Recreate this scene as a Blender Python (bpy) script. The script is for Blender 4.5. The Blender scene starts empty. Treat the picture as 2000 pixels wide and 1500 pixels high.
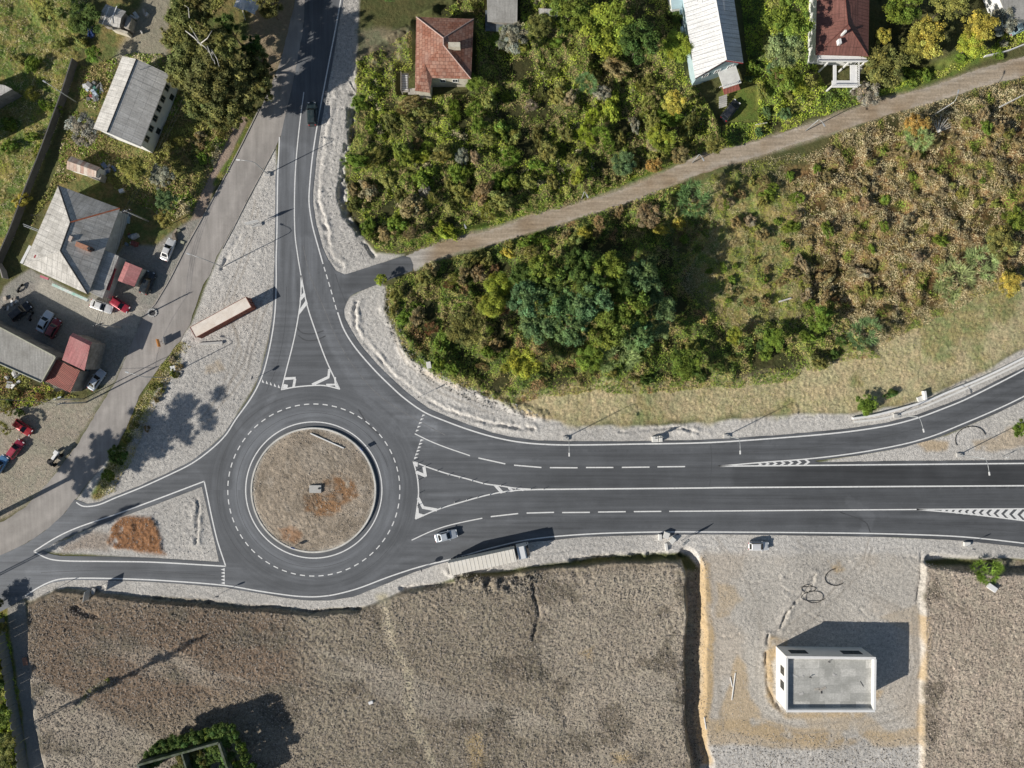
import bpy, math, random
import numpy as np
from mathutils import Vector, Matrix
from mathutils.geometry import delaunay_2d_cdt

R = math.radians
rng = np.random.default_rng(7)
random.seed(7)
scene = bpy.context.scene
col = scene.collection
H = 139.0            # flying height of the drone, metres
S = 0.1              # metres per photo pixel on the ground


def P(x, y, z=0.0):
    """photo pixel of a point that lies z metres above the ground -> plan position in metres"""
    k = (H - z) / H
    return ((x - 1000.0) * S * k, (750.0 - y) * S * k)


# ---------------------------------------------------------------- numpy noise
def _lat(seed):
    return np.random.default_rng(seed).random((256, 256))


def vnoise(x, y, wl, seed):
    t = _lat(seed)
    u = np.asarray(x) / wl + 1000.37
    v = np.asarray(y) / wl + 1000.91
    iu = np.floor(u).astype(np.int64); iv = np.floor(v).astype(np.int64)
    fu = u - iu; fv = v - iv
    fu = fu * fu * (3 - 2 * fu); fv = fv * fv * (3 - 2 * fv)
    a = t[iu % 256, iv % 256]; b = t[(iu + 1) % 256, iv % 256]
    c = t[iu % 256, (iv + 1) % 256]; d = t[(iu + 1) % 256, (iv + 1) % 256]
    return (a * (1 - fu) + b * fu) * (1 - fv) + (c * (1 - fu) + d * fu) * fv


def fbm(x, y, wl, seed, octv=4, gain=0.55):
    s = 0; a = 1; tot = 0
    for i in range(octv):
        s = s + a * vnoise(x, y, wl / (2.03 ** i), seed + 17 * i)
        tot += a; a *= gain
    return s / tot - 0.5


def sstep(a, b, x):
    t = np.clip((x - a) / (b - a), 0, 1)
    return t * t * (3 - 2 * t)


def seg_dist(px, py, pts, closed):
    """distance to a polyline; px,py arrays; pts in metres"""
    d2 = np.full(px.shape, 1e12)
    n = len(pts)
    for i in range(n if closed else n - 1):
        ax, ay = pts[i]; bx, by = pts[(i + 1) % n]
        dx, dy = bx - ax, by - ay
        L = dx * dx + dy * dy + 1e-12
        t = np.clip(((px - ax) * dx + (py - ay) * dy) / L, 0, 1)
        q = (px - ax - t * dx) ** 2 + (py - ay - t * dy) ** 2
        np.minimum(d2, q, out=d2)
    return np.sqrt(d2)


def inside(px, py, pts):
    r = np.zeros(px.shape, bool)
    n = len(pts)
    for i in range(n):
        ax, ay = pts[i]; bx, by = pts[(i + 1) % n]
        if ay == by:
            continue
        c = ((ay > py) != (by > py)) & (px < (bx - ax) * (py - ay) / (by - ay) + ax)
        r ^= c
    return r


def sdf(px, py, pts, margin=12.0):
    """signed distance (negative inside), computed only near the polygon"""
    out = np.full(px.shape, margin)
    xs = [p[0] for p in pts]; ys = [p[1] for p in pts]
    m = (px > min(xs) - margin) & (px < max(xs) + margin) & (py > min(ys) - margin) & (py < max(ys) + margin)
    if m.any():
        a = px[m]; b = py[m]
        d = np.minimum(seg_dist(a, b, pts, True), margin)
        out[m] = np.where(inside(a, b, pts), -d, d)
    return out


def pdist(px, py, pts, margin=10.0):
    out = np.full(px.shape, margin)
    xs = [p[0] for p in pts]; ys = [p[1] for p in pts]
    m = (px > min(xs) - margin) & (px < max(xs) + margin) & (py > min(ys) - margin) & (py < max(ys) + margin)
    if m.any():
        out[m] = np.minimum(seg_dist(px[m], py[m], pts, False), margin)
    return out


def W(pts):
    return [P(x, y) for x, y in pts]


def smooth_line(pts, step=0.6, closed=False):
    """Catmull-Rom through metre points, resampled"""
    n = len(pts); out = []
    rngi = range(n if closed else n - 1)
    for i in rngi:
        p1 = np.array(pts[i]); p2 = np.array(pts[(i + 1) % n])
        p0 = np.array(pts[(i - 1) % n]) if (closed or i > 0) else 2 * p1 - p2
        p3 = np.array(pts[(i + 2) % n]) if (closed or i < n - 2) else 2 * p2 - p1
        L = np.linalg.norm(p2 - p1)
        # centripetal style: tangents scaled to this chord
        t1 = (p2 - p0); t2 = (p3 - p1)
        t1 = t1 / (np.linalg.norm(t1) + 1e-9) * L; t2 = t2 / (np.linalg.norm(t2) + 1e-9) * L
        k = max(1, int(L / step))
        for j in range(k):
            t = j / k
            h00 = 2 * t ** 3 - 3 * t ** 2 + 1; h10 = t ** 3 - 2 * t ** 2 + t
            h01 = -2 * t ** 3 + 3 * t ** 2; h11 = t ** 3 - t ** 2
            q = h00 * p1 + h10 * t1 + h01 * p2 + h11 * t2
            out.append((float(q[0]), float(q[1])))
    if not closed:
        out.append((float(pts[-1][0]), float(pts[-1][1])))
    return out


# ---------------------------------------------------------------- tagging and mesh helpers
def tag(o, label=None, cat=None, group=None, kind=None):
    if label: o['label'] = label
    if cat: o['category'] = cat
    if group: o['group'] = group
    if kind: o['kind'] = kind
    return o


def empty(name, loc, rz=0.0, label=None, cat=None, group=None):
    o = bpy.data.objects.new(name, None)
    o.empty_display_size = 0.3
    col.objects.link(o)
    o.location = loc
    o.rotation_euler = (0, 0, rz)
    return tag(o, label, cat, group)


def link(name, me, mat=None, parent=None, color=None):
    o = bpy.data.objects.new(name, me)
    col.objects.link(o)
    if mat is not None and len(me.materials) == 0:
        me.materials.append(mat)
    if parent is not None:
        o.parent = parent
    if color is not None:
        o.color = (*color, 1)
    return o


def np_mesh(name, co, quads, smooth=False, cols=None, attrs=None):
    me = bpy.data.meshes.new(name)
    co = np.asarray(co, np.float32); quads = np.asarray(quads, np.int32)
    me.vertices.add(len(co)); me.vertices.foreach_set('co', co.ravel())
    k = quads.shape[1]
    me.loops.add(quads.size); me.loops.foreach_set('vertex_index', quads.ravel())
    me.polygons.add(len(quads))
    me.polygons.foreach_set('loop_start', np.arange(0, quads.size, k, dtype=np.int32))
    me.update(calc_edges=True)
    if smooth: me.shade_smooth()
    if attrs:
        for an, a in attrs.items():
            a = np.asarray(a, np.float32)
            at = me.attributes.new(an, 'FLOAT_COLOR', 'POINT')
            if a.shape[1] == 3:
                a = np.concatenate([a, np.ones((len(a), 1), np.float32)], 1)
            at.data.foreach_set('color', a.ravel())
    return me


class MB:
    """collects faces (with optional uv) and links them as one mesh"""
    def __init__(s):
        s.v = []; s.f = []; s.uv = []

    def poly(s, pts, uvs=None):
        b = len(s.v)
        s.v += [tuple(p) for p in pts]
        s.f.append(tuple(range(b, b + len(pts))))
        s.uv.append(uvs or [(p[0], p[1]) for p in pts])
        return s

    def box(s, c, d, rz=0.0, M=None):
        """centre c, full size d, optional z rotation"""
        hx, hy, hz = d[0] / 2, d[1] / 2, d[2] / 2
        cs, sn = math.cos(rz), math.sin(rz)
        vs = []
        for z in (-hz, hz):
            for x, y in ((-hx, -hy), (hx, -hy), (hx, hy), (-hx, hy)):
                p = Vector((c[0] + x * cs - y * sn, c[1] + x * sn + y * cs, c[2] + z))
                vs.append(tuple(M @ p) if M else tuple(p))
        for q in ((3, 2, 1, 0), (4, 5, 6, 7), (0, 1, 5, 4), (1, 2, 6, 5), (2, 3, 7, 6), (3, 0, 4, 7)):
            s.poly([vs[i] for i in q])
        return s

    def prism(s, pts, z0, z1, zt=None):
        """vertical prism over plan polygon pts (any winding)"""
        a = sum(pts[i][0] * pts[(i + 1) % len(pts)][1] - pts[(i + 1) % len(pts)][0] * pts[i][1] for i in range(len(pts)))
        if a < 0: pts = pts[::-1]
        n = len(pts)
        s.poly([(x, y, z1) for x, y in pts])
        s.poly([(x, y, z0) for x, y in reversed(pts)])
        for i in range(n):
            a, b = pts[i], pts[(i + 1) % n]
            L = math.hypot(b[0] - a[0], b[1] - a[1])
            s.poly([(*a, z0), (*b, z0), (*b, z1), (*a, z1)], [(0, z0), (L, z0), (L, z1), (0, z1)])
        return s

    def tube(s, pts, r, n=8, caps=True):
        pts = [Vector(p) for p in pts]
        rr = r if isinstance(r, (list, tuple)) else [r] * len(pts)
        rings = []
        up = Vector((0.013, 0.021, 1)).normalized()
        for i, p in enumerate(pts):
            a = pts[max(0, i - 1)]; b = pts[min(len(pts) - 1, i + 1)]
            t = (b - a).normalized()
            u = t.cross(up)
            if u.length < 0.05: u = t.cross(Vector((1, 0.02, 0)))
            u.normalize(); w = t.cross(u).normalized()
            if i and (u.dot(rings[-1][1]) < 0): pass
            ring = [tuple(p + (u * math.cos(2 * math.pi * k / n) + w * math.sin(2 * math.pi * k / n)) * rr[i]) for k in range(n)]
            rings.append((ring, u))
        for i in range(len(rings) - 1):
            A, B = rings[i][0], rings[i + 1][0]
            for k in range(n):
                s.poly([A[k], A[(k + 1) % n], B[(k + 1) % n], B[k]])
        if caps:
            s.poly(list(reversed(rings[0][0]))); s.poly(rings[-1][0])
        return s

    def cyl(s, c, r, h, n=16, r2=None, axis='z'):
        r2 = r if r2 is None else r2
        d = {'z': Vector((0, 0, 1)), 'y': Vector((0, 1, 0)), 'x': Vector((1, 0, 0))}[axis]
        c = Vector(c)
        return s.tube([c - d * h / 2, c + d * h / 2], [r, r2], n)

    def build(s, name, mat, parent=None, smooth=False, bevel=0, label=None, color=None, merge=True):
        me = s.mesh(name, smooth, merge)
        o = link(name, me, mat, parent, color)
        if bevel:
            m = o.modifiers.new('bevel', 'BEVEL'); m.width = bevel; m.segments = 2; m.limit_method = 'ANGLE'
        if label: o['label'] = label
        return o

    def mesh(s, name, smooth=False, merge=True):
        # merge identical verts
        if merge:
            key = {}; idx = []; vs = []
            for p in s.v:
                k = (round(p[0], 4), round(p[1], 4), round(p[2], 4))
                if k not in key: key[k] = len(vs); vs.append(p)
                idx.append(key[k])
        else:
            vs = s.v; idx = list(range(len(s.v)))
        fs = []; uvs = []
        for f, u in zip(s.f, s.uv):
            g = [idx[i] for i in f]
            if len(set(g)) == len(g):
                fs.append(g); uvs.append(u)
        me = bpy.data.meshes.new(name)
        me.from_pydata(vs, [], fs)
        lay = me.uv_layers.new(name='UVMap')
        flat = [c for u in uvs for p in u for c in p]
        if len(flat) == 2 * len(me.loops): lay.data.foreach_set('uv', flat)
        me.update()
        if smooth:
            me.shade_smooth()
        return me


def copy_tree(o, parent=None):
    c = o.copy(); col.objects.link(c); c.parent = parent
    for ch in list(o.children):
        copy_tree(ch, c)
    return c


# ---------------------------------------------------------------- materials
def newmat(name, rough=0.8, spec=0.3, metal=0.0):
    m = bpy.data.materials.new(name); m.use_nodes = True
    nt = m.node_tree; b = nt.nodes['Principled BSDF']
    b.inputs['Roughness'].default_value = rough
    b.inputs['Metallic'].default_value = metal
    b.inputs['Specular IOR Level'].default_value = spec
    return m, nt, b


def N(nt, t, **kw):
    n = nt.nodes.new(t)
    for k, v in kw.items():
        if k.startswith('i_'):
            n.inputs[k[2:].replace('_', ' ')].default_value = v
        else:
            setattr(n, k, v)
    return n


def mixc(nt, a, b, fac, mode='MIX'):
    n = nt.nodes.new('ShaderNodeMix'); n.data_type = 'RGBA'; n.blend_type = mode
    for sock, v in ((n.inputs[6], a), (n.inputs[7], b), (n.inputs[0], fac)):
        if hasattr(v, 'links') or isinstance(v, bpy.types.NodeSocket): nt.links.new(v, sock)
        elif isinstance(v, (tuple, list)): sock.default_value = (*v[:3], 1)
        else: sock.default_value = v
    return n.outputs[2]


def mth(nt, op, a, b=None, c=None, clamp=False):
    n = nt.nodes.new('ShaderNodeMath'); n.operation = op; n.use_clamp = clamp
    for i, v in enumerate((a, b, c)):
        if v is None: continue
        if isinstance(v, bpy.types.NodeSocket): nt.links.new(v, n.inputs[i])
        else: n.inputs[i].default_value = v
    return n.outputs[0]


def rng_map(nt, v, a, b, c, d):
    n = nt.nodes.new('ShaderNodeMapRange')
    n.inputs[1].default_value = a; n.inputs[2].default_value = b; n.inputs[3].default_value = c; n.inputs[4].default_value = d
    nt.links.new(v, n.inputs[0]); return n.outputs[0]


def noise(nt, vec, scale, detail=6, rough=0.6, dist=0.0):
    n = nt.nodes.new('ShaderNodeTexNoise')
    n.inputs['Scale'].default_value = scale; n.inputs['Detail'].default_value = detail
    n.inputs['Roughness'].default_value = rough; n.inputs['Distortion'].default_value = dist
    if vec is not None: nt.links.new(vec, n.inputs['Vector'])
    return n.outputs['Fac']


def grey(nt, v):
    n = nt.nodes.new('ShaderNodeCombineColor')
    for i in range(3): nt.links.new(v, n.inputs[i])
    return n.outputs[0]


def bump(nt, b, hgt, strength, dist):
    n = nt.nodes.new('ShaderNodeBump'); n.inputs['Strength'].default_value = strength; n.inputs['Distance'].default_value = dist
    nt.links.new(hgt, n.inputs['Height']); nt.links.new(n.outputs[0], b.inputs['Normal'])
    return n


def simple(name, c, rough=0.7, var=0.25, scale=1.5, metal=0.0, spec=0.3, bmp=0.0, c2=None):
    """weathered paint / plaster / concrete: colour broken by two scales of noise"""
    m, nt, b = newmat(name, rough, spec, metal)
    tc = N(nt, 'ShaderNodeTexCoord').outputs['Object']
    n1 = noise(nt, tc, scale, 8, 0.65); n2 = noise(nt, tc, scale * 7, 4, 0.6)
    f = mth(nt, 'ADD', rng_map(nt, n1, 0.3, 0.7, -var, var), rng_map(nt, n2, 0.3, 0.7, 1 - var / 2, 1 + var / 2))
    base = c
    if c2 is not None:
        base = mixc(nt, c, c2, rng_map(nt, noise(nt, tc, scale * 0.6, 6, 0.7), 0.42, 0.6, 0, 1))
    nt.links.new(mixc(nt, base, grey(nt, f), 1.0, 'MULTIPLY'), b.inputs['Base Color'])
    if bmp: bump(nt, b, n2, bmp, 0.03)
    return m


def objcol(name, rough=0.35, metal=0.0, coat=0.6, var=0.08):
    m, nt, b = newmat(name, rough, 0.5, metal)
    b.inputs['Coat Weight'].default_value = coat; b.inputs['Coat Roughness'].default_value = 0.08
    oi = N(nt, 'ShaderNodeObjectInfo')
    tc = N(nt, 'ShaderNodeTexCoord').outputs['Object']
    f = rng_map(nt, noise(nt, tc, 2.5, 6, 0.7), 0.3, 0.7, 1 - var, 1 + var)
    dust = mixc(nt, oi.outputs['Color'], (0.35, 0.32, 0.28), rng_map(nt, noise(nt, tc, 1.3, 5, 0.6), 0.45, 0.8, 0.0, 0.22))
    nt.links.new(mixc(nt, dust, grey(nt, f), 1.0, 'MULTIPLY'), b.inputs['Base Color'])
    return m


def roofmat(name, c1, c2, corr=0.2, pw=1.0, ph=1.8, seam=0.4, rough=0.75, metal=0.0, stain=(0.1, 0.09, 0.08), stainf=0.4, cb=0.5, offs=0.0, streak=.22):
    """corrugated / tiled / seamed sheet roof on metre UVs: u along the eave, v up the slope"""
    m, nt, b = newmat(name, rough, 0.3, metal)
    uv = N(nt, 'ShaderNodeTexCoord').outputs['UV']
    bt = nt.nodes.new('ShaderNodeTexBrick'); nt.links.new(uv, bt.inputs['Vector'])
    bt.inputs['Scale'].default_value = 1.0; bt.inputs['Brick Width'].default_value = pw; bt.inputs['Row Height'].default_value = ph
    bt.inputs['Mortar Size'].default_value = 0.035; bt.inputs['Mortar Smooth'].default_value = 0.4; bt.offset = offs
    bt.inputs['Color1'].default_value = (*c1, 1); bt.inputs['Color2'].default_value = (*c2, 1)
    bt.inputs['Mortar'].default_value = tuple([(c1[i] * (1 - seam)) for i in range(3)]) + (1,)
    bt.inputs['Bias'].default_value = -0.1
    n1 = noise(nt, uv, 0.35, 8, 0.7); n2 = noise(nt, uv, 3.0, 5, 0.7)
    mp = nt.nodes.new('ShaderNodeMapping'); mp.inputs['Scale'].default_value = (3.0, 0.25, 1); nt.links.new(uv, mp.inputs['Vector'])
    n3 = noise(nt, mp.outputs[0], 1.0, 5, 0.6)
    f = mth(nt, 'MULTIPLY', rng_map(nt, n2, 0.3, 0.7, 0.8, 1.2), rng_map(nt, n3, 0.3, 0.7, 1 - streak, 1 + streak))
    c = mixc(nt, bt.outputs['Color'], grey(nt, f), 1.0, 'MULTIPLY')
    c = mixc(nt, c, stain, rng_map(nt, n1, 0.45, 0.7, 0, stainf))
    nt.links.new(c, b.inputs['Base Color'])
    wv = nt.nodes.new('ShaderNodeTexWave'); wv.inputs['Scale'].default_value = 0.314 / max(corr, 0.02) ; wv.bands_direction = 'X'
    nt.links.new(uv, wv.inputs['Vector'])
    h = mth(nt, 'ADD', mth(nt, 'MULTIPLY', wv.outputs['Fac'], cb), mth(nt, 'MULTIPLY', bt.outputs['Fac'], -0.5 if cb else -0.1))
    bump(nt, b, h, 0.6, 0.05)
    return m


def leafmat(name, trans=0.25):
    m = bpy.data.materials.new(name); m.use_nodes = True; nt = m.node_tree
    b = nt.nodes['Principled BSDF']; b.inputs['Roughness'].default_value = 0.7; b.inputs['Specular IOR Level'].default_value = 0.1
    at = N(nt, 'ShaderNodeAttribute', attribute_name='tone')
    oi = N(nt, 'ShaderNodeObjectInfo')
    geo = N(nt, 'ShaderNodeNewGeometry').outputs['Position']
    nn = rng_map(nt, noise(nt, geo, 0.5, 4, 0.6), 0.3, 0.7, 0.75, 1.3)
    c = mixc(nt, at.outputs['Color'], oi.outputs['Color'], 1.0, 'MULTIPLY')
    c = mixc(nt, c, grey(nt, nn), 1.0, 'MULTIPLY')
    nt.links.new(c, b.inputs['Base Color'])
    tr = nt.nodes.new('ShaderNodeBsdfTranslucent'); nt.links.new(c, tr.inputs['Color'])
    mx = nt.nodes.new('ShaderNodeMixShader'); mx.inputs[0].default_value = trans
    nt.links.new(b.outputs[0], mx.inputs[1]); nt.links.new(tr.outputs[0], mx.inputs[2])
    nt.links.new(mx.outputs[0], nt.nodes['Material Output'].inputs['Surface'])
    return m
# ================================================================= plan data (photo pixels on the ground)
CX, CY = P(613, 957)
L1 = [(546,268),(542.5,345),(541,450),(539.5,505),(539.5,553),(536.5,616),(529,667),(515.5,724),(502,757),(487,782.5),(460,820),(440.5,850),(412.5,877.5),(375,905),(325,930),(275,952.5),(225,972.5),(195,985),(175,989),(160,988),(149,981)]
L3a = [(672,-60),(665.5,0),(640,135),(622,231),(610,309),(604,375),(604,400),(610,439),(622,484),(631,515.5)]
L3d = [(631,515.5),(645,562),(658,607)]
L3b = [(659.5,610),(671.5,643),(694,679),(730,721),(760,751),(790,778),(829,805),(870,822.5),(915,839),(960,852.5),(1005,862),(1050,867),(1110,869),(1230,867.5),(1380,864.5),(1520,855.5),(1640,845),(1730,832),(1790,817),(1850,795),(1886,780),(1947,750),(2000,722),(2100,663)]
L2 = [(593.5,180),(586,237),(578.5,312),(575.5,375),(576,454),(581.5,499),(588,538)]
SPL_T = [(588,538),(587.5,580),(583,616),(574,664),(559,724),(550,760),(580,755.5),(622,752.5),(640,754),(663.5,760),(637,703),(616,646),(599.5,595),(588,538)]
L4 = [(1035,956),(1380,953),(1400,952.5),(2000,948.6),(2110,948)]
SPN = [(807,901),(834,912),(870,924),(915,936),(948,945),(975,948.5),(1008,953.5),(1050,956)]
SPS = [(811.5,1013.6),(855,995),(900,981),(960,965),(1005,958),(1050,956)]
SPW = [(807,901),(814.5,929),(817.5,959),(816,980),(811.5,1013.6)]
L5 = [(810,847),(840,861.5),(870,873.5),(918,890)]
L6 = [(1403,910.5),(2000,905),(2110,904)]
L7 = [(1403,910.5),(1490,903),(1580,896),(1670,885),(1760,868.5),(1820,852),(1880,828),(1940,802.5),(1988,780),(2100,722)]
L8 = [(804,1055),(840,1038.5),(870,1028),(900,1020.5),(942,1012)]
L8b = [(1307,998.6),(1400,998),(1790,995),(2000,993.6),(2110,993)]
L8c = [(1790,995),(1880,1002.6),(2000,1017),(2110,1032)]
L9 = [(49.5,1164),(75,1147.5),(105,1134),(135,1129.5),(240,1130.4),(330,1134.6),(441,1143.6),(510,1155),(570,1163.4),(600,1165.5),(625,1165),(655,1161),(700,1149),(760,1126.5),(820,1107),(885,1091),(960,1070),(1035,1053.5),(1140,1043.6),(1260,1039.4),(1380,1039),(1640,1041),(1760,1043.4),(1880,1048.5),(2000,1061),(2110,1075)]
TRI = [(399,940),(423,1050),(441,1106),(300,1098),(210,1096.5),(120,1095),(93,1090.5),(66,1077),(109.5,1050),(150,1031),(225,1005),(300,977.5)]
NEW = [(600,-60),(592,60),(575,150),(549,262),(538,345),(536,500),(532,616),(524,667),(510,724),(498,757),(483,782),(456,819),(437,848),(409,874),(372,901),(322,926),(273,948),(223,968),(193,981),(170,984),(145,975),(128,1000),(95,1032),(50,1062),(0,1085),(-60,1105),(-120,1200),(0,1195),(46,1170),(72,1151),(103,1138),(135,1133),(240,1134),(330,1139),(441,1148),(510,1160),(560,1168),(600,1173),(640,1173),(690,1166),(720,1154),(760,1138),(800,1121),(860,1101),(960,1075),(1040,1059),(1140,1049),(1260,1045),(1400,1044),(1640,1047),(1760,1050),(1880,1056),(2000,1069),(2110,1083),(2110,898),(2000,898.5),(1750,900.5),(1600,903),(1590,900),(1680,889),(1765,874),(1825,857),(1885,834),(1945,808),(1992,785),(2100,728),
       (2100,656),(2000,717),(1945,744),(1884,775),(1848,789),(1788,811),(1729,826),(1640,839),(1520,850),(1380,859),(1230,862),(1110,862),(1050,860.5),(1005,855),(962,845.5),(918,831),(873,814),(835,797),(797,769),(768,743),(738,714),(703,673),(682,640),(672,620),(671,605),(676,592),(683.5,578.5),(697,571.5),(733,557.5),(805,529),(807,518),(801,503),(788,500),(690,531),(672,536.5),(655,528),(640,507),(629,482),(617,438),(611,400),(611,375),(617,310),(629,232),(647,136),(670,0),(680,-60)]
TRI_IN = [(394,951),(418,1054),(428,1098),(300,1090),(215,1087),(120,1086),(98,1082),(84,1075),(112,1058),(153,1040),(228,1013),(303,986)]
OLD = [(600,-60),(592,60),(575,150),(549,262),(536,291),(514,330),(481,392),(457,440),(424,500),(412,532),(397,557),(385,590),(370,635),(350,668),(332,690),(312,717),(275,767),(250,830),(225,880),(170,945),(146,977),(128,1000),(95,1032),(50,1062),(0,1085),(-120,1125),(-120,1060),(8,1018),(50,990),(100,935),(150,870),(195,795),(225,747),(262,660),(285,610),(305,592),(332,545),(365,480),(397,422),(400,418),(460,309),(508,213),(530,165),(548,120),(560,70),(572,20),(588,-60)]
DIRT_N = [(792,500),(870,470),(950,452),(1050,418),(1150,391),(1250,358),(1330,320),(1395,288),(1410,292),(1480,275),(1560,249),(1640,222),(1740,190),(1830,165),(1900,139),(2000,110),(2120,78)]
DIRT_S = [(2120,118),(2000,150),(1900,175),(1830,198),(1740,222),(1640,254),(1560,279),(1480,305),(1400,330),(1330,352),(1250,388),(1150,419),(1050,449),(950,479),(870,499),(810,530)]

NEWw = W(NEW); OLDw = W(OLD); TRIw = W(TRI_IN)
DIRTw = smooth_line(W(DIRT_N), 1.0) + smooth_line(W(DIRT_S), 1.0)
SMOOTH_NEW = smooth_line(NEWw, 1.2, closed=True)

# ================================================================= terrain grid
xs = np.arange(-112, 112.001, 0.2); ys = np.arange(-86, 86.001, 0.2)
ext = [1, 2.5, 5, 9, 15, 24, 38, 60, 95, 150, 240, 380, 600]
xs = np.concatenate([[-112 - e for e in reversed(ext)], xs, [112 + e for e in ext]])
ys = np.concatenate([[-86 - e for e in reversed(ext)], ys, [86 + e for e in ext]])
X, Y = np.meshgrid(xs, ys, indexing='ij')
wx = fbm(X, Y, 5, 11, 4) * 2.4; wy = fbm(X, Y, 5, 29, 4) * 2.4       # warp for ragged region edges
XW, YW = X + wx, Y + wy


def reg(pts, soft=0.5, warp=True, amt=1.0):
    a, b = (X + wx * amt, Y + wy * amt) if warp else (X, Y)
    return sstep(soft, -soft, sdf(a, b, W(pts)))


def line(pts, hw, soft=0.4, warp=0.35):
    d = pdist(X + wx * warp, Y + wy * warp, W(pts))
    return sstep(hw + soft, hw - soft, d)


d_new = sdf(X, Y, NEWw); d_tri = sdf(X, Y, TRIw)
d_new = np.maximum(d_new, -d_tri)          # the triangular island is not road
d_old = sdf(X, Y, OLDw); d_dirt = sdf(X, Y, DIRTw)
d_road = np.minimum(np.minimum(d_new, d_old), d_dirt)

n_big = fbm(X, Y, 22, 3, 4); n_mid = fbm(X, Y, 5, 5, 4); n_sml = fbm(X, Y, 1.4, 8, 3); n_fine = fbm(X, Y, 0.6, 9, 2)

C = np.zeros(X.shape + (3,)); C[:] = (0.10, 0.10, 0.045)
MX = np.zeros(X.shape + (3,)); MX[:] = (0.5, 0.0, 0.3)      # grain contrast, pale stones, green/brown mottling
Z = 0.12 * n_mid
AMP = np.full(X.shape, 0.10)


def paint(mask, c, mx, amp):
    global C, MX, AMP
    m = mask[..., None]
    C = C * (1 - m) + np.array(c) * m
    MX = MX * (1 - m) + np.array(mx) * m
    AMP = AMP * (1 - mask) + amp * mask


# ---- regions
GR = (0.455, 0.435, 0.41)
SCRUB = (0.085, 0.09, 0.035)
left_grass = reg([(-300,-300),(152,-300),(152,130),(100,290),(40,420),(0,520),(-300,560)], 0.6)
paint(left_grass, (0.21, 0.20, 0.09), (0.8, 0.05, 1.0), 0.18)
paint(reg([(150,120),(190,40),(240,-80),(560,-80),(545,130),(500,215),(440,330),(360,440),(250,520),(40,520),(100,380)], 0.6), (0.17, 0.15, 0.075), (0.8, 0.15, 0.8), 0.1)
paint(reg([(215,120),(250,60),(300,-60),(330,-60),(330,120),(290,135)], 0.9), (0.30, 0.27, 0.21), (0.5, 0.5, 0.1), 0.05)
paint(reg([(500,-60),(600,-60),(560,110),(530,170),(480,120),(490,40)], 0.9), (0.30, 0.24, 0.17), (0.5, 0.4, 0.2), 0.05)
paint(line([(470,235),(440,300),(405,370),(385,425),(335,520),(300,590)], 1.1, 0.4), (0.30, 0.23, 0.19), (0.4, 0.2, 0.1), 0.02)
paint(line([(485,240),(455,300),(420,360)], 0.35, 0.3), (0.18, 0.18, 0.06), (0.6, 0.0, 0.8), 0.05)
# the yard of the workshop, car park, lower lot
paint(reg([(10,560),(60,525),(170,585),(240,480),(300,480),(370,430),(395,425),(330,548),(303,592),(262,660),(225,750),(110,770),(0,700),(-60,700)], 0.4, amt=.4), (0.26, 0.245, 0.225), (0.55, 0.15, 0.1), 0.02)
paint(reg([(80,548),(175,588),(280,600),(262,660),(190,640),(100,600),(60,575)], 0.6, amt=.5), (0.37, 0.345, 0.30), (0.5, 0.2, 0.0), 0.02)
paint(reg([(-300,700),(40,740),(160,790),(230,745),(196,795),(150,870),(100,935),(50,990),(0,1015),(-300,1100)], 0.8), (0.315, 0.28, 0.235), (0.7, 0.5, 0.15), 0.035)
paint(reg([(-60,690),(60,720),(110,760),(70,790),(-60,800)], 0.8), (0.09, 0.09, 0.05), (0.8, 0.2, 0.7), 0.12)
paint(reg([(-300,1130),(-20,1150),(20,1190),(60,1300),(110,1600),(-300,1600)], 0.6), (0.17, 0.17, 0.06), (0.8, 0.0, 0.9), 0.12)
path_m = reg([(15,1185),(50,1170),(60,1260),(80,1390),(110,1600),(62,1600),(45,1400),(20,1240)], 0.3, amt=.4)
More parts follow.
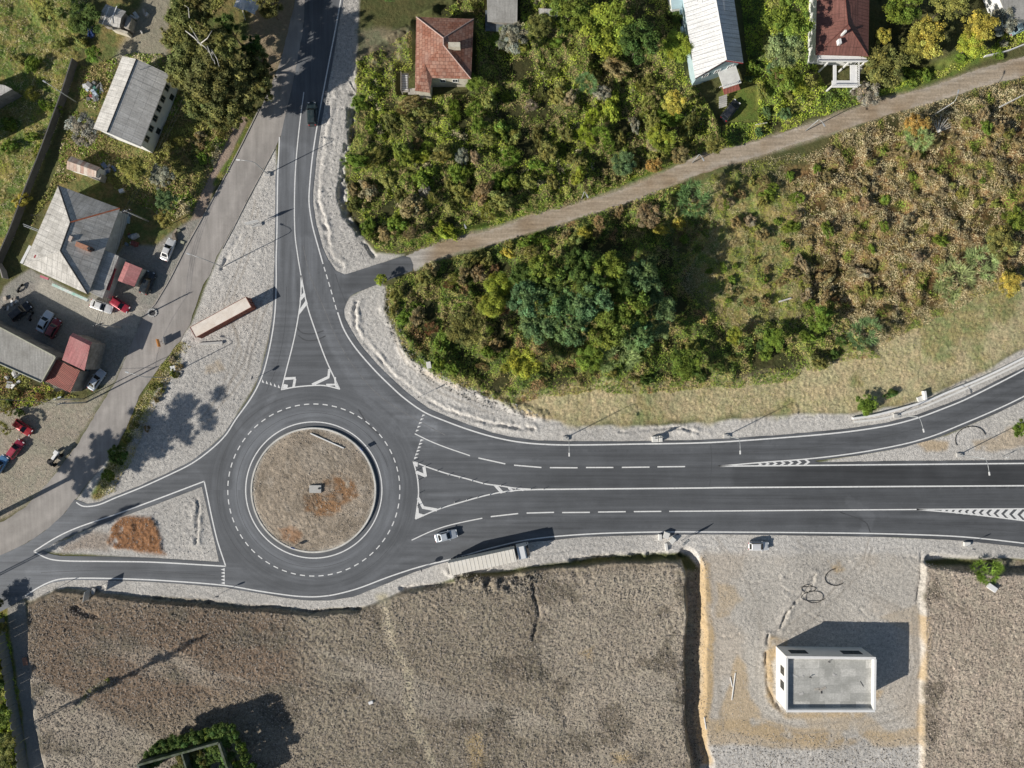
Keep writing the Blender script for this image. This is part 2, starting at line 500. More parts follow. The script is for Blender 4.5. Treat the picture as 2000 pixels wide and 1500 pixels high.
# fields south of the road
field1 = reg([(58,1180),(110,1152),(200,1160),(330,1176),(400,1180),(470,1188),(600,1196),(700,1192),(750,1172),(790,1155),(860,1143),(905,1124),(1000,1118),(1100,1105),(1200,1096),(1300,1092),(1330,1098),(1340,1130),(1338,1300),(1340,1420),(1365,1600),(110,1600),(70,1400),(60,1280)], 0.35, amt=.35)
field2 = reg([(1800,1098),(1860,1112),(1940,1120),(2200,1128),(2200,1600),(1790,1600),(1800,1400)], 0.4, amt=.35)
field0 = reg([(55,1160),(2300,1090),(3000,1090),(3000,3000),(-200,3000),(60,1500)], 0.5)
paint(field0, (0.26, 0.225, 0.18), (1.0, 0.9, 0.2), 0.10)
gravel_all = np.zeros(X.shape)
for g in ([(538,285),(543,345),(538,600),(507,735),(442,845),(372,905),(270,955),(180,988),(146,982),(170,945),(235,860),(300,770),(350,668),(372,635),(412,532),(457,440),(500,360)],
          [(606,300),(640,120),(675,-80),(705,-80),(700,60),(697,150),(690,250),(672,330),(680,420),(700,455),(735,495),(790,497),(690,540),(650,540),(600,425)],
          [(665,610),(680,580),(735,552),(752,560),(750,610),(775,660),(800,700),(850,728),(900,752),(950,768),(1000,795),(1060,815),(1130,830),(1300,831),(1450,818),(1560,806),(1660,808),(1760,792),(1850,757),(1925,722),(2000,680),(2130,610),(2130,720),(1900,790),(1700,850),(1400,880),(1100,880),(900,840),(780,780),(700,690)],
          [(1560,908),(1700,885),(1850,850),(1946,805),(2110,720),(2200,700),(2200,910)],
          [(66,1076),(399,940),(441,1106)],
          [(40,1160),(130,1120),(440,1135),(600,1160),(800,1110),(1000,1050),(1400,1035),(2100,1060),(2200,1095),(1850,1092),(1808,1095),(1812,1300),(1806,1600),(1370,1600),(1372,1320),(1376,1120),(1350,1092),(1320,1080),(1250,1082),(1150,1092),(1000,1112),(905,1120),(860,1138),(790,1152),(740,1178),(700,1187),(600,1190),(470,1181),(400,1172),(300,1165),(200,1158),(130,1150),(60,1172)]):
    gravel_all = np.maximum(gravel_all, reg(g, 0.35, amt=.3))
paint(gravel_all * (1 - field1), GR, (0.72, 0.5, 0.0), 0.085)
paint(field1, (0.262, 0.224, 0.175), (1.0, 1.0, 0.06), 0.17)
paint(field2, (0.42, 0.355, 0.295), (1.0, 1.0, 0.1), 0.16)
paint(field1 * reg([(60,1170),(420,1170),(560,1200),(600,1330),(330,1400),(60,1450)], 5) * 0.85, (0.175, 0.123, 0.088), (1.0, 0.8, 0.03), 0.2)
paint(field1 * reg([(1045,1130),(1340,1100),(1340,1620),(1120,1620),(1090,1330),(1050,1290)], 0.8), (0.345, 0.298, 0.24), (0.85, 0.7, 0.05), 0.14)
for q in ([(905,1440),(935,1430),(950,1490),(925,1500)], [(1190,1470),(1230,1460),(1240,1480),(1200,1490)], [(1130,1270),(1155,1260),(1150,1285)]):
    paint(reg(q, 0.8) * .6, (0.42, 0.30, 0.14), (0.7, 0.3, 0.0), 0.05)
lot = reg([(1376,1080),(1806,1085),(1806,1440),(1376,1440)], 0.8)
AMP = AMP * (1 - lot * .5)
paint(lot, (0.455, 0.425, 0.385), (0.75, .5, 0), 0.06)
paint(lot * sstep(-0.05, 0.2, n_big + .5 * n_mid) * .6, (0.39, 0.335, 0.275), (0.6, 0.3, 0.0), 0.04)
# tan clay stains round the white building
TAN = (0.43, 0.325, 0.20)
for q, f in (([(1504,1240),(1535,1245),(1530,1262),(1514,1290),(1514,1380),(1500,1370),(1498,1290)], 1.0),
             ([(1500,1360),(1530,1388),(1600,1395),(1700,1392),(1690,1402),(1600,1404),(1530,1400)], .8),
             ([(1440,1280),(1460,1300),(1470,1360),(1490,1400),(1560,1420),(1640,1430),(1600,1455),(1480,1440),(1400,1425),(1412,1370),(1430,1330)], .75),
             ([(1405,1140),(1435,1140),(1450,1170),(1430,1205),(1400,1205)], .6), ([(1790,1200),(1812,1200),(1808,1330),(1790,1325),(1802,1270)], .9),
             ([(1795,1375),(1812,1375),(1808,1440),(1788,1430)], .7), ([(1618,1098),(1640,1092),(1650,1112),(1635,1118)], .9),
             ([(1370,1085),(1392,1100),(1390,1250),(1386,1500),(1368,1500),(1368,1200)], 1.1), ([(1708,1345),(1730,1350),(1720,1365),(1705,1362)], .8),
             ([(1788,866),(1820,860),(1850,862),(1850,880),(1810,885)], .8), ([(1900,860),(1960,840),(2010,840),(2010,870),(1940,880),(1905,878)], .6),
             ([(1000,788),(1050,800),(1130,828),(1090,822),(1030,812)], .8), ([(820,712),(870,740),(930,765),(900,760),(840,735)], .4),
             ([(1385,1400),(1500,1410),(1600,1440),(1800,1420),(1800,1455),(1500,1462),(1390,1450)], .7), ([(1720,1205),(1790,1180),(1800,1250),(1775,1240)], .35), ([(1560,1395),(1700,1400),(1760,1440),(1600,1450)], .5),
             ([(430,700),(400,712),(400,730),(440,720)], .5)):
    paint(reg(q, 0.5, amt=.9) * f * sstep(-.28, .1, n_mid + .6 * n_sml + .15) * .95, TAN, (0.5, 0.2, 0.0), 0.03)
# island triangle: red earth heap
heap = reg([(217,1036),(240,1012),(268,1007),(296,1008),(306,1022),(313,1048),(322,1078),(270,1076),(226,1073),(208,1062)], 0.5, amt=1.2)
paint(heap * sstep(-.5, -.2, n_mid + n_sml), (0.26, 0.135, 0.07), (1.0, 0.3, 0.0), 0.15)
paint(reg([(120,1062),(180,1040),(215,1045),(215,1078),(120,1078)], 1.0) * .55, (0.22, 0.15, 0.10), (0.8, 0.3, 0), 0.06)
# dry grass band
dry = reg([(940,762),(1000,768),(1060,758),(1130,745),(1300,745),(1480,728),(1620,698),(1700,668),(1790,625),(1880,578),(1990,530),(2200,455),(2200,580),(2000,678),(1925,720),(1850,755),(1760,790),(1660,806),(1560,804),(1450,816),(1300,829),(1130,828),(1060,812),(1000,790)], 1.1, amt=1.3)
paint(dry, (0.405, 0.345, 0.22), (0.9, 0.2, 0.22), 0.16)
paint(reg([(1280,420),(1420,330),(1560,370),(1590,500),(1560,620),(1420,640),(1330,520)], 2.5), (0.24, 0.215, 0.11), (1.0, 0.05, 0.9), 0.2)
paint(reg([(1540,330),(1700,260),(2200,190),(2200,500),(1900,560),(1760,620),(1600,620),(1570,480)], 2.5), (0.20, 0.135, 0.075), (0.9, 0.05, 0.9), 0.2)
paint(line([(800,478),(870,460),(950,442),(1050,408),(1150,381),(1250,348),(1330,310)], 0.7, 0.5, .6), (0.12, 0.16, 0.04), (0.7, 0, 0.6), 0.1)
paint(reg([(1405,170),(1440,165),(1490,170),(1490,235),(1440,245),(1405,230)], 0.8), (0.15, 0.17, 0.05), (0.6, 0, 0.6), 0.04)
paint(reg([(1700,190),(1760,150),(1880,100),(1940,110),(1860,150),(1760,185)], 0.8), (0.14, 0.17, 0.05), (0.6, 0, 0.6), 0.05)
paint(reg([(700,60),(810,60),(800,110),(760,150),(700,120)], 1.0), (0.20, 0.18, 0.13), (0.6, 0.2, 0.4), 0.06)
paint(line([(345,672),(325,715),(290,765),(262,815),(240,870),(215,920),(190,965)], 1.1, 0.5, .5), (0.15, 0.14, 0.055), (0.9, 0.1, 0.8), 0.12)
paint(path_m, (0.30, 0.285, 0.26), (0.4, 0.2, 0.0), 0.02)
# the dry ditch weeds in the field
paint(line([(150,1385),(180,1352),(215,1326)], 0.45, 0.4, .5) * .8, (0.10, 0.11, 0.035), (0.8, 0, 0.5), 0.08)

for q_ in () if True else ([(215,1326),(260,1290),(310,1258),(360,1235),(415,1212)], ):
    paint(line(q_, .35, .3, .5) * .8, (0.055, 0.05, 0.04), (0.6, .1, 0), 0.1)
# soft shoulders of the dirt track
tr = sstep(2.3, 1.2, pdist(X + wx * .5, Y + wy * .5, W([(810,512),(870,485),(950,466),(1050,434),(1150,405),(1250,373),(1330,336),(1400,309),(1480,290),(1560,264),(1640,238),(1740,206),(1830,182),(1900,157),(2000,130),(2150,88)])))
paint(tr, (0.33, 0.28, 0.22), (0.7, 0.3, 0.3), 0.06)
# bulldozed swathes and darker scrapes that cross the fields
sw = sstep(.03, .16, fbm(X * .35 + Y, Y * .2 - X * .1, 9, 401, 4)) * np.maximum(field1, field2)
paint(sw * .75, (0.37, 0.325, 0.27), (0.7, 0.8, 0.05), 0.09)
sw = sstep(.06, .2, fbm(X, Y * 1.4, 7, 402, 5)) * np.maximum(field1, field2)
paint(sw * .85, (0.15, 0.128, 0.10), (1.0, 0.7, 0.1), 0.2)
paint(line([(745,1165),(762,1230),(785,1290),(800,1370),(830,1450),(860,1530)], 0.8, 0.8, 1.2) * .9, (0.47, 0.41, 0.31), (0.7, 0.9, 0.1), 0.1)
for pts_ in ([(1400,1060),(1440,1100),(1480,1180),(1490,1260),(1480,1340)], [(1700,1060),(1690,1100),(1640,1150),(1590,1200),(1540,1230)], [(1480,1400),(1560,1425),(1680,1415),(1770,1390),(1790,1300),(1785,1200)], [(1560,1062),(1600,1110),(1700,1160),(1770,1200)], [(1385,1080),(1395,1180),(1400,1300),(1410,1420)],
             [(500,400),(480,500),(440,600),(470,680),(430,780)], [(530,560),(500,640),(480,720),(400,820)], [(760,640),(790,700),(860,760),(960,800)]):
    for o_ in (-.85, .85):
        w_ = [(a + o_ * 4, b_ + o_ * 9) for a, b_ in pts_]
        paint(line(w_, .18, .25, .35) * .6 * sstep(-.25, 0, n_mid), (0.29, 0.26, 0.225), (0.5, .2, 0), 0.03)
sw = sstep(.0, .2, fbm(X, Y, 7, 403, 5)) * dry
paint(sw * .75, (0.22, 0.215, 0.11), (0.9, 0.1, 0.7), 0.16)
# ---- relief
flat = sstep(0.1, 2.2, d_road)
Z = Z + AMP * (0.35 * n_mid + 0.45 * n_sml + 1.0 * n_fine + 1.0 * (np.random.default_rng(5).random(X.shape) - .5))
# thicket ground raised into bramble humps to shade itself, gaps between painted dark
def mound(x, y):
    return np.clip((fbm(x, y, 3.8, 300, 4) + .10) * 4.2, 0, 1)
MH = np.zeros(X.shape)
for q_, h_ in (([(690,200),(700,120),(780,60),(960,-60),(1320,-60),(1335,150),(1400,200),(1405,285),(1330,312),(1150,384),(870,462),(780,492),(735,490),(700,450),(680,400),(676,320)], 1.5),
               ([(762,562),(800,536),(960,486),(1150,427),(1330,365),(1400,440),(1330,560),(1420,640),(1640,610),(1700,690),(1480,736),(1130,748),(1000,772),(950,762),(860,728),(810,690),(775,640)], 1.3),
               ([(1560,350),(1650,268),(1740,236),(1900,188),(2200,110),(2200,480),(1900,566),(1760,616),(1600,616),(1570,480)], 1.1),
               ([(1290,420),(1400,340),(1480,318),(1570,306),(1600,500),(1600,640),(1420,650),(1330,560)], .45),
               ([(1460,-60),(1590,-60),(1590,150),(1640,205),(1480,262),(1480,160)], .9), ([(1700,175),(1720,-60),(2100,-60),(2100,40),(1900,110),(1740,185)], .9),
               ([(350,672),(364,680),(330,745),(288,820),(255,880),(222,945),(195,960),(218,900),(264,810),(312,720)], .35),
               ([(-80,1170),(-10,1175),(12,1240),(34,1400),(50,1560),(-80,1560)], .9), ([(310,250),(455,240),(400,350),(350,420),(330,440),(250,350)], .7),
               ([(-200,-60),(150,-60),(150,130),(100,290),(40,420),(0,500),(-200,500)], .35)):
    MH = np.maximum(MH, h_ * reg(q_, 1.0, amt=.5))
KEEPP = [[(492,232),(460,300),(418,375),(398,422),(332,547),(302,594),(282,590),(325,500),(380,405),(432,300),(470,228)], [(806,30),(930,33),(930,185),(845,190),(775,190),(775,140),(806,140)], [(1300,-60),(1440,-60),(1460,125),(1445,190),(1425,245),(1400,245),(1355,160)], [(1585,-60),(1705,-60),(1703,120),(1670,170),(1610,170),(1588,110)],
         [(945,-20),(1015,-20),(1015,52),(948,66)], [(237,106),(334,144),(352,166),(302,302),(222,272),(178,252)], [(112,355),(240,405),(240,500),(205,590),(165,590),(40,525)], [(137,302),(200,325),(200,362),(126,334)],
         [(205,5),(250,20),(252,60),(238,76),(190,48)], [(240,505),(285,520),(270,570),(222,550)], [(1405,165),(1480,165),(1480,240),(1405,240)], [(1930,-60),(2080,-80),(2085,25),(1968,46)]]
for q_ in KEEPP:
    MH = MH * (1 - reg(q_, .5, False))
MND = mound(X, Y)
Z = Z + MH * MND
C = C * (1 - (MH > .5)[..., None] * (.45 * (1 - MND))[..., None])  # shade between the humps put into the ground colour
# crawler tracks: short parallel ridges in patches of changing direction
th = np.floor(vnoise(X, Y, 7, 71) * 5) * 0.9 + 0.6 * fbm(X, Y, 12, 72, 2)
rid = np.sin(2 * np.pi * (X * np.cos(th) + Y * np.sin(th)) / 0.85 + 5 * n_mid)
Z = Z + 0.04 * rid * sstep(-0.02, 0.12, fbm(X, Y, 6, 77, 3)) * np.maximum(field1, np.maximum(field2, 0.35 * gravel_all)) 
# gravel windrows left by the grader along the verges
Z = Z + gravel_all * (1 - lot) * 0.035 * np.sin(np.minimum(d_new, 9) * 4.9 + 14 * n_mid) * sstep(0.8, 1.5, d_new) * sstep(4.5, 2.5, d_new) * sstep(-.1, .15, fbm(X, Y, 6, 88, 3))
plate = field1 * 0.95 + field2 * 0.9
plate = plate + field1 * 0.12 * (1 - reg([(1045,1120),(1400,1080),(1400,1700),(1100,1700),(1095,1400),(1055,1330),(1045,1250)], 0.5))
Z = Z + plate


def ditch(pts, hw, depth, wall=0.6, warp=0.25, berm=0.0):
    global Z
    rough = hw < 1.0
    d = pdist(X + wx * warp, Y + wy * warp, W(pts))
    if rough: d = d + 0.55 * n_sml + 0.35 * n_fine
    mod = np.clip(0.55 + 2.2 * n_sml + 1.2 * n_mid, 0.05, 1.4) if rough else 1.0
    Z = Z - depth * mod * sstep(hw + wall / 2, hw - wall / 2, d)
    if berm: Z = Z + berm * mod * np.exp(-((d - hw - wall) / 0.45) ** 2)


ditch([(1120,1094),(1200,1087),(1300,1082),(1345,1092)], 0.6, 1.0, .6)
Z = Z + 0.25 * n_mid * line([(1358,1100),(1358,1300),(1375,1600)], 3.2, 1.0)
ditch([(1340,1092),(1356,1110),(1358,1200),(1354,1300),(1356,1400),(1374,1520),(1380,1700)], 1.75, 1.55, 1.25, .6)
ditch([(1820,1092),(1870,1098),(1950,1104),(2200,1112)], 1.1, 1.0, .8)
ditch([(1800,1080),(1798,1130),(1790,1180)], 0.25, 0.45, .3)
ditch([(1740,1082),(1790,1090)], 0.2, 0.35, .3)
# trench and shelf east of the northern road
ditch([(690,190),(686,250),(674,320),(667,380),(680,425),(704,450)], 0.9, 1.7, .7)
ditch([(700,458),(716,478),(730,500)], 0.5, 1.0, .6)
ditch([(650,140),(643,200),(634,260),(624,320),(618,390),(630,440),(641,480),(650,505),(668,518)], 0.35, 0.6, .5, .5, .22)
ditch([(697,588),(692,604),(690,640),(706,670),(740,705),(775,742),(820,775),(880,805),(960,828),(1040,836)], 0.32, 0.55, .45, .5, .25)
ditch([(1215,842),(1330,838),(1380,850)], 0.2, 0.3, .4, .6, .2)
ditch([(1500,1240),(1497,1290),(1500,1340),(1512,1370),(1530,1390)], 0.3, 0.6, .4, .3, .2)
ditch([(1514,1236),(1540,1195),(1570,1155),(1590,1125)], 0.22, 0.5, .4, .8, .15)
ditch([(384,975),(384,1060)], 0.3, 0.4, .5, .6, .25)
ditch([(490,385),(497,360),(512,335)], 0.3, 0.8, .4)
ditch([(470,452),(440,510),(432,525)], 0.4, 0.5, .5)
for q in ([(430,1185),(520,1190),(600,1194),(700,1190)], [(780,1150),(860,1142),(905,1128)], [(300,1172),(420,1184)], [(1040,1140),(1048,1200),(1044,1260)]):
    ditch(q, 0.35, 0.65, .6, .7)
for q in ([(200,1150),(180,1160)], [(410,1180),(440,1185)], [(150,1190),(190,1200)]):
    ditch(q, 0.7, 0.7, .6, .6)
# rubble rim of the big field beside the truck
rim = line([(880,1118),(930,1135),(985,1140),(1030,1128)], 1.2, 1.0)
Z = Z + rim * (0.35 + 2.0 * n_sml)
rim2 = line([(750,600),(775,660),(805,700),(850,728),(920,760),(990,790),(1060,812)], 0.9, 0.8)
Z = Z + rim2 * (0.3 + 1.5 * n_sml)
Z = Z + heap * (0.2 + 0.5 * n_sml)
# the arc scratched into the gravel and old wheel ruts
for k in range(14):
    a0 = (random.uniform(1390, 1790), random.uniform(1090, 1440)); an = random.uniform(-0.5, 0.5); L = random.uniform(60, 140)
    ln = [(a0[0] + t * L * math.cos(an), a0[1] + t * L * math.sin(an) + 12 * math.sin(t * 3)) for t in (0, .25, .5, .75, 1)]
    if 1500 < a0[0] < 1720 and a0[1] > 1200: continue
    ditch(ln, 0.15, 0.12, .3, .5, .05)
far = sstep(0, 60, np.maximum(np.abs(X) - 112, np.abs(Y) - 86))
Z = Z * (1 - far) + far * (1.2 * fbm(X, Y, 150, 91, 3))
Z = Z * flat - 0.035 * (1 - flat)
# keep the old buildings' plinths level
ZG = Z


def gz(x, y):
    """ground height"""
    i = int(np.clip(np.searchsorted(xs, x) - 1, 0, len(xs) - 2)); j = int(np.clip(np.searchsorted(ys, y) - 1, 0, len(ys) - 2))
    return float(ZG[i:i + 2, j:j + 2].mean())


def gzv(x, y):
    i = np.clip(np.searchsorted(xs, x) - 1, 0, len(xs) - 2); j = np.clip(np.searchsorted(ys, y) - 1, 0, len(ys) - 2)
    return ZG[i, j]


# colour mottling
mot = 1 + 0.35 * n_big + 0.30 * n_mid
C = C * mot[..., None] * 1.28
nx, ny = X.shape
idx = np.arange(nx * ny).reshape(nx, ny)
quads = np.stack([idx[:-1, :-1], idx[1:, :-1], idx[1:, 1:], idx[:-1, 1:]], -1).reshape(-1, 4)
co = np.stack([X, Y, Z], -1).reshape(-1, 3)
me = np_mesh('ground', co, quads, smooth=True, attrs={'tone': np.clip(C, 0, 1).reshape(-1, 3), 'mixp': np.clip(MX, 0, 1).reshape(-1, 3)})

m, nt, b = newmat('earth', 0.95, 0.15)
geo = N(nt, 'ShaderNodeNewGeometry').outputs['Position']
tn = N(nt, 'ShaderNodeAttribute', attribute_name='tone').outputs['Color']
mp = N(nt, 'ShaderNodeAttribute', attribute_name='mixp').outputs['Color']
sp = nt.nodes.new('ShaderNodeSeparateColor'); nt.links.new(mp, sp.inputs[0])
n1 = noise(nt, geo, 1.6, 10, 0.72); n2 = noise(nt, geo, 0.35, 6, 0.65); n3 = noise(nt, geo, 5.0, 4, 0.7)
c1 = rng_map(nt, n1, 0.28, 0.72, -1, 1); c3 = rng_map(nt, n3, 0.3, 0.7, -0.8, 0.8)
f = mth(nt, 'ADD', mth(nt, 'MULTIPLY', mth(nt, 'ADD', c1, c3), mth(nt, 'MULTIPLY', sp.outputs[0], 0.52)), 1.0)
colr = mixc(nt, tn, grey(nt, f), 1.0, 'MULTIPLY')
# green / straw mottling on vegetated ground
gcol = mixc(nt, mixc(nt, tn, (0.45, 0.85, 0.35), 1.0, 'MULTIPLY'), mixc(nt, tn, (1.35, 1.15, 0.85), 1.0, 'MULTIPLY'), rng_map(nt, n2, 0.42, 0.58, 0, 1))
colr = mixc(nt, colr, mixc(nt, gcol, grey(nt, f), 1.0, 'MULTIPLY'), mth(nt, 'MULTIPLY', sp.outputs[2], 0.75))
vo = nt.nodes.new('ShaderNodeTexVoronoi'); vo.inputs['Scale'].default_value = 1.7; nt.links.new(geo, vo.inputs['Vector'])
st = mth(nt, 'MULTIPLY', rng_map(nt, vo.outputs['Distance'], 0.10, 0.16, 1, 0), rng_map(nt, n1, 0.50, 0.56, 0, 1))
st = mth(nt, 'MULTIPLY', st, sp.outputs[1], clamp=True)
colr = mixc(nt, colr, (0.62, 0.58, 0.52), mth(nt, 'MULTIPLY', st, 0.8))
nt.links.new(colr, b.inputs['Base Color'])
bump(nt, b, mth(nt, 'ADD', n1, mth(nt, 'MULTIPLY', n3, 0.6)), 0.8, 0.25)
ground = tag(link('ground', me, m), kind='structure')

# ================================================================= road sheets
def sheet(name, outer, holes, z, mat, step=0.55, tonef=None, kind='structure'):
    """triangulated flat sheet with interior points so that tone can vary over it"""
    xs_ = [p[0] for p in outer]; ys_ = [p[1] for p in outer]
    gx, gy = np.meshgrid(np.arange(min(xs_), max(xs_), step), np.arange(min(ys_), max(ys_), step), indexing='ij')
    gx = gx.ravel() + rng.uniform(-.08, .08, gx.size); gy = gy.ravel() + rng.uniform(-.08, .08, gy.size)
    d = sdf(gx, gy, outer, 3.0)
    for h in holes: d = np.maximum(d, -sdf(gx, gy, h, 3.0))
    k = d < -0.25
    pts = list(outer); edges = [(i, (i + 1) % len(outer)) for i in range(len(outer))]
    for h in holes:
        b0 = len(pts); pts += list(h); edges += [(b0 + i, b0 + (i + 1) % len(h)) for i in range(len(h))]
    pts += list(zip(gx[k].tolist(), gy[k].tolist()))
    r = delaunay_2d_cdt([Vector(p) for p in pts], edges, [], 0, 1e-4)
    v = np.array([(p[0], p[1]) for p in r[0]]); tri = np.array([t for t in r[2]])
    cen = v[tri].mean(1)
    d = sdf(cen[:, 0], cen[:, 1], outer, 3.0)
    for h in holes: d = np.maximum(d, -sdf(cen[:, 0], cen[:, 1], h, 3.0))
    tri = tri[d < 0.0]
    co = np.column_stack([v, np.full(len(v), z)])
    a = tri; ar = (v[a[:, 1]] - v[a[:, 0]]); br = (v[a[:, 2]] - v[a[:, 0]])
    fl = (ar[:, 0] * br[:, 1] - ar[:, 1] * br[:, 0]) < 0
    tri[fl] = tri[fl][:, ::-1]
    attrs = {'tone': tonef(v[:, 0], v[:, 1])} if tonef else None
    return tag(link(name, np_mesh(name, co, tri, smooth=True, attrs=attrs), mat), kind=kind)


ring = [(CX + 12.3 * math.cos(a), CY + 12.3 * math.sin(a)) for a in np.linspace(0, 2 * math.pi, 90)[:-1]]


def tone_new(x, y):
    """r = brightness, g = how circular the wear is, b = how much it runs north-south"""
    t = np.full(x.shape, 0.5)
    r = np.hypot(x - CX, y - CY)
    ringw = sstep(23, 19, r)
    t += ringw * 0.22 * np.exp(-((r - 20.0 + 5.0) / 1.6) ** 2) * (0.6 + 0.4 * sstep(-5, 5, CX - x))
    t += ringw * 0.12 * np.exp(-((r - 14.6) / 1.3) ** 2)
    # wheel paths
    for pts, amp in (([(556,300),(557,450),(562,560),(556,640),(540,720),(515,775),(480,830)], .14), ([(592,300),(590,400),(600,480),(622,560),(650,650),(700,735),(760,800),(840,850)], .12),
                     ([(70,1120),(250,1112),(440,1125),(560,1145),(680,1130),(800,1075),(950,1040),(1150,1022),(1400,1018),(1700,1020),(2000,1035)], .10),
                     ([(840,985),(1000,975),(1400,975),(2000,972)], .06), ([(780,830),(880,860),(1000,885),(1150,890),(1400,888),(1600,872),(1800,835),(2000,760)], .12),
                     ([(380,935),(300,965),(200,1005),(90,1050)], .10)):
        w = smooth_line(W(pts), 2.0)
        d = pdist(x, y, w, 6)
        t += amp * (np.exp(-((d - 0.85) / 0.5) ** 2)) + amp * .3 * np.exp(-(d / 2.2) ** 2)
    t += 0.16 * fbm(x, y, 18, 41, 3) + 0.12 * fbm(x, y, 3, 42, 3)
    # old worn asphalt at the west end blends pale, eastern carriageway still dark
    t += 0.30 * sstep(-78, -90, x) + 0.10 * sstep(20, 50, y) * sstep(-35, -40, x)
    e = sstep(42, 44, x) * sstep(-15.8, -15.9, y) * sstep(-20.3, -20.2, y)
    t -= 0.16 * e + 0.05 * sstep(44, 60, x) * sstep(-14, -16, y) + 0.15 * sstep(-15, 25, x)
    # dusty haul trail by the give-way line and in the middle of the north arm
    for pts, a in (([(822,815),(845,830)], .25), ([(600,470),(622,580),(655,680),(720,760),(790,815)], .10), ([(1660,980),(1700,1010),(1690,1035)], .12)):
        d = pdist(x, y, W(pts), 6); t += a * np.exp(-(d / (0.9 if a > .2 else .35)) ** 2)
    # dust washed in along the edges
    de = np.abs(sdf(x, y, NEWw, 4.0)); t += 0.22 * np.exp(-(de / 0.7) ** 2) * sstep(-.1, .2, fbm(x, y, 2.5, 44, 3))
    # patches of slightly different laying
    t += 0.05 * (np.floor(vnoise(x * .35, y, 4.5, 45) * 4) / 4 - .4)
    # side road fresher
    sd = sstep(0.5, -0.5, sdf(x, y, W([(655,545),(672,536),(800,495),(815,530),(690,580),(672,620)]), 4))
    t -= 0.10 * sd
    g = ringw; bb = sstep(12, 20, y) * sstep(-30, -36, x)
    return np.column_stack([np.clip(t, 0, 1), g, bb])


m, nt, b = newmat('asphalt', 0.85, 0.3)
geo = N(nt, 'ShaderNodeNewGeometry').outputs['Position']
tn = N(nt, 'ShaderNodeAttribute', attribute_name='tone').outputs['Color']
sp = nt.nodes.new('ShaderNodeSeparateColor'); nt.links.new(tn, sp.inputs[0])
sx = nt.nodes.new('ShaderNodeSeparateXYZ'); nt.links.new(geo, sx.inputs[0])
dx = mth(nt, 'SUBTRACT', sx.outputs[0], CX); dy = mth(nt, 'SUBTRACT', sx.outputs[1], CY)
rr = mth(nt, 'SQRT', mth(nt, 'ADD', mth(nt, 'MULTIPLY', dx, dx), mth(nt, 'MULTIPLY', dy, dy)))
aa = mth(nt, 'ARCTAN2', dy, dx)


def comb(a, b_):
    n = nt.nodes.new('ShaderNodeCombineXYZ'); nt.links.new(a, n.inputs[0]); nt.links.new(b_, n.inputs[1]); return n.outputs[0]


s_ring = noise(nt, comb(mth(nt, 'MULTIPLY', rr, 1.3), mth(nt, 'MULTIPLY', aa, 1.5)), 1.0, 6, 0.6)
s_x = noise(nt, comb(mth(nt, 'MULTIPLY', sx.outputs[0], 0.04), mth(nt, 'MULTIPLY', sx.outputs[1], 1.3)), 1.0, 6, 0.6)
s_y = noise(nt, comb(mth(nt, 'MULTIPLY', sx.outputs[0], 1.3), mth(nt, 'MULTIPLY', sx.outputs[1], 0.06)), 1.0, 6, 0.6)
st = mth(nt, 'ADD', mth(nt, 'MULTIPLY', s_ring, sp.outputs[1]), mth(nt, 'MULTIPLY', mth(nt, 'SUBTRACT', 1.0, sp.outputs[1]), mth(nt, 'ADD', mth(nt, 'MULTIPLY', s_y, sp.outputs[2]), mth(nt, 'MULTIPLY', s_x, mth(nt, 'SUBTRACT', 1.0, sp.outputs[2])))))
g1 = noise(nt, geo, 4.0, 6, 0.8); g2 = noise(nt, geo, 0.25, 5, 0.6)
v = mth(nt, 'ADD', mth(nt, 'MULTIPLY', sp.outputs[0], 0.215), 0.034)
v = mth(nt, 'MULTIPLY', v, rng_map(nt, st, 0.3, 0.7, 0.78, 1.22))
v = mth(nt, 'MULTIPLY', v, rng_map(nt, g1, 0.3, 0.7, 0.90, 1.10))
v = mth(nt, 'MULTIPLY', v, rng_map(nt, g2, 0.3, 0.7, 0.92, 1.08))
nt.links.new(mixc(nt, grey(nt, v), (0.935, 0.985, 1.075), 1.0, 'MULTIPLY'), b.inputs['Base Color'])
bump(nt, b, g1, 0.15, 0.02)
asphalt = m


def tone_old(x, y):
    t = np.full(x.shape, 0.80)
    c = smooth_line(W([(575,60),(520,230),(470,330),(420,430),(360,540),(310,640),(270,720),(220,810),(160,900),(100,985),(0,1050)]), 2)
    d = pdist(x, y, c, 8)
    t += 0.10 * np.exp(-((d - 0.9) / 0.5) ** 2) + .06 * np.exp(-(d / 1.8) ** 2)
    t += 0.2 * fbm(x, y, 8, 51, 4)
    return np.column_stack([np.clip(t * 1.05, 0, 1), 0 * x, 0 * x + 1])


m2, nt, b = newmat('old_asphalt', 0.9, 0.2)
geo = N(nt, 'ShaderNodeNewGeometry').outputs['Position']
tn = N(nt, 'ShaderNodeAttribute', attribute_name='tone').outputs['Color']
sp = nt.nodes.new('ShaderNodeSeparateColor'); nt.links.new(tn, sp.inputs[0])
mpn = nt.nodes.new('ShaderNodeMapping'); mpn.inputs['Rotation'].default_value = (0, 0, R(30)); mpn.inputs['Scale'].default_value = (1.1, 0.08, 1); nt.links.new(geo, mpn.inputs['Vector'])
ss = noise(nt, mpn.outputs[0], 1.0, 6, 0.6); g1 = noise(nt, geo, 3.5, 8, 0.8); g2 = noise(nt, geo, 0.3, 5, 0.6)
v = mth(nt, 'MULTIPLY', mth(nt, 'MULTIPLY', sp.outputs[0], rng_map(nt, ss, 0.3, 0.7, 0.85, 1.15)), mth(nt, 'MULTIPLY', rng_map(nt, g1, 0.3, 0.7, 0.9, 1.1), rng_map(nt, g2, 0.3, 0.7, 0.35, 0.43)))
nt.links.new(mixc(nt, grey(nt, v), (1.06, 0.985, 0.93), 1.0, 'MULTIPLY'), b.inputs['Base Color'])
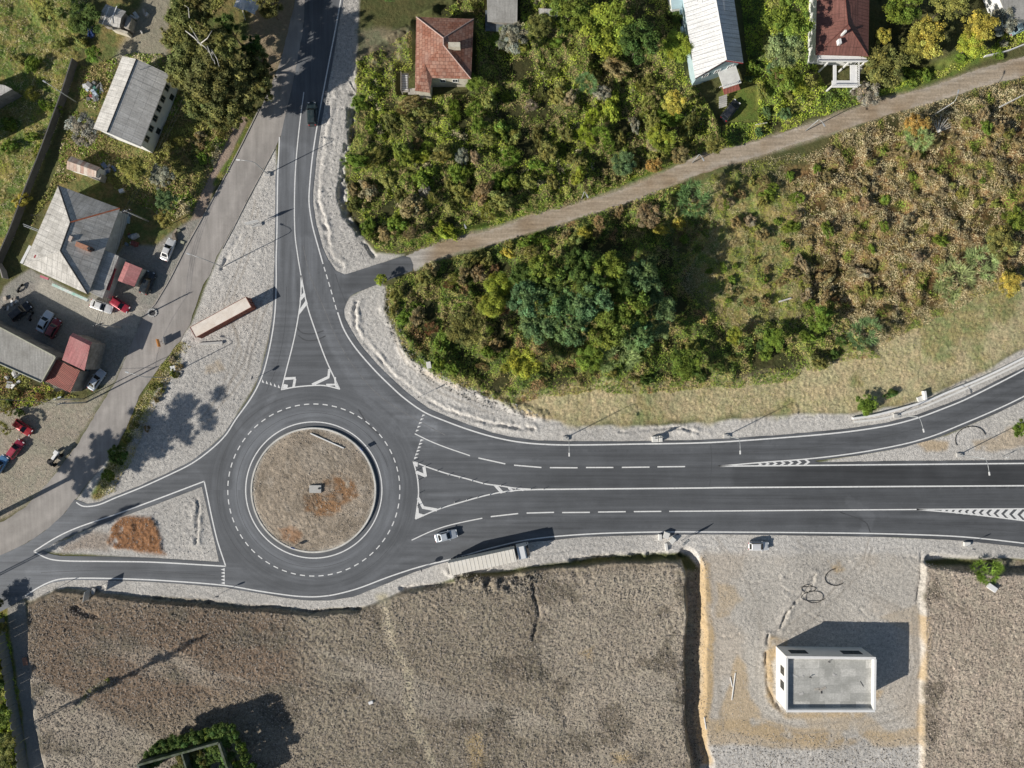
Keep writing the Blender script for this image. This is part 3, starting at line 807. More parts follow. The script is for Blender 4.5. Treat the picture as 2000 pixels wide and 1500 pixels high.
bump(nt, b, g1, 0.2, 0.03)


def jag(pts, a, seed):
    r = np.random.default_rng(seed)
    return [(p[0] + r.uniform(-a, a), p[1] + r.uniform(-a, a)) for p in pts]


def fine(poly, step):
    out = []
    n = len(poly)
    for i in range(n):
        a, b_ = poly[i], poly[(i + 1) % n]; L = math.hypot(b_[0] - a[0], b_[1] - a[1]); k = max(1, int(L / step))
        out += [(a[0] + (b_[0] - a[0]) * j / k, a[1] + (b_[1] - a[1]) * j / k) for j in range(k)]
    return out


sheet('old_road', jag(fine(OLDw, 0.8), 0.09, 1), [], 0.0, m2, 0.7, tone_old)
sheet('new_road', jag(fine(NEWw, 1.2), 0.04, 2), [TRIw, ring], 0.02, asphalt, 0.45, tone_new)

# dirt track sheet
m3, nt, b = newmat('track_dirt', 0.95, 0.15)
geo = N(nt, 'ShaderNodeNewGeometry').outputs['Position']
tn = N(nt, 'ShaderNodeAttribute', attribute_name='tone').outputs['Color']
g1 = noise(nt, geo, 2.2, 9, 0.75)
mpn = nt.nodes.new('ShaderNodeMapping'); mpn.inputs['Rotation'].default_value = (0, 0, R(-18)); mpn.inputs['Scale'].default_value = (0.12, 1.6, 1); nt.links.new(geo, mpn.inputs['Vector'])
ss = noise(nt, mpn.outputs[0], 1.0, 7, 0.65)
c = mixc(nt, tn, grey(nt, mth(nt, 'MULTIPLY', rng_map(nt, g1, 0.3, 0.7, 0.75, 1.25), rng_map(nt, ss, 0.3, 0.7, 0.7, 1.3))), 1.0, 'MULTIPLY')
nt.links.new(c, b.inputs['Base Color']); bump(nt, b, g1, 0.7, 0.12)
MIDL = smooth_line(W([(a[0], a[1]) for a in [(800,512),(870,485),(950,466),(1050,434),(1150,405),(1250,373),(1330,336),(1400,305),(1480,290),(1560,264),(1640,238),(1740,206),(1830,182),(1900,157),(2000,130),(2120,98)]]), 1.5)


def tone_dirt(x, y):
    d = pdist(x, y, MIDL, 5)
    w1 = np.exp(-((d - 0.75) / 0.35) ** 2)
    base = np.column_stack([np.full(x.shape, 0.42), np.full(x.shape, 0.345), np.full(x.shape, 0.265)])
    pale = np.array([0.52, 0.47, 0.41]); brn = np.array([0.32, 0.235, 0.155])
    m_ = (w1 * .8)[:, None]; base = base * (1 - m_) + pale * m_
    q = (sstep(-0.05, 0.2, fbm(x, y, 6, 61, 3) + .2 * sstep(0.8, 1.8, d)) * .7)[:, None]
    base = base * (1 - q) + brn * q
    q = sstep(-14, -19, x)[:, None] * .8
    return base * (1 - q) + np.array([.48, .46, .44]) * q


sheet('dirt_road', jag(fine(DIRTw, 0.35), 0.14, 5), [], -0.012, m3, 0.6, tone_dirt)

# ================================================================= road markings
paint_m, nt, b = newmat('road_paint', 0.6, 0.3)
geo = N(nt, 'ShaderNodeNewGeometry').outputs['Position']
g1 = noise(nt, geo, 2.5, 6, 0.75)
nt.links.new(mixc(nt, (0.84, 0.84, 0.84), (0.55, 0.55, 0.55), rng_map(nt, g1, 0.48, 0.70, 0, 0.9)), b.inputs['Base Color'])
ZM = 0.03


def ribbon(mb, pts, w, z=ZM):
    n = len(pts); L = []; Rr = []
    for i in range(n):
        a = Vector(pts[max(0, i - 1)]); c = Vector(pts[min(n - 1, i + 1)]); t = (c - a)
        if t.length < 1e-6: t = Vector((1, 0))
        t.normalize(); nn = Vector((-t.y, t.x)) * w / 2; p = Vector(pts[i])
        L.append((*(p + nn), z)); Rr.append((*(p - nn), z))
    for i in range(n - 1):
        mb.poly([Rr[i], Rr[i + 1], L[i + 1], L[i]])


def mark(name, lines, w=0.22, smooth=True):
    mb = MB()
    for l in lines: ribbon(mb, smooth_line(W(l), 0.5) if smooth else W(l), w)
    return tag(mb.build(name, paint_m, merge=False), kind='structure')


LW = 0.24
seam_d = simple('seam_sealant', (0.085, 0.088, 0.095), .6, .2, 1); seam_l = simple('dusty_seam', (0.20, 0.20, 0.205), .9, .3, 1)
for l_, w_, m_ in (([(592,480),(606,540),(632,600),(655,655),(690,715),(738,770),(800,812),(870,850)], .14, seam_l), ([(560,560),(556,640),(541,715),(520,765)], .07, seam_d), ([(1388,868),(1390,905),(1386,950)], .10, seam_d),
                   ([(1000,1022),(1200,1019),(1500,1018),(1760,1020),(2100,1050)], .07, seam_d), ([(1060,889),(1300,888),(1520,879),(1700,858),(1850,818),(2000,752)], .07, seam_d), ([(1060,975),(1400,974),(2100,970)], .06, seam_d),
                   ([(80,1118),(250,1113),(420,1124)], .07, seam_d), ([(655,535),(663,560),(676,592)], .10, seam_d)):
    mb = MB(); ribbon(mb, smooth_line(W(l_), 0.6), w_, 0.024); tag(mb.build('road_seam', m_, merge=False), kind='structure')
for r_, a0_, a1_ in ((15.1, .3, 5.2), (18.9, 1.9, 4.0), (18.6, 5.0, 5.9)):
    mb = MB(); ribbon(mb, [(CX + r_ * math.cos(a), CY + r_ * math.sin(a)) for a in np.linspace(a0_, a1_, 80)], .07, 0.024); tag(mb.build('road_seam', seam_d, merge=False), kind='structure')
for l_ in ([(580,640),(590,650),(612,652),(632,646)], [(582,655),(596,664),(618,664),(636,656)], [(700,800),(720,830),(742,850)], [(1640,1000),(1690,1020),(1700,1040)]):
    mb = MB(); ribbon(mb, smooth_line(W(l_), 0.4), .22, 0.0245); tag(mb.build('tyre_mark', seam_d, merge=False), kind='structure')
mark('edge_marking', [L1], LW); mark('edge_marking', [L3a], LW); mark('edge_marking', [L3b], LW + .03); mark('edge_marking', [L9], LW)
mark('island_edge_marking', [[(399,940),(423,1050),(441,1106)], ], LW)
mark('island_edge_marking', [[(441,1106),(300,1098),(210,1096.5),(120,1095),(93,1090.5),(66,1077)], [(66,1077),(109.5,1050),(150,1031),(225,1005),(300,977.5),(399,940)]], LW)
mark('centre_line_marking', [L2], .2); mark('centre_line_marking', [L4], .28)
mark('lane_line_marking', [L5], .2); mark('lane_line_marking', [L6], .26); mark('lane_line_marking', [L7], LW); mark('lane_line_marking', [L8], .2)
mark('lane_line_marking', [L8b], .24); mark('lane_line_marking', [L8c], .24)


def sub(pts, a, b_):
    """piece of a metre polyline between distances a and b"""
    out = []; s = 0
    for i in range(len(pts) - 1):
        p, q = Vector(pts[i]), Vector(pts[i + 1]); L = (q - p).length
        if s + L >= a and s <= b_ and L > 0:
            t0 = max(0, (a - s) / L); t1 = min(1, (b_ - s) / L)
            if not out: out.append(tuple(p.lerp(q, t0)))
            out.append(tuple(p.lerp(q, t1)))
        s += L
    return out


mb = MB(); d = smooth_line(W(L3d), 0.3); s = 0.6
while s < 9.6: ribbon(mb, sub(d, s, s + 0.95), 0.2); s += 1.55
tag(mb.build('dashed_line_marking', paint_m, merge=False), kind='structure')
mb = MB()
for a, b_ in (((934.5,894.5),(987,906)), ((1004,908.5),(1057.5,913)), ((1074,913.3),(1128,913.6)), ((1144.5,913.1),(1198,913)), ((1214.5,912.8),(1268.5,912.2)), ((1284,911.8),(1338,911.2)),
              ((958.5,1009),(1012,1003)), ((1028.5,1002),(1082,1000.6)), ((1098,1001),(1152,1000.6)), ((1168,1000),(1222,999.3)), ((1238,999.2),(1291.5,998.7))):
    ribbon(mb, W([a, b_]), 0.24)
tag(mb.build('dashed_lane_marking', paint_m, merge=False), kind='structure')
# roundabout circles
RR = (13.3, 16.8)
mb = MB(); ribbon(mb, [(CX + RR[0] * math.cos(a), CY + RR[0] * math.sin(a)) for a in np.linspace(0, 2 * math.pi, 181)], .22)
tag(mb.build('roundabout_ring_marking', paint_m, merge=False), kind='structure')
mb = MB(); nd = 58
for k in range(nd):
    a0 = 2 * math.pi * k / nd; a1 = a0 + 2 * math.pi / nd * 0.55
    ribbon(mb, [(CX + RR[1] * math.cos(a), CY + RR[1] * math.sin(a)) for a in np.linspace(a0, a1, 5)], .2)
tag(mb.build('roundabout_dashed_marking', paint_m, merge=False), kind='structure')
# splitter islands painted on the road
mb = MB(); ribbon(mb, smooth_line(W([(588,538),(587.5,580),(583,616),(574,664),(559,724),(550,760)]), .5), .22)
ribbon(mb, smooth_line(W([(588,538),(599.5,595),(616,646),(637,703),(663.5,760)]), .5), .24); ribbon(mb, smooth_line(W([(549,761),(580,755.5),(622,752.5),(640,754),(664,760)]), .5), .24, ZM + .003)


def pp(mb, pts, z=ZM + .006):
    w = W(pts)
    a = sum(w[i][0] * w[(i + 1) % len(w)][1] - w[(i + 1) % len(w)][0] * w[i][1] for i in range(len(w)))
    if a < 0: w = w[::-1]
    mb.poly([(x, y, z) for x, y in w])


def z5(l): return [(400 + .3 * x, 400 + .3 * y) for x, y in l]
def z7(l): return [(780 + .3 * x, 800 + .3 * y) for x, y in l]
def z8(l): return [(1400 + .3 * x, 780 + .3 * y) for x, y in l]


pp(mb, z5([(623,500),(636,504),(638,525),(624,560)])); pp(mb, z5([(620,602),(650,560),(657,590),(617,635)])); pp(mb, z5([(611,690),(662,615),(670,645),(610,722)]))
ribbon(mb, W(z5([(520,1132),(592,1128)])), .5, ZM + .009); ribbon(mb, W(z5([(588,1132),(578,1188)])), .5, ZM + .012)
pp(mb, z5([(506,1196),(514,1166),(542,1172),(538,1192)]), ZM + .015)
ribbon(mb, W(z5([(812,1070),(805,1122),(700,1172)])), .55, ZM + .009)
ribbon(mb, W(z5([(790,1172),(850,1170),(848,1122)])), .42, ZM + .012)
pp(mb, z5([(845,1160),(862,1166),(876,1196),(850,1186)]), ZM + .015)
tag(mb.build('painted_island_marking', paint_m, merge=False), kind='structure')
mb = MB()
ribbon(mb, smooth_line(W(SPN), .5), .24); ribbon(mb, smooth_line(W(SPS), .5), .24, ZM + .003); ribbon(mb, smooth_line(W(SPW), .5), .24, ZM + .006)
ribbon(mb, W(z7([(108,405),(172,432)])), .6, ZM + .009); ribbon(mb, W(z7([(170,436),(160,372)])), .6, ZM + .012)
pp(mb, z7([(92,338),(122,350),(118,372),(102,368)]), ZM + .015)
ribbon(mb, W(z7([(122,575),(155,637),(245,653)])), .6, ZM + .009); ribbon(mb, W(z7([(118,640),(122,678),(160,690)])), .4, ZM + .012)
pp(mb, z7([(104,710),(112,668),(126,682),(150,688)]), ZM + .015)
for q in ([(608,488),(640,492),(682,540),(660,546)], [(700,502),(722,504),(748,532),(724,536)], [(780,512),(802,514),(822,524),(800,530)]): pp(mb, z7(q), ZM + .009)
tag(mb.build('painted_island_marking', paint_m, merge=False), kind='structure')
# hatched noses: chevrons
mb = MB()
for x in (290, 338, 388, 440, 492, 545, 600):
    t = (x - 10) / 590; yt = 435 - 47 * t + 2; yb = 435 - 8 * t - 2; ym = (yt + yb) / 2; w = 20; o = (yb - yt) * .45
    pp(mb, z8([(x - o - w, yt), (x - o, yt), (x + 8, ym), (x - o, yb), (x - o - w, yb), (x + 8 - w, ym)]))
x = 1470
while x < 2200:
    t = (x - 1300) / 700; yt = 716 - 3 * t; yb = 717 + 73 * t; ym = (yt + yb) / 2; w = 24 + 10 * t; o = (yb - yt) * .5
    pp(mb, z8([(x, yt), (x + w, yt), (x + w - o, ym), (x + w, yb), (x, yb), (x - o, ym)]))
    x += 38 + 20 * t
tag(mb.build('chevron_marking', paint_m, merge=False), kind='structure')
# give-way teeth
mb = MB()


def teeth(a, b_, n, s, out):
    a = Vector(P(*a)); b_ = Vector(P(*b_)); t = (b_ - a) / n; u = t.normalized(); o = Vector(out).normalized()
    for k in range(n):
        c = a + t * (k + .5); l = [c - u * s / 2, c + u * s / 2, c + o * s * 1.35]
        if (l[1] - l[0]).cross(l[2] - l[0]) < 0: l = l[::-1]
        mb.poly([(*p, ZM) for p in l])


teeth((510,746), (549,759), 5, .5, (-.2, 1)); teeth((439,1109), (439,1142), 5, .55, (-1, 0))
teeth((826,808), (811,845), 5, .5, (1, .2)); teeth((822,857), (808,898), 6, .55, (1, .2))
tag(mb.build('give_way_marking', paint_m, merge=False), kind='structure')
# ================================================================= vegetation
leaf_m = leafmat('foliage', 0.14)
twig_m = simple('bare_twigs', (0.33, 0.30, 0.26), 0.9, 0.3, 3)
bark_m = simple('bark', (0.20, 0.16, 0.12), 0.9, 0.3, 3)
pale_m = simple('dead_wood', (0.62, 0.60, 0.56), 0.8, 0.2, 3)


def leaf_quads(p, size, asp, tilt, r, nrm=None):
    """p (n,3) centres; leaf-sized quads facing nrm (or up) with random tilt"""
    n = len(p)
    if nrm is None: nrm = np.tile([0, 0, 1.0], (n, 1))
    nn = nrm + r.normal(0, tilt, (n, 3)); nn /= np.linalg.norm(nn, axis=1)[:, None] + 1e-9
    a = r.normal(0, 1, (n, 3)); t = np.cross(nn, a); t /= np.linalg.norm(t, axis=1)[:, None] + 1e-9
    bq = np.cross(nn, t); s = size[:, None] if np.ndim(size) else size
    t = t * s; bq = bq * s * asp
    v = np.stack([p - t, p - bq * .9 + t * .1, p + t, p + bq], 1).reshape(-1, 3)
    q = np.arange(4 * n).reshape(n, 4)
    return v, q


def crown_mesh(name, seed, clumps=26, per=130, cr=(.22, .42), leaf=.055, flatn=.75, tilt=.45, kind='round', asp=.6):
    r = np.random.default_rng(seed)
    P_, N_, T_, CORE = [], [], [], []
    for k in range(clumps):
        a = r.uniform(0, 2 * math.pi); u = math.sqrt(r.uniform(0, 1)) * .78; h = r.uniform(-.25, 1) * math.sqrt(max(0, 1 - u * u)) * flatn
        if k < 3: u *= 1.22
        c = np.array([u * math.cos(a), u * math.sin(a), h]); rad = r.uniform(*cr)
        m_ = int(per * (rad / .32) ** 2)
        d = r.normal(0, 1, (m_, 3)); d[:, 2] = d[:, 2] * .8 + .25; d /= np.linalg.norm(d, axis=1)[:, None]
        rr = rad * r.uniform(.62, 1.12, m_)
        p = c + d * rr[:, None] * np.array([1, 1, .8])
        P_.append(p); N_.append(d * .8 + np.array([0, 0, .35]))
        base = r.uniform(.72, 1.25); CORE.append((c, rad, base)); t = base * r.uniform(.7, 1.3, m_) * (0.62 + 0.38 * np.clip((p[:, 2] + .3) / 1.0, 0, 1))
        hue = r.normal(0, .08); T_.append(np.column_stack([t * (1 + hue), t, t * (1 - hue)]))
    p = np.concatenate(P_); n_ = np.concatenate(N_); t = np.concatenate(T_)
    v, q = leaf_quads(p, leaf * r.uniform(.6, 1.4, len(p)), asp, tilt, r, n_)
    t4 = np.repeat(t, 4, 0)
    # dark core added to every clump, blocking light, so that the crown shades itself
    CV, CQ, CT = [v], [q], [t4]; b0 = len(v)
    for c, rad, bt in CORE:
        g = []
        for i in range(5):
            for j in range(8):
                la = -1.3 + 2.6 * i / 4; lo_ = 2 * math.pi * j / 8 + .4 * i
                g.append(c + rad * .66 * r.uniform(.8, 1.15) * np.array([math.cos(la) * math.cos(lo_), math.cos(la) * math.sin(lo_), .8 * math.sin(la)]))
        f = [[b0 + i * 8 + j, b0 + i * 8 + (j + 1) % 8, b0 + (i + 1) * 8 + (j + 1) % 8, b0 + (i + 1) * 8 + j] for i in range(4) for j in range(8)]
        CV.append(np.array(g)); CQ.append(np.array(f)); CT.append(np.full((40, 3), bt * .42)); b0 += 40  # core tone lowered, shade inside the clump put into its colour
    v = np.concatenate(CV); q = np.concatenate(CQ); t4 = np.concatenate(CT)
    v[:, 2] += flatn * .35
    return np_mesh(name, v, q, attrs={'tone': t4})


def spiky_mesh(name, seed, n=900):
    """sprays of long narrow leaves / twigs leaning outward"""
    r = np.random.default_rng(seed)
    V, T = [], []
    sprays = 26
    for s in range(sprays):
        a = r.uniform(0, 2 * math.pi); u = math.sqrt(r.uniform()) * .75
        c = np.array([u * math.cos(a), u * math.sin(a), .55 * (1 - u)])
        m_ = n // sprays; tone = r.uniform(.7, 1.3)
        aa = r.uniform(0, 2 * math.pi, m_); el = r.uniform(.1, 1.3, m_)
        d = np.column_stack([np.cos(aa) * np.cos(el) + .6 * math.cos(a), np.sin(aa) * np.cos(el) + .6 * math.sin(a), np.sin(el)])
        d /= np.linalg.norm(d, axis=1)[:, None]
        L = r.uniform(.18, .42, m_)[:, None]; sd_ = np.cross(d, r.normal(0, 1, (m_, 3))); sd_ /= np.linalg.norm(sd_, axis=1)[:, None]
        w_ = .018
        V.append(np.stack([c + 0 * d, c + d * L * .5 + sd_ * w_, c + d * L, c + d * L * .5 - sd_ * w_], 1).reshape(-1, 3))
        T.append(np.repeat((tone * r.uniform(.7, 1.3, m_))[:, None] * np.ones((1, 3)), 4, 0))
    v = np.concatenate(V); t = np.concatenate(T)
    return np_mesh(name, v, np.arange(len(v)).reshape(-1, 4), attrs={'tone': t})


def trunk_mesh(name, seed, h=1.0):
    r = random.Random(seed); mb = MB()
    mb.tube([(0, 0, -0.25), (.02, .01, h * .3), (-.02, .02, h * .62), (0, 0, h)], [.085, .06, .045, .02], 7)
    for k in range(6):
        a = r.uniform(0, 6.28); z = h * r.uniform(.35, .7); L = r.uniform(.3, .6)
        mb.tube([(0, 0, z), (math.cos(a) * L * .5, math.sin(a) * L * .5, z + L * .35), (math.cos(a) * L, math.sin(a) * L, z + L * .55)], [.035, .022, .008], 5)
    return mb.mesh(name, True)


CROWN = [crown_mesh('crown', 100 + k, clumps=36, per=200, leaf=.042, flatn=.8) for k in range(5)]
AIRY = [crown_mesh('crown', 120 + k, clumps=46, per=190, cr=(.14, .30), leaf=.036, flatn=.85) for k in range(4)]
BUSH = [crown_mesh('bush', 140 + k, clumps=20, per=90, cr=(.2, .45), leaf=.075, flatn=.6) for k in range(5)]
SPIKE = [spiky_mesh('bush', 160 + k, 1300) for k in range(3)]
TRUNK = [trunk_mesh('trunk', 180 + k) for k in range(4)]
for me_ in CROWN + AIRY + BUSH + SPIKE: me_.materials.append(leaf_m)
for me_ in TRUNK: me_.materials.append(bark_m)

LC = dict(dkgreen=(.14, .215, .055), green=(.25, .35, .06), lime=(.44, .52, .075), yellow=(.70, .60, .12), olive=(.38, .385, .11), dkolive=(.25, .26, .08),
          brown=(.44, .35, .17), pink=(.52, .42, .25), rust=(.40, .26, .13), grey=(.46, .44, .33), blue=(.19, .31, .12), orange=(.62, .40, .12), pale=(.38, .47, .19), straw=(.62, .55, .34), black=(.06, .055, .05))
vr = random.Random(11)


def jc(c, a=.12):
    c = LC[c] if isinstance(c, str) else c
    k = 1 + vr.uniform(-a, a)
    return tuple(max(0, x * k * (1 + vr.uniform(-.06, .06))) for x in c)


def tree(px, py, r, h, colr, label, kind='round', cat='tree', group=None, name='tree'):
    """px,py: where the crown is seen; r: crown radius in pixels; h: height in metres"""
    zc = h * .7; k = (H - zc) / H
    x, y = P(px, py, zc); rm = r * S * k
    z0 = gz(x, y); e = empty(name, (x, y, z0), vr.uniform(0, 6.28), label, cat, group)
    pool = {'round': CROWN, 'airy': AIRY, 'spiky': SPIKE}[kind]
    ch = max(h * .28, rm * .45)      # half height of the crown
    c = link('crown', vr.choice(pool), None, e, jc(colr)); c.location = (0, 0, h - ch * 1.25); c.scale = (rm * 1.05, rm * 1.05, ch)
    t = link('trunk', vr.choice(TRUNK), None, e); t.scale = (max(1.2, h * .25),) * 2 + (h * .8,)
    return e


def bush(px, py, r, colr, label, kind='round', cat='bush', group=None, h=None, name='bush'):
    h = h or r * S * 1.15
    x, y = P(px, py, h * .5); rm = r * S
    pool = {'round': BUSH, 'airy': AIRY, 'spiky': SPIKE, 'big': CROWN}[kind]
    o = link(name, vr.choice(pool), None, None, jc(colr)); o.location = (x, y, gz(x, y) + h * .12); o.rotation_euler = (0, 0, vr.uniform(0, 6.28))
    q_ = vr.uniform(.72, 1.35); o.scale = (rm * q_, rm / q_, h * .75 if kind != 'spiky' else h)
    return tag(o, label, cat, group)


# ---- single trees one can point to
G1 = 'trees of the dark grove inside the bend of the new road'
for (x, y, r, h) in ((1067,529,40,9),(1127,522,36,10),(1190,530,37,10),(1246,540,37,9),(1036,585,40,9),(1095,596,38,10),(1155,596,40,11),(1225,596,42,10),(1050,636,38,9),(1113,640,40,10),(1183,645,40,10),(1240,655,36,8),(1150,560,30,10),(1210,565,32,10),(1085,560,30,9),(1020,540,28,8),(1270,575,26,8)):
    tree(x, y, r, h + 1.5, vr.choice(['blue', 'dkgreen', 'blue', 'green']), 'tall dark green tree packed inside the dense grove south of the dirt track', 'airy', group=G1)
T = [
 (1291,606,32,8,'blue','dark bluish green tree at the right end of the dense grove','airy'),
 (1285,645,24,6,'pale','pale green tree on the lower right corner of the dense grove','airy'),
 (1022,711,36,7,'lime','light green rounded tree alone below the dense grove, by the dry grass','airy'),
 (910,638,44,7,'dkolive','wide dark olive tree left of the dense grove with bare twigs on top','airy'),
 (973,557,24,6,'lime','yellow green tree at the upper left edge of the dense grove','round'),
 (962,598,24,6,'lime','yellow green tree just below the other yellow green one at the grove edge','round'),
 (1207,695,44,5,'pale','broad pale green feathery tree below the dense grove','spiky'),
 (1150,700,28,5,'green','mid green tree under the middle of the dense grove','airy'),
 (1190,62,56,8,'lime','large bright green tree between the red roofed house and the white roofed house','airy'),
 (1110,30,40,7,'green','green tree at the top edge left of the large bright green one','airy'),
 (1245,85,42,9,'dkgreen','dark tree in the shade right of the large bright green one','airy'),
 (1322,95,28,5,'lime','light green tree against the left wall of the white roofed house','round'),
 (1007,78,33,6,'grey','grey leafless looking tree right of the red roofed house','airy'),
 (1052,60,26,6,'dkolive','dark olive tree right of the grey leafless tree','airy'),
 (1541,45,46,10,'green','tall green tree between the white roofed and the brown roofed house, at the top edge','airy'),
 (1526,105,38,9,'pale','pale green tree below the tall one between the white and brown roofed houses','airy'),
 (1534,152,34,7,'green','green tree in the garden by the dark parked car','airy'),
 (1552,168,22,5,'lime','yellow green tree at the left corner of the white terrace','airy'),
 (1724,132,46,6,'olive','broad grey green tree right of the white terrace of the brown roofed house','airy'),
 (1694,186,28,3.5,'grey','grey bare thorny tree between the white terrace and the dirt track','airy'),
 (1814,75,44,6,'yellow','large yellow leaved tree right of the brown roofed house','airy'),
 (1780,105,32,5,'olive','olive tree just left of the large yellow leaved tree','airy'),
 (1722,73,17,4,'yellow','small yellow tree close to the right wall of the brown roofed house','airy'),
 (1905,62,38,6,'yellow','yellow green tree near the upper right corner of the picture','airy'),
 (1890,95,26,5,'lime','lime green tree just under the yellow green one near the upper right corner','round'),
 (1955,45,28,5,'grey','grey brown bare tree beside the pale roof in the upper right corner','airy'),
 (1760,18,40,7,'green','green tree at the top edge right of the brown roofed house','airy'),
 (1850,10,40,7,'olive','olive brown tree at the top edge above the yellow leaved tree','airy'),
 (1787,243,26,4.5,'orange','orange leaved tree on the south side of the dirt track next to a lamp','airy'),
 (1790,270,30,4.5,'pale','pale green tree just under the orange leaved one by the dirt track','spiky'),
 (1352,392,38,6,'blue','silvery green tree with drooping long leaves just below the dirt track','spiky'),
 (1262,425,26,5,'brown','brown tree between the dirt track and the dense grove','airy'),
 (1217,322,26,4,'blue','bluish green tree just above the dirt track','airy'),
 (1289,270,30,4.5,'lime','yellow green rounded tree in the middle of the north thicket','airy'),
 (1328,306,19,3.5,'brown','brownish tree at the dirt track left of the white stake','airy'),
 (1394,282,22,4,'olive','olive and brown tree where the driveway meets the dirt track','airy'),
 (1313,204,24,4.5,'yellow','golden yellow tree left of the driveway of the white roofed house','airy'),
 (1274,324,17,3.5,'orange','small orange tree beside the dirt track','airy'),
 (1685,652,36,5,'blue','bluish green feathery tree at the top of the dry grass slope','spiky'),
 (1867,547,46,6,'pale','wide pale green tree at the right above the dry grass slope','spiky'),
 (1918,515,40,6,'pale','pale green tree right behind the widest one above the dry slope','spiky'),
 (1950,470,36,5,'olive','olive tree near the right edge above the dry grass slope','airy'),
 (1985,430,28,5,'green','green tree on the right edge halfway up the scrub','airy'),
 (1970,555,28,4,'yellow','yellowish tree at the right edge next to the dry slope','airy'),
 (1335,712,34,5,'green','green tree at the lower left of the scrub just above the dry grass','airy'),
 (1510,664,26,4,'green','green tree in the middle of the scrub edge above the dry grass','airy'),
 (1432,655,18,3.5,'lime','small lime green tree right of the dense grove shadow','airy'),
 (1597,624,28,4.5,'green','green tree left of the bluish feathery tree on the slope','airy'),
 (1936,1116,34,3.2,'green','bushy green tree in the bottom right field below the road','spiky'),
 (265,338,33,6,'olive','olive green tree between the grey shed and the car park','airy'),
 (318,345,26,5,'grey','greyish bare tree right of the olive one below the grey shed','airy'),
 (327,392,24,5,'blue','dark bluish tree beside the pavement above the white parked car','airy'),
 (324,430,19,4,'olive','olive bush-like tree right above the white parked car','airy'),
 (160,258,34,4.5,'grey','grey bare tree left of the grey shed','airy'),
 (187,108,18,4,'green','leafy green tree left of the track to the grey shed','airy'),
 (168,40,34,5,'dkgreen','dark green tree at the top left beside the hut','airy'),
 (100,25,30,4,'olive','olive tree in the meadow at the top left','airy'),
 (529,16,26,6,'dkolive','dark tree at the top edge left of the northern road','airy'),
 (446,55,22,10,'dkgreen','narrow dark tree right of the big gnarled tree','airy'),
 (497,95,24,10,'dkgreen','dark tree between the big gnarled tree and the road','airy'),
 (6,840,18,4,'olive','yellowish palm-like tree on the left edge beside the red cars','spiky'),
 (232,885,22,3.5,'dkgreen','dark green tree at the bottom end of the weedy strip','airy'),
 (214,930,14,2.5,'green','small green tree at the tip of the weedy strip','airy'),
 (1692,790,24,2.5,'green','green and orange shrub-like tree at the start of the white concrete barrier','airy'),
 (1990,838,18,3,'green','bright green tree at the right edge inside the road fork','airy'),
 (746,547,13,2.5,'lime','small light green tree growing over the edge of the side road','airy'),
 (930,165,22,4,'green','green tree right below the red roofed house','airy'),
 (1145,168,23,3.5,'blue','silvery blue tree below the large bright green tree','spiky'),
]
for a in T:
    tree(a[0], a[1], a[2], a[3], a[4], a[5], a[6] if len(a) > 6 else 'airy')

# the big gnarled tree: dark crown masses and dead white limbs
x0, y0 = P(425, 140, 9); big = empty('gnarled_tree', (x0, y0, gz(x0, y0)), 0, 'huge dark olive tree with dead white limbs beside the old road at the top left', 'tree')
for (px, py, r, zz) in ((372,60,40,9),(360,120,36,10),(400,150,40,12),(450,130,38,11),(470,170,34,9),(430,195,36,9),(385,200,30,9),(490,140,26,8),(415,85,34,11),(500,110,22,7),(350,25,28,8),(390,20,24,8),(455,225,22,7),(420,230,20,6),(505,170,24,8),(515,140,20,7),(335,70,24,8),(345,150,20,7),(480,205,22,7),(440,90,24,12),(420,185,26,10)):
    x, y = P(px, py, zz); c = link('crown', vr.choice(AIRY), None, big, jc((.27, .28, .095))); c.location = (x - x0, y - y0, zz - 2); c.scale = (r * S * 1.12, r * S * 1.12, 3.0)
t = link('trunk', TRUNK[0], None, big); t.scale = (6, 6, 11)


def g3(px, py, z): x, y = P(px, py, z); return (x - x0, y - y0, z)


mb = MB()
for l, r0 in (([(400,120,8),(392,85,11),(378,72,12.5),(362,60,13)], .22), ([(392,85,11),(405,75,12.5),(414,60,13.3)], .12), ([(400,120,8),(412,95,11),(420,125,13)], .18), ([(400,120,9),(408,100,12),(398,90,13),(385,82,13.5)], .14), ([(412,95,11),(424,115,13),(428,130,13.6)], .10), ([(370,35,11),(368,15,12),(360,10,12.6)], .1), ([(392,85,11),(370,50,13)], .1), ([(405,90,12.5),(416,118,13.7)], .09)):
    mb.tube([g3(*q) for q in l], [r0 * (1 - .7 * i / (len(l) - 1)) for i in range(len(l))], 6)
mb.build('dead_limb', pale_m, big, True)
# shade trees along the top of the northern road
for a in ((505,-45,50,13,'dkolive','tall dark tree just beyond the top edge, left of the northern road'), (565,-70,44,13,'dkgreen','tall tree beyond the top edge over the northern road'), (480,-95,44,12,'dkgreen','tall tree beyond the top edge behind the others'), (720,-75,46,9,'dkgreen','tree beyond the top edge right of the northern road'),
          (760,-35,34,7,'dkgreen','dark tree at the top edge left of the red roofed house'), (850,-50,38,7,'olive','tree behind the red roofed house')):
    tree(*a)
# the giant poplar west of the frame that throws its shadow over the weedy strip
xg, yg = P(-14, 1010); gp = empty('poplar_tree', (xg, yg, 0), 0, 'very tall poplar standing left of the old road at the junction', 'tree')
for k in range(26):
    zz = 9.5 + k * .68; rr_ = (2.7 * math.sin(math.pi * min(1, (k + 3.5) / 31)) + .6) * (.75 + .5 * ((k * 7) % 5) / 4); a = k * 2.4
    c = link('crown', AIRY[k % 4], None, gp, jc('olive')); c.location = (math.cos(a) * 2.9, math.sin(a) * 2.9, zz - 1); c.scale = (rr_ * 1.0, rr_ * 1.0, .9)
t = link('trunk', TRUNK[1], None, gp); t.scale = (7, 7, 25)

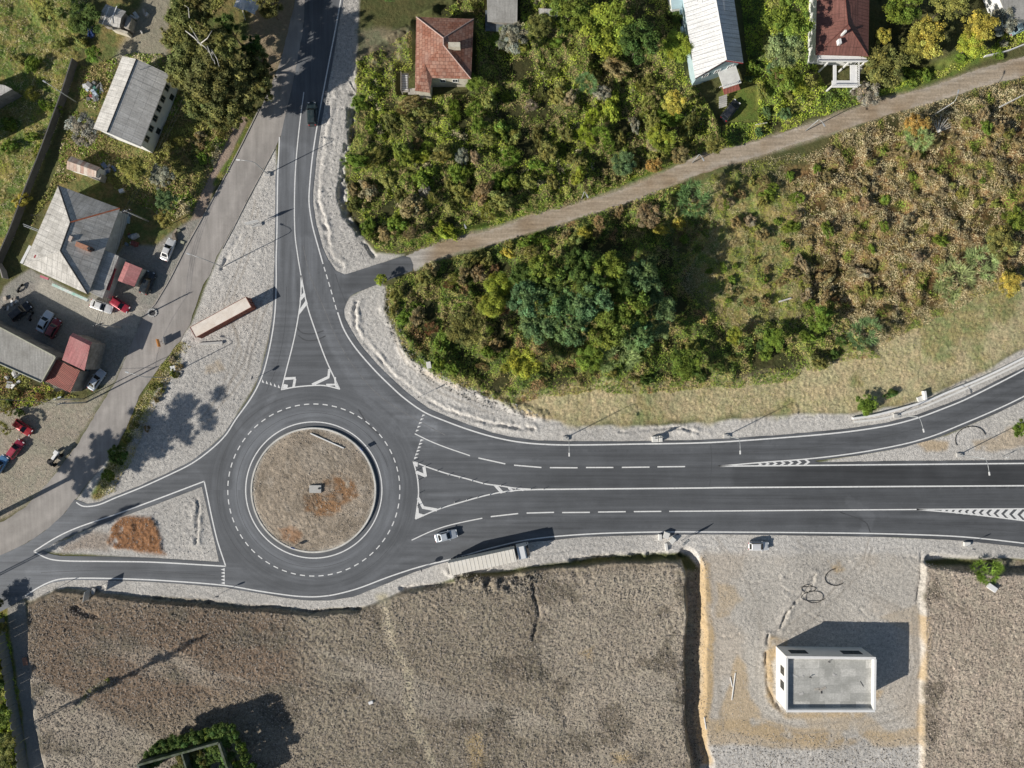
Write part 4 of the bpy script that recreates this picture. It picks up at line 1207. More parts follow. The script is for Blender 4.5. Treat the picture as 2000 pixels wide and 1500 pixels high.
# two slim poplars west of the frame; their long shadows fall across the island and the field
for bx_, by_, h_, z0_, lb_ in ((-68, 1478, 29.5, 12.5, 'slim very tall poplar beyond the left edge beside the brown field'), (-112, 1178, 22.5, 10.5, 'slim tall poplar beyond the left edge near the lower left road')):
    xg, yg = P(bx_, by_); gp = empty('poplar_tree', (xg, yg, 0), 0, lb_, 'tree')
    n_ = 13
    for k in range(n_):
        zz = z0_ + (h_ - z0_) * k / n_; w__ = (.28 + .38 * abs(math.sin(k * 1.3))) * (1.5 if k in (3, 4, 8, 9) else 1)
        c = link('crown', AIRY[k % 4], None, gp, jc('olive')); c.location = (.3 * math.sin(k * 2.1), .3 * math.cos(k * 1.7), zz); c.scale = (w__, w__, 1.3)
    MB().tube([(.25, .3, -.2), (.3, .35, h_ * .6), (.2, .5, h_ * .95)], [.14, .09, .04], 6).build('stem', bark_m, gp, True)
    MB().tube([(-.25, -.3, -.2), (-.3, -.35, h_ * .6), (-.2, -.5, h_ * .98)], [.14, .09, .04], 6).build('stem', bark_m, gp, True)
# ---- bottom left hedge row
for i, (x, y, r, h) in enumerate(((-25,1190,30,5),(-20,1250,30,5),(-5,1300,26,4.5),(0,1340,26,4.5),(8,1400,28,4.5),(18,1450,26,4),(25,1495,28,4),(-50,1330,36,6),(-40,1430,36,6),(10,1225,14,3),(5,1178,12,2.5))):
    tree(x - 8, y, r, h * .8, ['green', 'olive', 'dkolive', 'dkgreen'][i % 4], 'green roadside tree in the row along the bottom left edge', 'airy', group='trees in the row along the bottom left edge')

# ---- shrubs of the thickets, scattered by hand-drawn zones
def scatter(poly, n, rr_, cols, label, group, seed, kinds=('round',), mind=.9, hk=1.0, name='bush', cat='bush'):
    r = random.Random(seed); xs_ = [p[0] for p in poly]; ys_ = [p[1] for p in poly]; pts = []; tries = 0
    while len(pts) < n and tries < n * 60:
        tries += 1
        x, y = r.uniform(min(xs_), max(xs_)), r.uniform(min(ys_), max(ys_))
        if not inside(np.array([x]), np.array([y]), poly)[0]: continue
        w = r.uniform(*rr_)
        xm, ym = P(x, y)
        i = int(np.clip(np.searchsorted(xs, xm), 0, len(xs) - 1)); j = int(np.clip(np.searchsorted(ys, ym), 0, len(ys) - 1))
        if d_road[i, j] < w * S * .8: continue
        if any((x - a) ** 2 + (y - b_) ** 2 < ((w + c) * mind * .7) ** 2 for a, b_, c in pts): continue
        if any(inside(np.array([x]), np.array([y]), q_)[0] for q_ in KEEPP): continue
        pts.append((x, y, w))
    for x, y, w in pts:
        ci = r.choice(list(cols)); bush(x, y, w, ci, label[ci] if isinstance(label, dict) else label, r.choice(kinds), cat, group[ci] if isinstance(group, dict) else group, h=w * S * 1.2 * hk, name=name)


NTH = [(700,200),(780,205),(930,190),(1080,120),(1330,140),(1395,280),(1330,318),(1150,385),(1050,412),(870,465),(760,492),(715,455),(685,400),(680,330),(692,260)]
CN = {'straw': 'straw coloured', 'brown': 'brown', 'olive': 'olive green', 'green': 'mid green', 'pink': 'pinkish brown', 'dkolive': 'dark olive', 'grey': 'grey bare', 'lime': 'bright green', 'rust': 'rust red', 'yellow': 'yellow', 'pale': 'pale green', 'blue': 'bluish green', 'orange': 'orange', 'dkgreen': 'dark green'}


def lab(cols, where): return {c: CN[c] + ' shrub ' + where for c in cols}


def grp(cols, where): return {c: CN[c] + ' shrubs ' + where for c in cols}


def zone(poly, n, rr_, cols, where, seed, kinds=('round', 'airy', 'airy', 'spiky'), **k):
    scatter(poly, n, rr_, cols, lab(set(cols), where), grp(set(cols), where), seed, kinds, **k)


zone(NTH, 80, (12, 25), ['brown', 'olive', 'green', 'dkolive', 'olive', 'green', 'grey', 'lime', 'pink', 'green', 'olive'], 'in the thicket north of the dirt track', 1)
zone([(765,560),(840,525),(960,490),(1010,500),(980,640),(960,740),(880,735),(810,680),(770,620)], 26, (10, 20), ['brown', 'olive', 'rust', 'green', 'olive'], 'in the reddish thicket at the left of the grove', 2)
zone([(900,500),(1050,455),(1300,385),(1330,440),(1280,470),(1000,500)], 16, (10, 17), ['green', 'olive', 'yellow', 'brown'], 'between the dirt track and the grove', 3)
zone([(1000,740),(1300,690),(1480,650),(1640,650),(1640,695),(1480,735),(1200,748)], 18, (9, 16), ['green', 'dkolive', 'olive', 'dkgreen'], 'along the upper edge of the dry grass', 4)
zone([(1430,350),(1700,262),(1990,200),(2020,420),(1880,520),(1760,600),(1600,610),(1400,600),(1420,420)], 96, (7, 16), ['brown', 'pink', 'olive', 'brown', 'olive', 'green', 'pink'], 'in the brown scrub south of the dirt track', 5)
zone([(1320,420),(1400,360),(1560,340),(1600,500),(1640,610),(1500,640),(1380,620),(1340,560)], 24, (6, 13), ['olive', 'green', 'brown'], 'in the grassy clearing right of the grove', 6)
zone([(940,20),(1330,20),(1325,140),(1120,110),(960,130)], 12, (12, 20), ['dkgreen', 'olive', 'green'], 'in the gardens between the top houses', 7, mind=.7)
zone([(1455,120),(1590,150),(1590,250),(1500,265),(1450,265)], 9, (9, 15), ['green', 'rust', 'blue', 'olive'], 'in the garden left of the white terrace', 8)
zone([(1700,150),(1980,60),(1990,110),(1850,140),(1720,185)], 8, (9, 15), ['green', 'olive', 'grey'], 'above the right part of the dirt track', 9)
zone([(10,10),(180,10),(150,130),(90,300),(10,480)], 14, (9, 18), ['olive', 'green', 'yellow'], 'in the meadow at the left edge', 10)
zone([(340,250),(440,250),(400,350),(330,330),(300,310)], 9, (9, 15), ['dkolive', 'green', 'brown'], 'on the bank between the grey shed and the old road', 12)
zone([(350,672),(375,680),(330,760),(290,830),(250,900),(230,880),(270,800),(320,710)], 14, (5, 8), ['olive', 'brown', 'dkolive', 'straw'], 'in the weedy strip along the old road', 13, mind=.6)
zone([(0,770),(60,765),(150,770),(80,790),(0,820)], 7, (7, 12), ['olive', 'dkgreen', 'rust'], 'behind the small red roofed sheds', 14)
bush(216, 1324, 5, 'olive', 'small olive shrub alone in the ditch of the brown field', 'round')
bush(1740, 770, 12, 'dkgreen', 'dark low shrub lying in its own shade at the foot of the dry slope', 'round')


# ---- undergrowth that nobody could count
def undergrowth(name, poly, dens, pal, seed, hmax=1.1, size=(.10, .24), wl=3.6, thr=-.17, label=None, tilt=.5, asp=.5):
    r = np.random.default_rng(seed); w = W(poly)
    x0_, x1 = min(p[0] for p in w), max(p[0] for p in w); y0_, y1 = min(p[1] for p in w), max(p[1] for p in w)
    n = int((x1 - x0_) * (y1 - y0_) * dens)
    x = r.uniform(x0_, x1, n); y = r.uniform(y0_, y1, n)
    jx = x + fbm(x, y, 4, 11, 3) * 2; jy = y + fbm(x, y, 4, 29, 3) * 2
    k = inside(jx, jy, w)
    for q_ in KEEPP: k &= ~inside(x, y, W(q_))
    x, y = x[k], y[k]
    i = np.clip(np.searchsorted(xs, x), 0, len(xs) - 1); j = np.clip(np.searchsorted(ys, y), 0, len(ys) - 1)
    k = (d_road[i, j] > .35) | ((d_dirt[i, j] > -.25) & (d_new[i, j] > .5) & (r.random(len(x)) < .6)); x, y = x[k], y[k]
    f = fbm(x, y, 3.8, 300, 4); k = f > thr + r.uniform(-.06, .06, len(x)); x, y, f = x[k], y[k], f[k]
    z = gzv(x, y) + r.uniform(.02, .30, len(x)) * (.5 + .5 * hmax)
    gx_, gy_ = gzv(x + .3, y) - gzv(x - .3, y), gzv(x, y + .3) - gzv(x, y - .3)
    nrm = np.column_stack([-gx_ / .6, -gy_ / .6, np.ones(len(x))])
    pa = np.array([LC[c] for c in pal]); sel = np.clip(((fbm(x, y, 3.5, seed + 9, 3) * 1.5 + .5) * len(pa) + r.normal(0, .4, len(x))).astype(int), 0, len(pa) - 1)
    t = pa[sel] * r.uniform(.85, 1.4, (len(x), 1))
    v, q = leaf_quads(np.column_stack([x, y, z]), r.uniform(*size, len(x)), asp, tilt, r, nrm)
    me_ = np_mesh(name, v, q, attrs={'tone': np.repeat(t, 4, 0)}); me_.materials.append(leaf_m)
    return tag(link(name, me_), label, 'undergrowth', kind='stuff')


undergrowth('undergrowth', [(690,200),(700,120),(820,60),(960,-40),(1320,-40),(1335,150),(1400,200),(1405,292),(1330,318),(1150,390),(870,470),(780,500),(735,495),(700,450),(676,400),(672,320)], 54, ['olive', 'green', 'dkolive', 'brown', 'green', 'olive', 'lime', 'green', 'straw'], 31, 1.9, (.07, .19), label='tangle of low brambles and weeds north of the dirt track')
undergrowth('undergrowth', [(755,560),(800,532),(960,482),(1150,423),(1330,360),(1400,440),(1330,560),(1420,640),(1640,610),(1720,695),(1480,752),(1300,765),(1130,768),(1000,788),(950,772),(850,730),(800,700),(770,650)], 54, ['rust', 'olive', 'dkgreen', 'green', 'olive', 'brown', 'green'], 32, 1.7, (.07, .19), label='tangle of low weeds under and around the dense grove')
undergrowth('undergrowth', [(1540,335),(1640,258),(1740,226),(1900,178),(2060,126),(2060,520),(1900,590),(1780,645),(1700,690),(1620,660),(1560,480)], 60, ['green', 'olive', 'brown', 'pink', 'straw', 'pink', 'brown', 'olive', 'green'], 33, 1.4, (.06, .17), label='brown withered weeds covering the scrub south of the dirt track')
undergrowth('tall_grass', [(1290,420),(1400,340),(1480,312),(1570,300),(1600,500),(1600,640),(1420,650),(1330,560)], 44, ['olive', 'straw', 'brown', 'straw', 'olive', 'lime', 'pink'], 34, 1.0, (.07, .19), label='matted yellow green tall grass of the clearing', thr=-.2, asp=.22)
undergrowth('dry_grass', [(950,768),(1060,762),(1130,748),(1300,748),(1500,734),(1640,702),(1800,630),(1990,538),(2100,490),(2100,640),(2000,676),(1850,754),(1760,789),(1560,803),(1300,828),(1130,826),(1060,810)], 30, ['straw', 'olive', 'straw', 'pink', 'olive', 'straw'], 35, .5, (.05, .14), label='dry straw coloured grass on the slope above the new road', thr=-.06, asp=.2)
undergrowth('meadow_grass', [(-60,-60),(185,-60),(152,130),(100,290),(45,410),(0,520),(-60,560)], 26, ['lime', 'olive', 'straw', 'green', 'straw', 'olive'], 36, .5, (.08, .2), label='yellow green rough meadow at the left edge', thr=-.12, asp=.3)
undergrowth('undergrowth', [(190,-60),(340,-60),(330,110),(240,110),(160,130),(120,300),(60,450),(110,365),(180,330),(330,440),(400,400),(450,320),(500,210),(460,230),(340,110),(500,-60),(190,-60)], 44, ['olive', 'dkolive', 'brown', 'green', 'straw'], 37, .9, label='weeds around the sheds and along the old road')
undergrowth('undergrowth', [(1400,-40),(1600,-40),(1600,150),(1720,175),(1930,100),(2060,-40),(2060,60),(1900,125),(1640,215),(1480,270),(1400,290),(1410,240)], 42, ['dkgreen', 'green', 'lime', 'olive'], 38, 1.0, label='green garden weeds around the houses at the top right')
undergrowth('undergrowth', [(350,668),(372,676),(335,745),(295,820),(262,880),(225,960),(180,975),(215,900),(262,810),(310,720)], 50, ['olive', 'straw', 'brown', 'dkolive', 'straw'], 39, .4, (.06, .17), label='weeds on the strip between the old road and the gravel')
undergrowth('undergrowth', [(-60,700),(60,720),(110,762),(150,775),(60,790),(-60,820)], 40, ['olive', 'dkolive', 'rust', 'lime'], 40, .8, label='weeds and rubbish behind the red sheds')
undergrowth('undergrowth', [(-80,1170),(-10,1175),(18,1240),(40,1400),(60,1560),(-80,1560)], 40, ['olive', 'green', 'lime', 'dkolive'], 41, 1.0, label='weeds under the row of trees at the bottom left')


# ---- loose stones and rubble on the bare ground
def stones(name, poly, dens, size, tone, seed, label, thr=-1.):
    r = np.random.default_rng(seed); w = W(poly)
    x0_, x1 = min(p[0] for p in w), max(p[0] for p in w); y0_, y1 = min(p[1] for p in w), max(p[1] for p in w)
    n = int((x1 - x0_) * (y1 - y0_) * dens); x = r.uniform(x0_, x1, n); y = r.uniform(y0_, y1, n)
    k = inside(x, y, w); x, y = x[k], y[k]
    i = np.clip(np.searchsorted(xs, x), 0, len(xs) - 1); j = np.clip(np.searchsorted(ys, y), 0, len(ys) - 1)
    k = (d_road[i, j] > .4) & (fbm(x, y, 3, seed, 3) > thr); x, y = x[k], y[k]; n = len(x)
    z = gzv(x, y); s = r.uniform(.3, 1, n) ** 2 * (size[1] - size[0]) + size[0]
    base = np.array([[1,0,0],[0,1,0],[-1,0,0],[0,-1,0],[0,0,.9],[0,0,-.3]], float)
    v = base[None] * (s[:, None, None] * r.uniform(.6, 1.2, (n, 6, 1)))
    a = r.uniform(0, 6.28, n); cs, sn = np.cos(a), np.sin(a)
    vx = v[..., 0] * cs[:, None] - v[..., 1] * sn[:, None]; vy = v[..., 0] * sn[:, None] + v[..., 1] * cs[:, None]
    v = np.stack([vx + x[:, None], vy + y[:, None], v[..., 2] + z[:, None]], -1).reshape(-1, 3)
    f = np.array([[0,1,4],[1,2,4],[2,3,4],[3,0,4]])
    q = (f[None] + (np.arange(n) * 6)[:, None, None]).reshape(-1, 3)
    t = np.array(tone)[None] * r.uniform(.25, 1.5, (n, 1)); t = np.repeat(t, 6, 0)
    me_ = np_mesh(name, v, q, attrs={'tone': np.clip(t, 0, .8)}); me_.materials.append(stone_m)
    return tag(link(name, me_), label, 'stones', kind='stuff')


stone_m, nt, b = newmat('stone', 0.9, 0.2)
nt.links.new(N(nt, 'ShaderNodeAttribute', attribute_name='tone').outputs['Color'], b.inputs['Base Color'])
F1 = [(58,1185),(110,1160),(400,1184),(600,1200),(700,1194),(790,1160),(905,1130),(1100,1110),(1330,1100),(1338,1500),(1345,1560),(110,1560),(60,1280)]
F2 = [(1805,1100),(1940,1122),(2060,1130),(2060,1560),(1795,1560)]
stones('rubble', F1, 22, (.04, .17), (.40, .35, .30), 51, 'stones and clods scattered over the brown field')
stones('rubble', F2, 20, (.04, .17), (.50, .42, .35), 52, 'stones and clods on the field at the bottom right')
stones('rubble', [(880,1112),(985,1128),(1060,1118),(1050,1160),(900,1155)], 14, (.08, .3), (.26, .235, .2), 53, 'coarse rubble heaped on the field edge below the truck')
stones('rubble', [(745,555),(770,560),(790,660),(850,720),(960,768),(1060,812),(1040,822),(930,790),(830,740),(760,660)], 10, (.06, .24), (.42, .40, .37), 54, 'pale rubble at the foot of the thicket')
stones('gravel', [(370,640),(545,300),(540,620),(510,740),(440,850),(270,955),(180,985),(350,670)], 4, (.04, .12), (.5, .48, .46), 55, 'loose gravel between the old and the new road')
stones('gravel', [(1376,1085),(1800,1085),(1806,1440),(1376,1440)], 3, (.04, .12), (.48, .45, .42), 56, 'loose gravel around the white building')
stones('rubble', [(1380,1430),(1800,1440),(1800,1560),(1370,1560)], 7, (.05, .18), (.42, .38, .33), 57, 'rubble at the bottom of the lot of the white building')
stones('gravel', [(606,300),(640,120),(670,-60),(700,-60),(697,150),(680,400),(735,495),(650,530)], 5, (.04, .13), (.5, .48, .46), 58, 'loose gravel between the northern road and the thicket')
stones('rubble', [(-20,790),(200,800),(150,880),(60,980),(-20,1010)], 1.6, (.04, .14), (.5, .46, .42), 59, 'stones and litter on the dirt lot at the left')
stones('rubble', [(1376,1085),(1380,1500),(1350,1500),(1362,1100)], 18, (.05, .2), (.36, .30, .24), 61, 'clods along the flank of the long ditch')
stones('gravel', [(90,1070),(400,950),(435,1100),(120,1084)], 5, (.04, .12), (.5, .48, .46), 60, 'gravel of the triangular island')
# ================================================================= buildings
wall_white = simple('white_plaster', (0.80, 0.80, 0.79), 0.8, 0.06, .6)
wall_grey = simple('grey_plaster', (0.62, 0.62, 0.60), 0.85, 0.15, .8, c2=(0.5, 0.49, 0.46))
wall_cream = simple('cream_plaster', (0.66, 0.62, 0.52), 0.85, 0.15, .8, c2=(0.5, 0.46, 0.38))
wall_block = simple('block_wall', (0.36, 0.33, 0.30), 0.9, 0.25, .9, c2=(0.24, 0.22, 0.2))
wall_blue = simple('pale_blue_board', (0.45, 0.58, 0.62), 0.8, 0.12, .8)
wood_m = simple('weathered_wood', (0.42, 0.39, 0.35), 0.85, 0.3, 2.2)
concrete_m = simple('concrete', (0.55, 0.54, 0.52), 0.85, 0.18, .8, c2=(0.42, 0.41, 0.40))
white_m = simple('white_paint', (0.82, 0.82, 0.82), 0.6, 0.06, 1.0)
redtrim_m = simple('red_trim', (0.40, 0.06, 0.07), 0.6, 0.15, 1.0)
brick_m = simple('chimney_brick', (0.42, 0.22, 0.15), 0.9, 0.3, 3)
dark_m = simple('dark_metal', (0.05, 0.05, 0.055), 0.6, 0.2, 2)
steel_m = simple('galvanised_steel', (0.50, 0.52, 0.54), 0.45, 0.12, 2, metal=.3)
glassm, nt_, b_ = newmat('window_glass', 0.12, 0.6); b_.inputs['Base Color'].default_value = (0.03, 0.045, 0.055, 1)
fib_m = roofmat('fibre_cement_roof', (0.62, 0.60, 0.57), (0.52, 0.50, 0.47), .18, 1.05, 1.6, .45, stain=(.2, .19, .17), stainf=.45, offs=0)
fib2_m = roofmat('pale_sheet_roof', (0.68, 0.66, 0.63), (0.60, 0.58, 0.55), .18, 1.1, 1.75, .4, stain=(.26, .25, .23), stainf=.35)
tile_m = roofmat('red_metal_tile_roof', (0.31, 0.125, 0.08), (0.45, 0.26, 0.195), .22, .75, .62, .6, stain=(.38, .25, .21), stainf=.6, offs=.5)
brown_m = roofmat('brown_seamed_roof', (0.20, 0.092, 0.075), (0.225, 0.105, 0.088), .6, .62, 2.6, .6, rough=.5, stain=(.3, .15, .12), stainf=.3, cb=.2, offs=0)
seam_m = roofmat('white_seamed_roof', (0.80, 0.80, 0.80), (0.76, 0.76, 0.76), .4, .85, 30, .82, rough=.5, stain=(.6, .59, .57), stainf=.25, cb=.15, offs=0)
red_m = roofmat('red_corrugated_roof', (0.50, 0.20, 0.20), (0.46, 0.18, 0.18), .2, .8, 20, .25, rough=.55, stain=(.55, .33, .31), stainf=.5, cb=.7)
dred_m = roofmat('dark_red_corrugated_roof', (0.33, 0.10, 0.08), (0.38, 0.14, 0.11), .28, .56, 20, .45, rough=.6, stain=(.2, .09, .06), stainf=.5, cb=.9)
rust_m = roofmat('rusty_sheet_roof', (0.62, 0.52, 0.44), (0.36, 0.14, 0.08), .15, .7, 20, .4, stain=(.7, .66, .6), stainf=.5, cb=.5)
slab_m = roofmat('precast_slab_roof', (0.60, 0.59, 0.56), (0.38, 0.38, 0.36), 3, 2.9, 1.55, .3, rough=.9, stain=(.27, .27, .25), stainf=.75, cb=.0, offs=.37, streak=.03)
felt_m = roofmat('felt_roof', (0.40, 0.39, 0.37), (0.36, 0.35, 0.33), 2, 3.5, 3.5, .15, rough=.95, stain=(.24, .23, .21), stainf=.6, cb=0)


def roof(name, planes, th, mat, parent, origin, label=None):
    """sloping planes (lists of 3-D points, plan-metres) with thickness; uv in metres along eave / up slope"""
    mb = MB(); ox, oy = origin; edges = {}
    for pl in planes:
        p = [Vector((q[0] - ox, q[1] - oy, q[2])) for q in pl]
        n = (p[1] - p[0]).cross(p[2] - p[0]).normalized()
        if n.z < 0: p.reverse(); n = -n
        u = Vector((0, 0, 1)).cross(n)
        u = Vector((1, 0, 0)) if u.length < .02 else u.normalized()
        v = n.cross(u)
        mb.poly(p, [(q.dot(u) + 50, q.dot(v) + 50) for q in p])
        dn = [q - Vector((0, 0, th)) for q in p]
        mb.poly(list(reversed(dn)))
        for i in range(len(p)):
            a, b_ = p[i], p[(i + 1) % len(p)]
            ka = tuple(round(c, 3) for c in a); kb = tuple(round(c, 3) for c in b_)
            edges[(ka, kb)] = (a, b_, dn[i], dn[(i + 1) % len(p)])
    for (ka, kb), (a, b_, c, d) in edges.items():
        if (kb, ka) not in edges: mb.poly([a, c, d, b_])
    return mb.build(name, mat, parent, label=label)


def inset(q, d):
    """move the corners of a CCW or CW quad inward by d"""
    c = Vector((sum(p[0] for p in q) / len(q), sum(p[1] for p in q) / len(q)))
    out = []
    n = len(q)
    for i in range(n):
        p = Vector(q[i]); a = (Vector(q[i - 1]) - p).normalized(); b_ = (Vector(q[(i + 1) % n]) - p).normalized()
        out.append(tuple(p + (a + b_) * d))
    return out


def walls(q, h, mat, parent, origin, gable=None, z0=-.4):
    """walls under a quad; gable=(i, ridge point) lists triangular tops"""
    mb = MB(); ox, oy = origin
    mb.prism([(x - ox, y - oy) for x, y in q], z0, h)
    if gable:
        for i, rz, rp in gable:
            a, b_ = q[i], q[(i + 1) % len(q)]
            mb.poly([(a[0] - ox, a[1] - oy, h), (b_[0] - ox, b_[1] - oy, h), (rp[0] - ox, rp[1] - oy, rz)])
            mb.poly([(b_[0] - ox, b_[1] - oy, h), (a[0] - ox, a[1] - oy, h), (rp[0] - ox, rp[1] - oy, rz)])
    return mb.build('wall', mat, parent)


def window(parent, origin, a, b_, t, z, w, h, frame=None, name='window', pane=True):
    """window on wall a-b (outside is to the right of a->b for CCW plans reversed by sign), centred at fraction t"""
    ax, ay = a; bx, by = b_; L = math.hypot(bx - ax, by - ay); ux, uy = (bx - ax) / L, (by - ay) / L
    nx_, ny_ = uy, -ux
    cx, cy = ax + (bx - ax) * t - origin[0], ay + (by - ay) * t - origin[1]; rz = math.atan2(uy, ux)
    mb = MB(); f = .09
    for dx_, dz, sx_, sz in ((0, h / 2, w + f, f), (0, -h / 2, w + f, f), (-w / 2, 0, f, h - f), (w / 2, 0, f, h - f), (0, 0, .05, h - f)):
        mb.box((cx + ux * dx_ + nx_ * .03, cy + uy * dx_ + ny_ * .03, z + dz), (sx_, .1, sz), rz)
    o = mb.build(name, frame or white_m, parent)
    g = MB(); g.box((cx + nx_ * .012, cy + ny_ * .012, z), (w, .03, h), rz); g.build('pane', glassm, o)
    return o


def ccw(q):
    a = sum(q[i][0] * q[(i + 1) % len(q)][1] - q[(i + 1) % len(q)][0] * q[i][1] for i in range(len(q)))
    return q if a > 0 else q[::-1]


def Q(pts, z): return [P(x, y, z) for x, y in pts]


def mid(a, b_, t=.5): return (a[0] + (b_[0] - a[0]) * t, a[1] + (b_[1] - a[1]) * t)


def gable_house(name, label, cat, px, eave, ridge, rmat, wmat, axis=0, over=.35, rt=.12, rsplit=.5, bargeboard=None, lbl_planes=None):
    """px: four roof corners seen at eave height, 0-1 and 2-3 are the gable ends when axis=0"""
    q = Q(px, eave); q = q if axis == 0 else q[1:] + q[:1]
    c = (sum(p[0] for p in q) / 4, sum(p[1] for p in q) / 4)
    e = empty(name, (c[0], c[1], 0), 0, label, cat)
    r0, r1 = mid(q[0], q[1], rsplit), mid(q[3], q[2], rsplit)
    R0, R1 = (*r0, ridge), (*r1, ridge); E = [(*p, eave) for p in q]
    roof('roof', [[E[0], R0, R1, E[3]], [R0, E[1], E[2], R1]], rt, rmat, e, c)
    qi = inset(q, over)
    ri0, ri1 = mid(qi[0], qi[1], rsplit), mid(qi[3], qi[2], rsplit); k = ridge - .2
    walls(qi, eave - rt - .02, wmat, e, c, [(0, k, ri0), (2, k, ri1)])
    return e, q, qi, c, (r0, r1)


def hip_planes(q, eave, ridge, a1, a2):
    """corners q0..q3; a1 apex near edge q0q1, a2 apex near edge q2q3"""
    E = [(*p, eave) for p in q]; A1 = (*a1, ridge); A2 = (*a2, ridge)
    return [[E[0], E[1], A1], [E[1], E[2], A2, A1], [E[2], E[3], A2], [E[3], E[0], A1, A2]]


def ridge_caps(lines, mat, e, c, r=.09, name='ridge_cap'):
    for l in lines:
        MB().tube([(p[0] - c[0], p[1] - c[1], p[2] + .03) for p in l], r, 6).build(name, mat, e)


# ---- B1 long grey two-storey shed
e, q, qi, c, rr_ = gable_house('long_shed', 'long grey gabled two storey building with pale patched sheet roof and six upper windows', 'building', [(239, 110), (331, 145), (275, 287), (182, 251)], 5.0, 7.0, fib2_m, wall_white, 0, .3, rsplit=.42)
qc = ccw(qi)
# east wall: nearest edge to the centre
east = max(range(4), key=lambda i: mid(qc[i], qc[(i + 1) % 4])[0] * .9 - mid(qc[i], qc[(i + 1) % 4])[1] * .3)
a, b_ = qc[east], qc[(east + 1) % 4]
for t in (.12, .27, .42, .56, .70, .86): window(e, c, a, b_, t, 3.7, 1.15, 1.5, wood_m)
for t in (.30, .80): window(e, c, a, b_, t, 1.2, 1.0, 1.2, dark_m)
ridge_caps([[(*rr_[0], 7.0), (*rr_[1], 7.0)]], dark_m, e, c, .10)
MB().tube([(2.4, 5.2, 5.5), (2.4, 5.2, 7.4)], .05, 6).tube([(1.9, 5.2, 7.2), (2.9, 5.3, 7.2)], .03, 5).build('aerial', steel_m, e)

# ---- B2 hut
e, q, qi, c, rr_ = gable_house('hut', 'small grey hut with two pale strips on its roof near the top left corner', 'hut', [(207, 8), (246, 22), (233, 54), (192, 45)], 2.6, 3.1, fib_m, wall_block, 1, .25)
for k in (-.9, .55):
    MB().box((k - .1, .1 * k, 3.12 - abs(k) * .05), (.16, 3.6, .05), R(-22)).build('roof_batten', white_m, e)
MB().box((.9, -2.2, .9), (3.2, .5, 1.6), R(-18)).build('lean_to', wall_cream, e)
MB().box((2.6, -.8, 1.0), (.9, 2.2, 1.9), R(-18)).build('side_shed', wood_m, e)
# ---- B3 rusty shed
e, q, qi, c, rr_ = gable_house('rusty_shed', 'small shed with rust striped roof and white front beside the workshop', 'shed', [(139, 305), (196, 327), (187, 347), (130, 330)], 2.7, 3.3, rust_m, wall_white, 1, .12, rsplit=.45)
MB().box((1.6, -1.2, .9), (2.6, 1.3, 1.8), R(-20)).build('porch', wood_m, e)

# ---- B4 workshop with the big hip roof
EA, RI = 4.6, 7.4
NW, NE, SE, SW = Q([(114, 362), (234, 407), (172, 575), (46, 517)], EA); A1, A2 = Q([(138, 434), (118, 490)], RI)
c = P(130, 475, 4); e = empty('workshop', (c[0], c[1], 0), 0, 'large workshop with grey corrugated hip roof, red hip line and brick chimney stacks', 'building')
roof('roof', hip_planes([NW, NE, SE, SW], EA, RI, A1, A2), .12, fib_m, e, c)
wl = inset([NW, NE, SE, SW], .4); walls(wl, EA - .14, wall_grey, e, c)
ridge_caps([[(*A1, RI), (*NE, EA)]], simple('red_ridge', (.5, .16, .08), .8, .3, 3), e, c, .14)
ridge_caps([[(*NW, EA), (*A1, RI)], [(*A1, RI), (*A2, RI)], [(*A2, RI), (*SE, EA)]], dark_m, e, c, .13)
ridge_caps([[(*A2, RI), (*SW, EA)]], fib2_m, e, c, .08)


def lb(px, py, z, d, rz, mat, name, par, cc):
    x, y = P(px, py, z); return MB().box((x - cc[0], y - cc[1], z - d[2] / 2), d, rz).build(name, mat, par)


lb(135, 465, 7.2, (1.0, 1.0, 2.2), R(-25), simple('pale_chimney', (.6, .5, .44), .9, .2, 3), 'chimney', e, c)
lb(158, 480, 6.6, (3.0, .9, 1.8), R(-22), brick_m, 'chimney', e, c)
lb(173, 485, 6.7, (.5, .5, 1.7), R(-22), dark_m, 'flue', e, c)
lb(73, 503, 5.4, (1.3, .6, .25), R(-25), redtrim_m, 'roof_hatch', e, c)
x, y = P(145, 445, 5.9)
anx = [P(202, 487, 3.8), P(232, 500, 3.3), P(200, 583, 3.3), P(172, 569, 3.8)]
roof('annex_roof', [[(*anx[0], 3.95), (*anx[1], 3.3), (*anx[2], 3.3), (*anx[3], 3.95)]], .1, fib_m, e, c)
walls(inset(anx, .25), 3.15, wall_grey, e, c).name = 'annex_wall'
# white boards and long sign on the west and south fronts
lb(50, 497, 2.9, (.5, 3.8, .3), R(-27), white_m, 'awning', e, c)
lb(136, 571, 3.1, (7.4, .5, .5), R(-24), simple('white_green_sign', (.75, .78, .76), .6, .08, 1, c2=(.35, .62, .52)), 'fascia_board', e, c)
lb(216, 545, 3.0, (.7, 4.4, .25), R(-18), redtrim_m, 'awning', e, c)
lb(86, 542, 3.0, (1.6, .4, .3), R(-20), simple('pink_board', (.6, .2, .25), .7, .1, 1), 'awning', e, c)
for k, (px, py) in enumerate(((226, 440), (213, 468), (207, 482))):
    lb(px, py, 2.4, (.9, 1.7 - .3 * k, 1.0), R(-18), wall_blue if k else white_m, 'bay_window', e, c)
MB().tube([(-8.4, 3.4, 3.6), (-5.6, 2.3, 3.6)], .06, 6).build('pipe', steel_m, e); MB().tube([(-8.5, 3.75, 3.6), (-5.6, 2.6, 3.6)], .06, 6).build('pipe', steel_m, e)

# ---- B5 kiosk
gable_house('kiosk', 'small kiosk with bright red ribbed gable roof beside the dark parked car', 'kiosk', [(245, 511), (278, 524), (262, 560), (230, 548)], 2.7, 3.2, red_m, wall_cream, 0, .15, rsplit=.35)
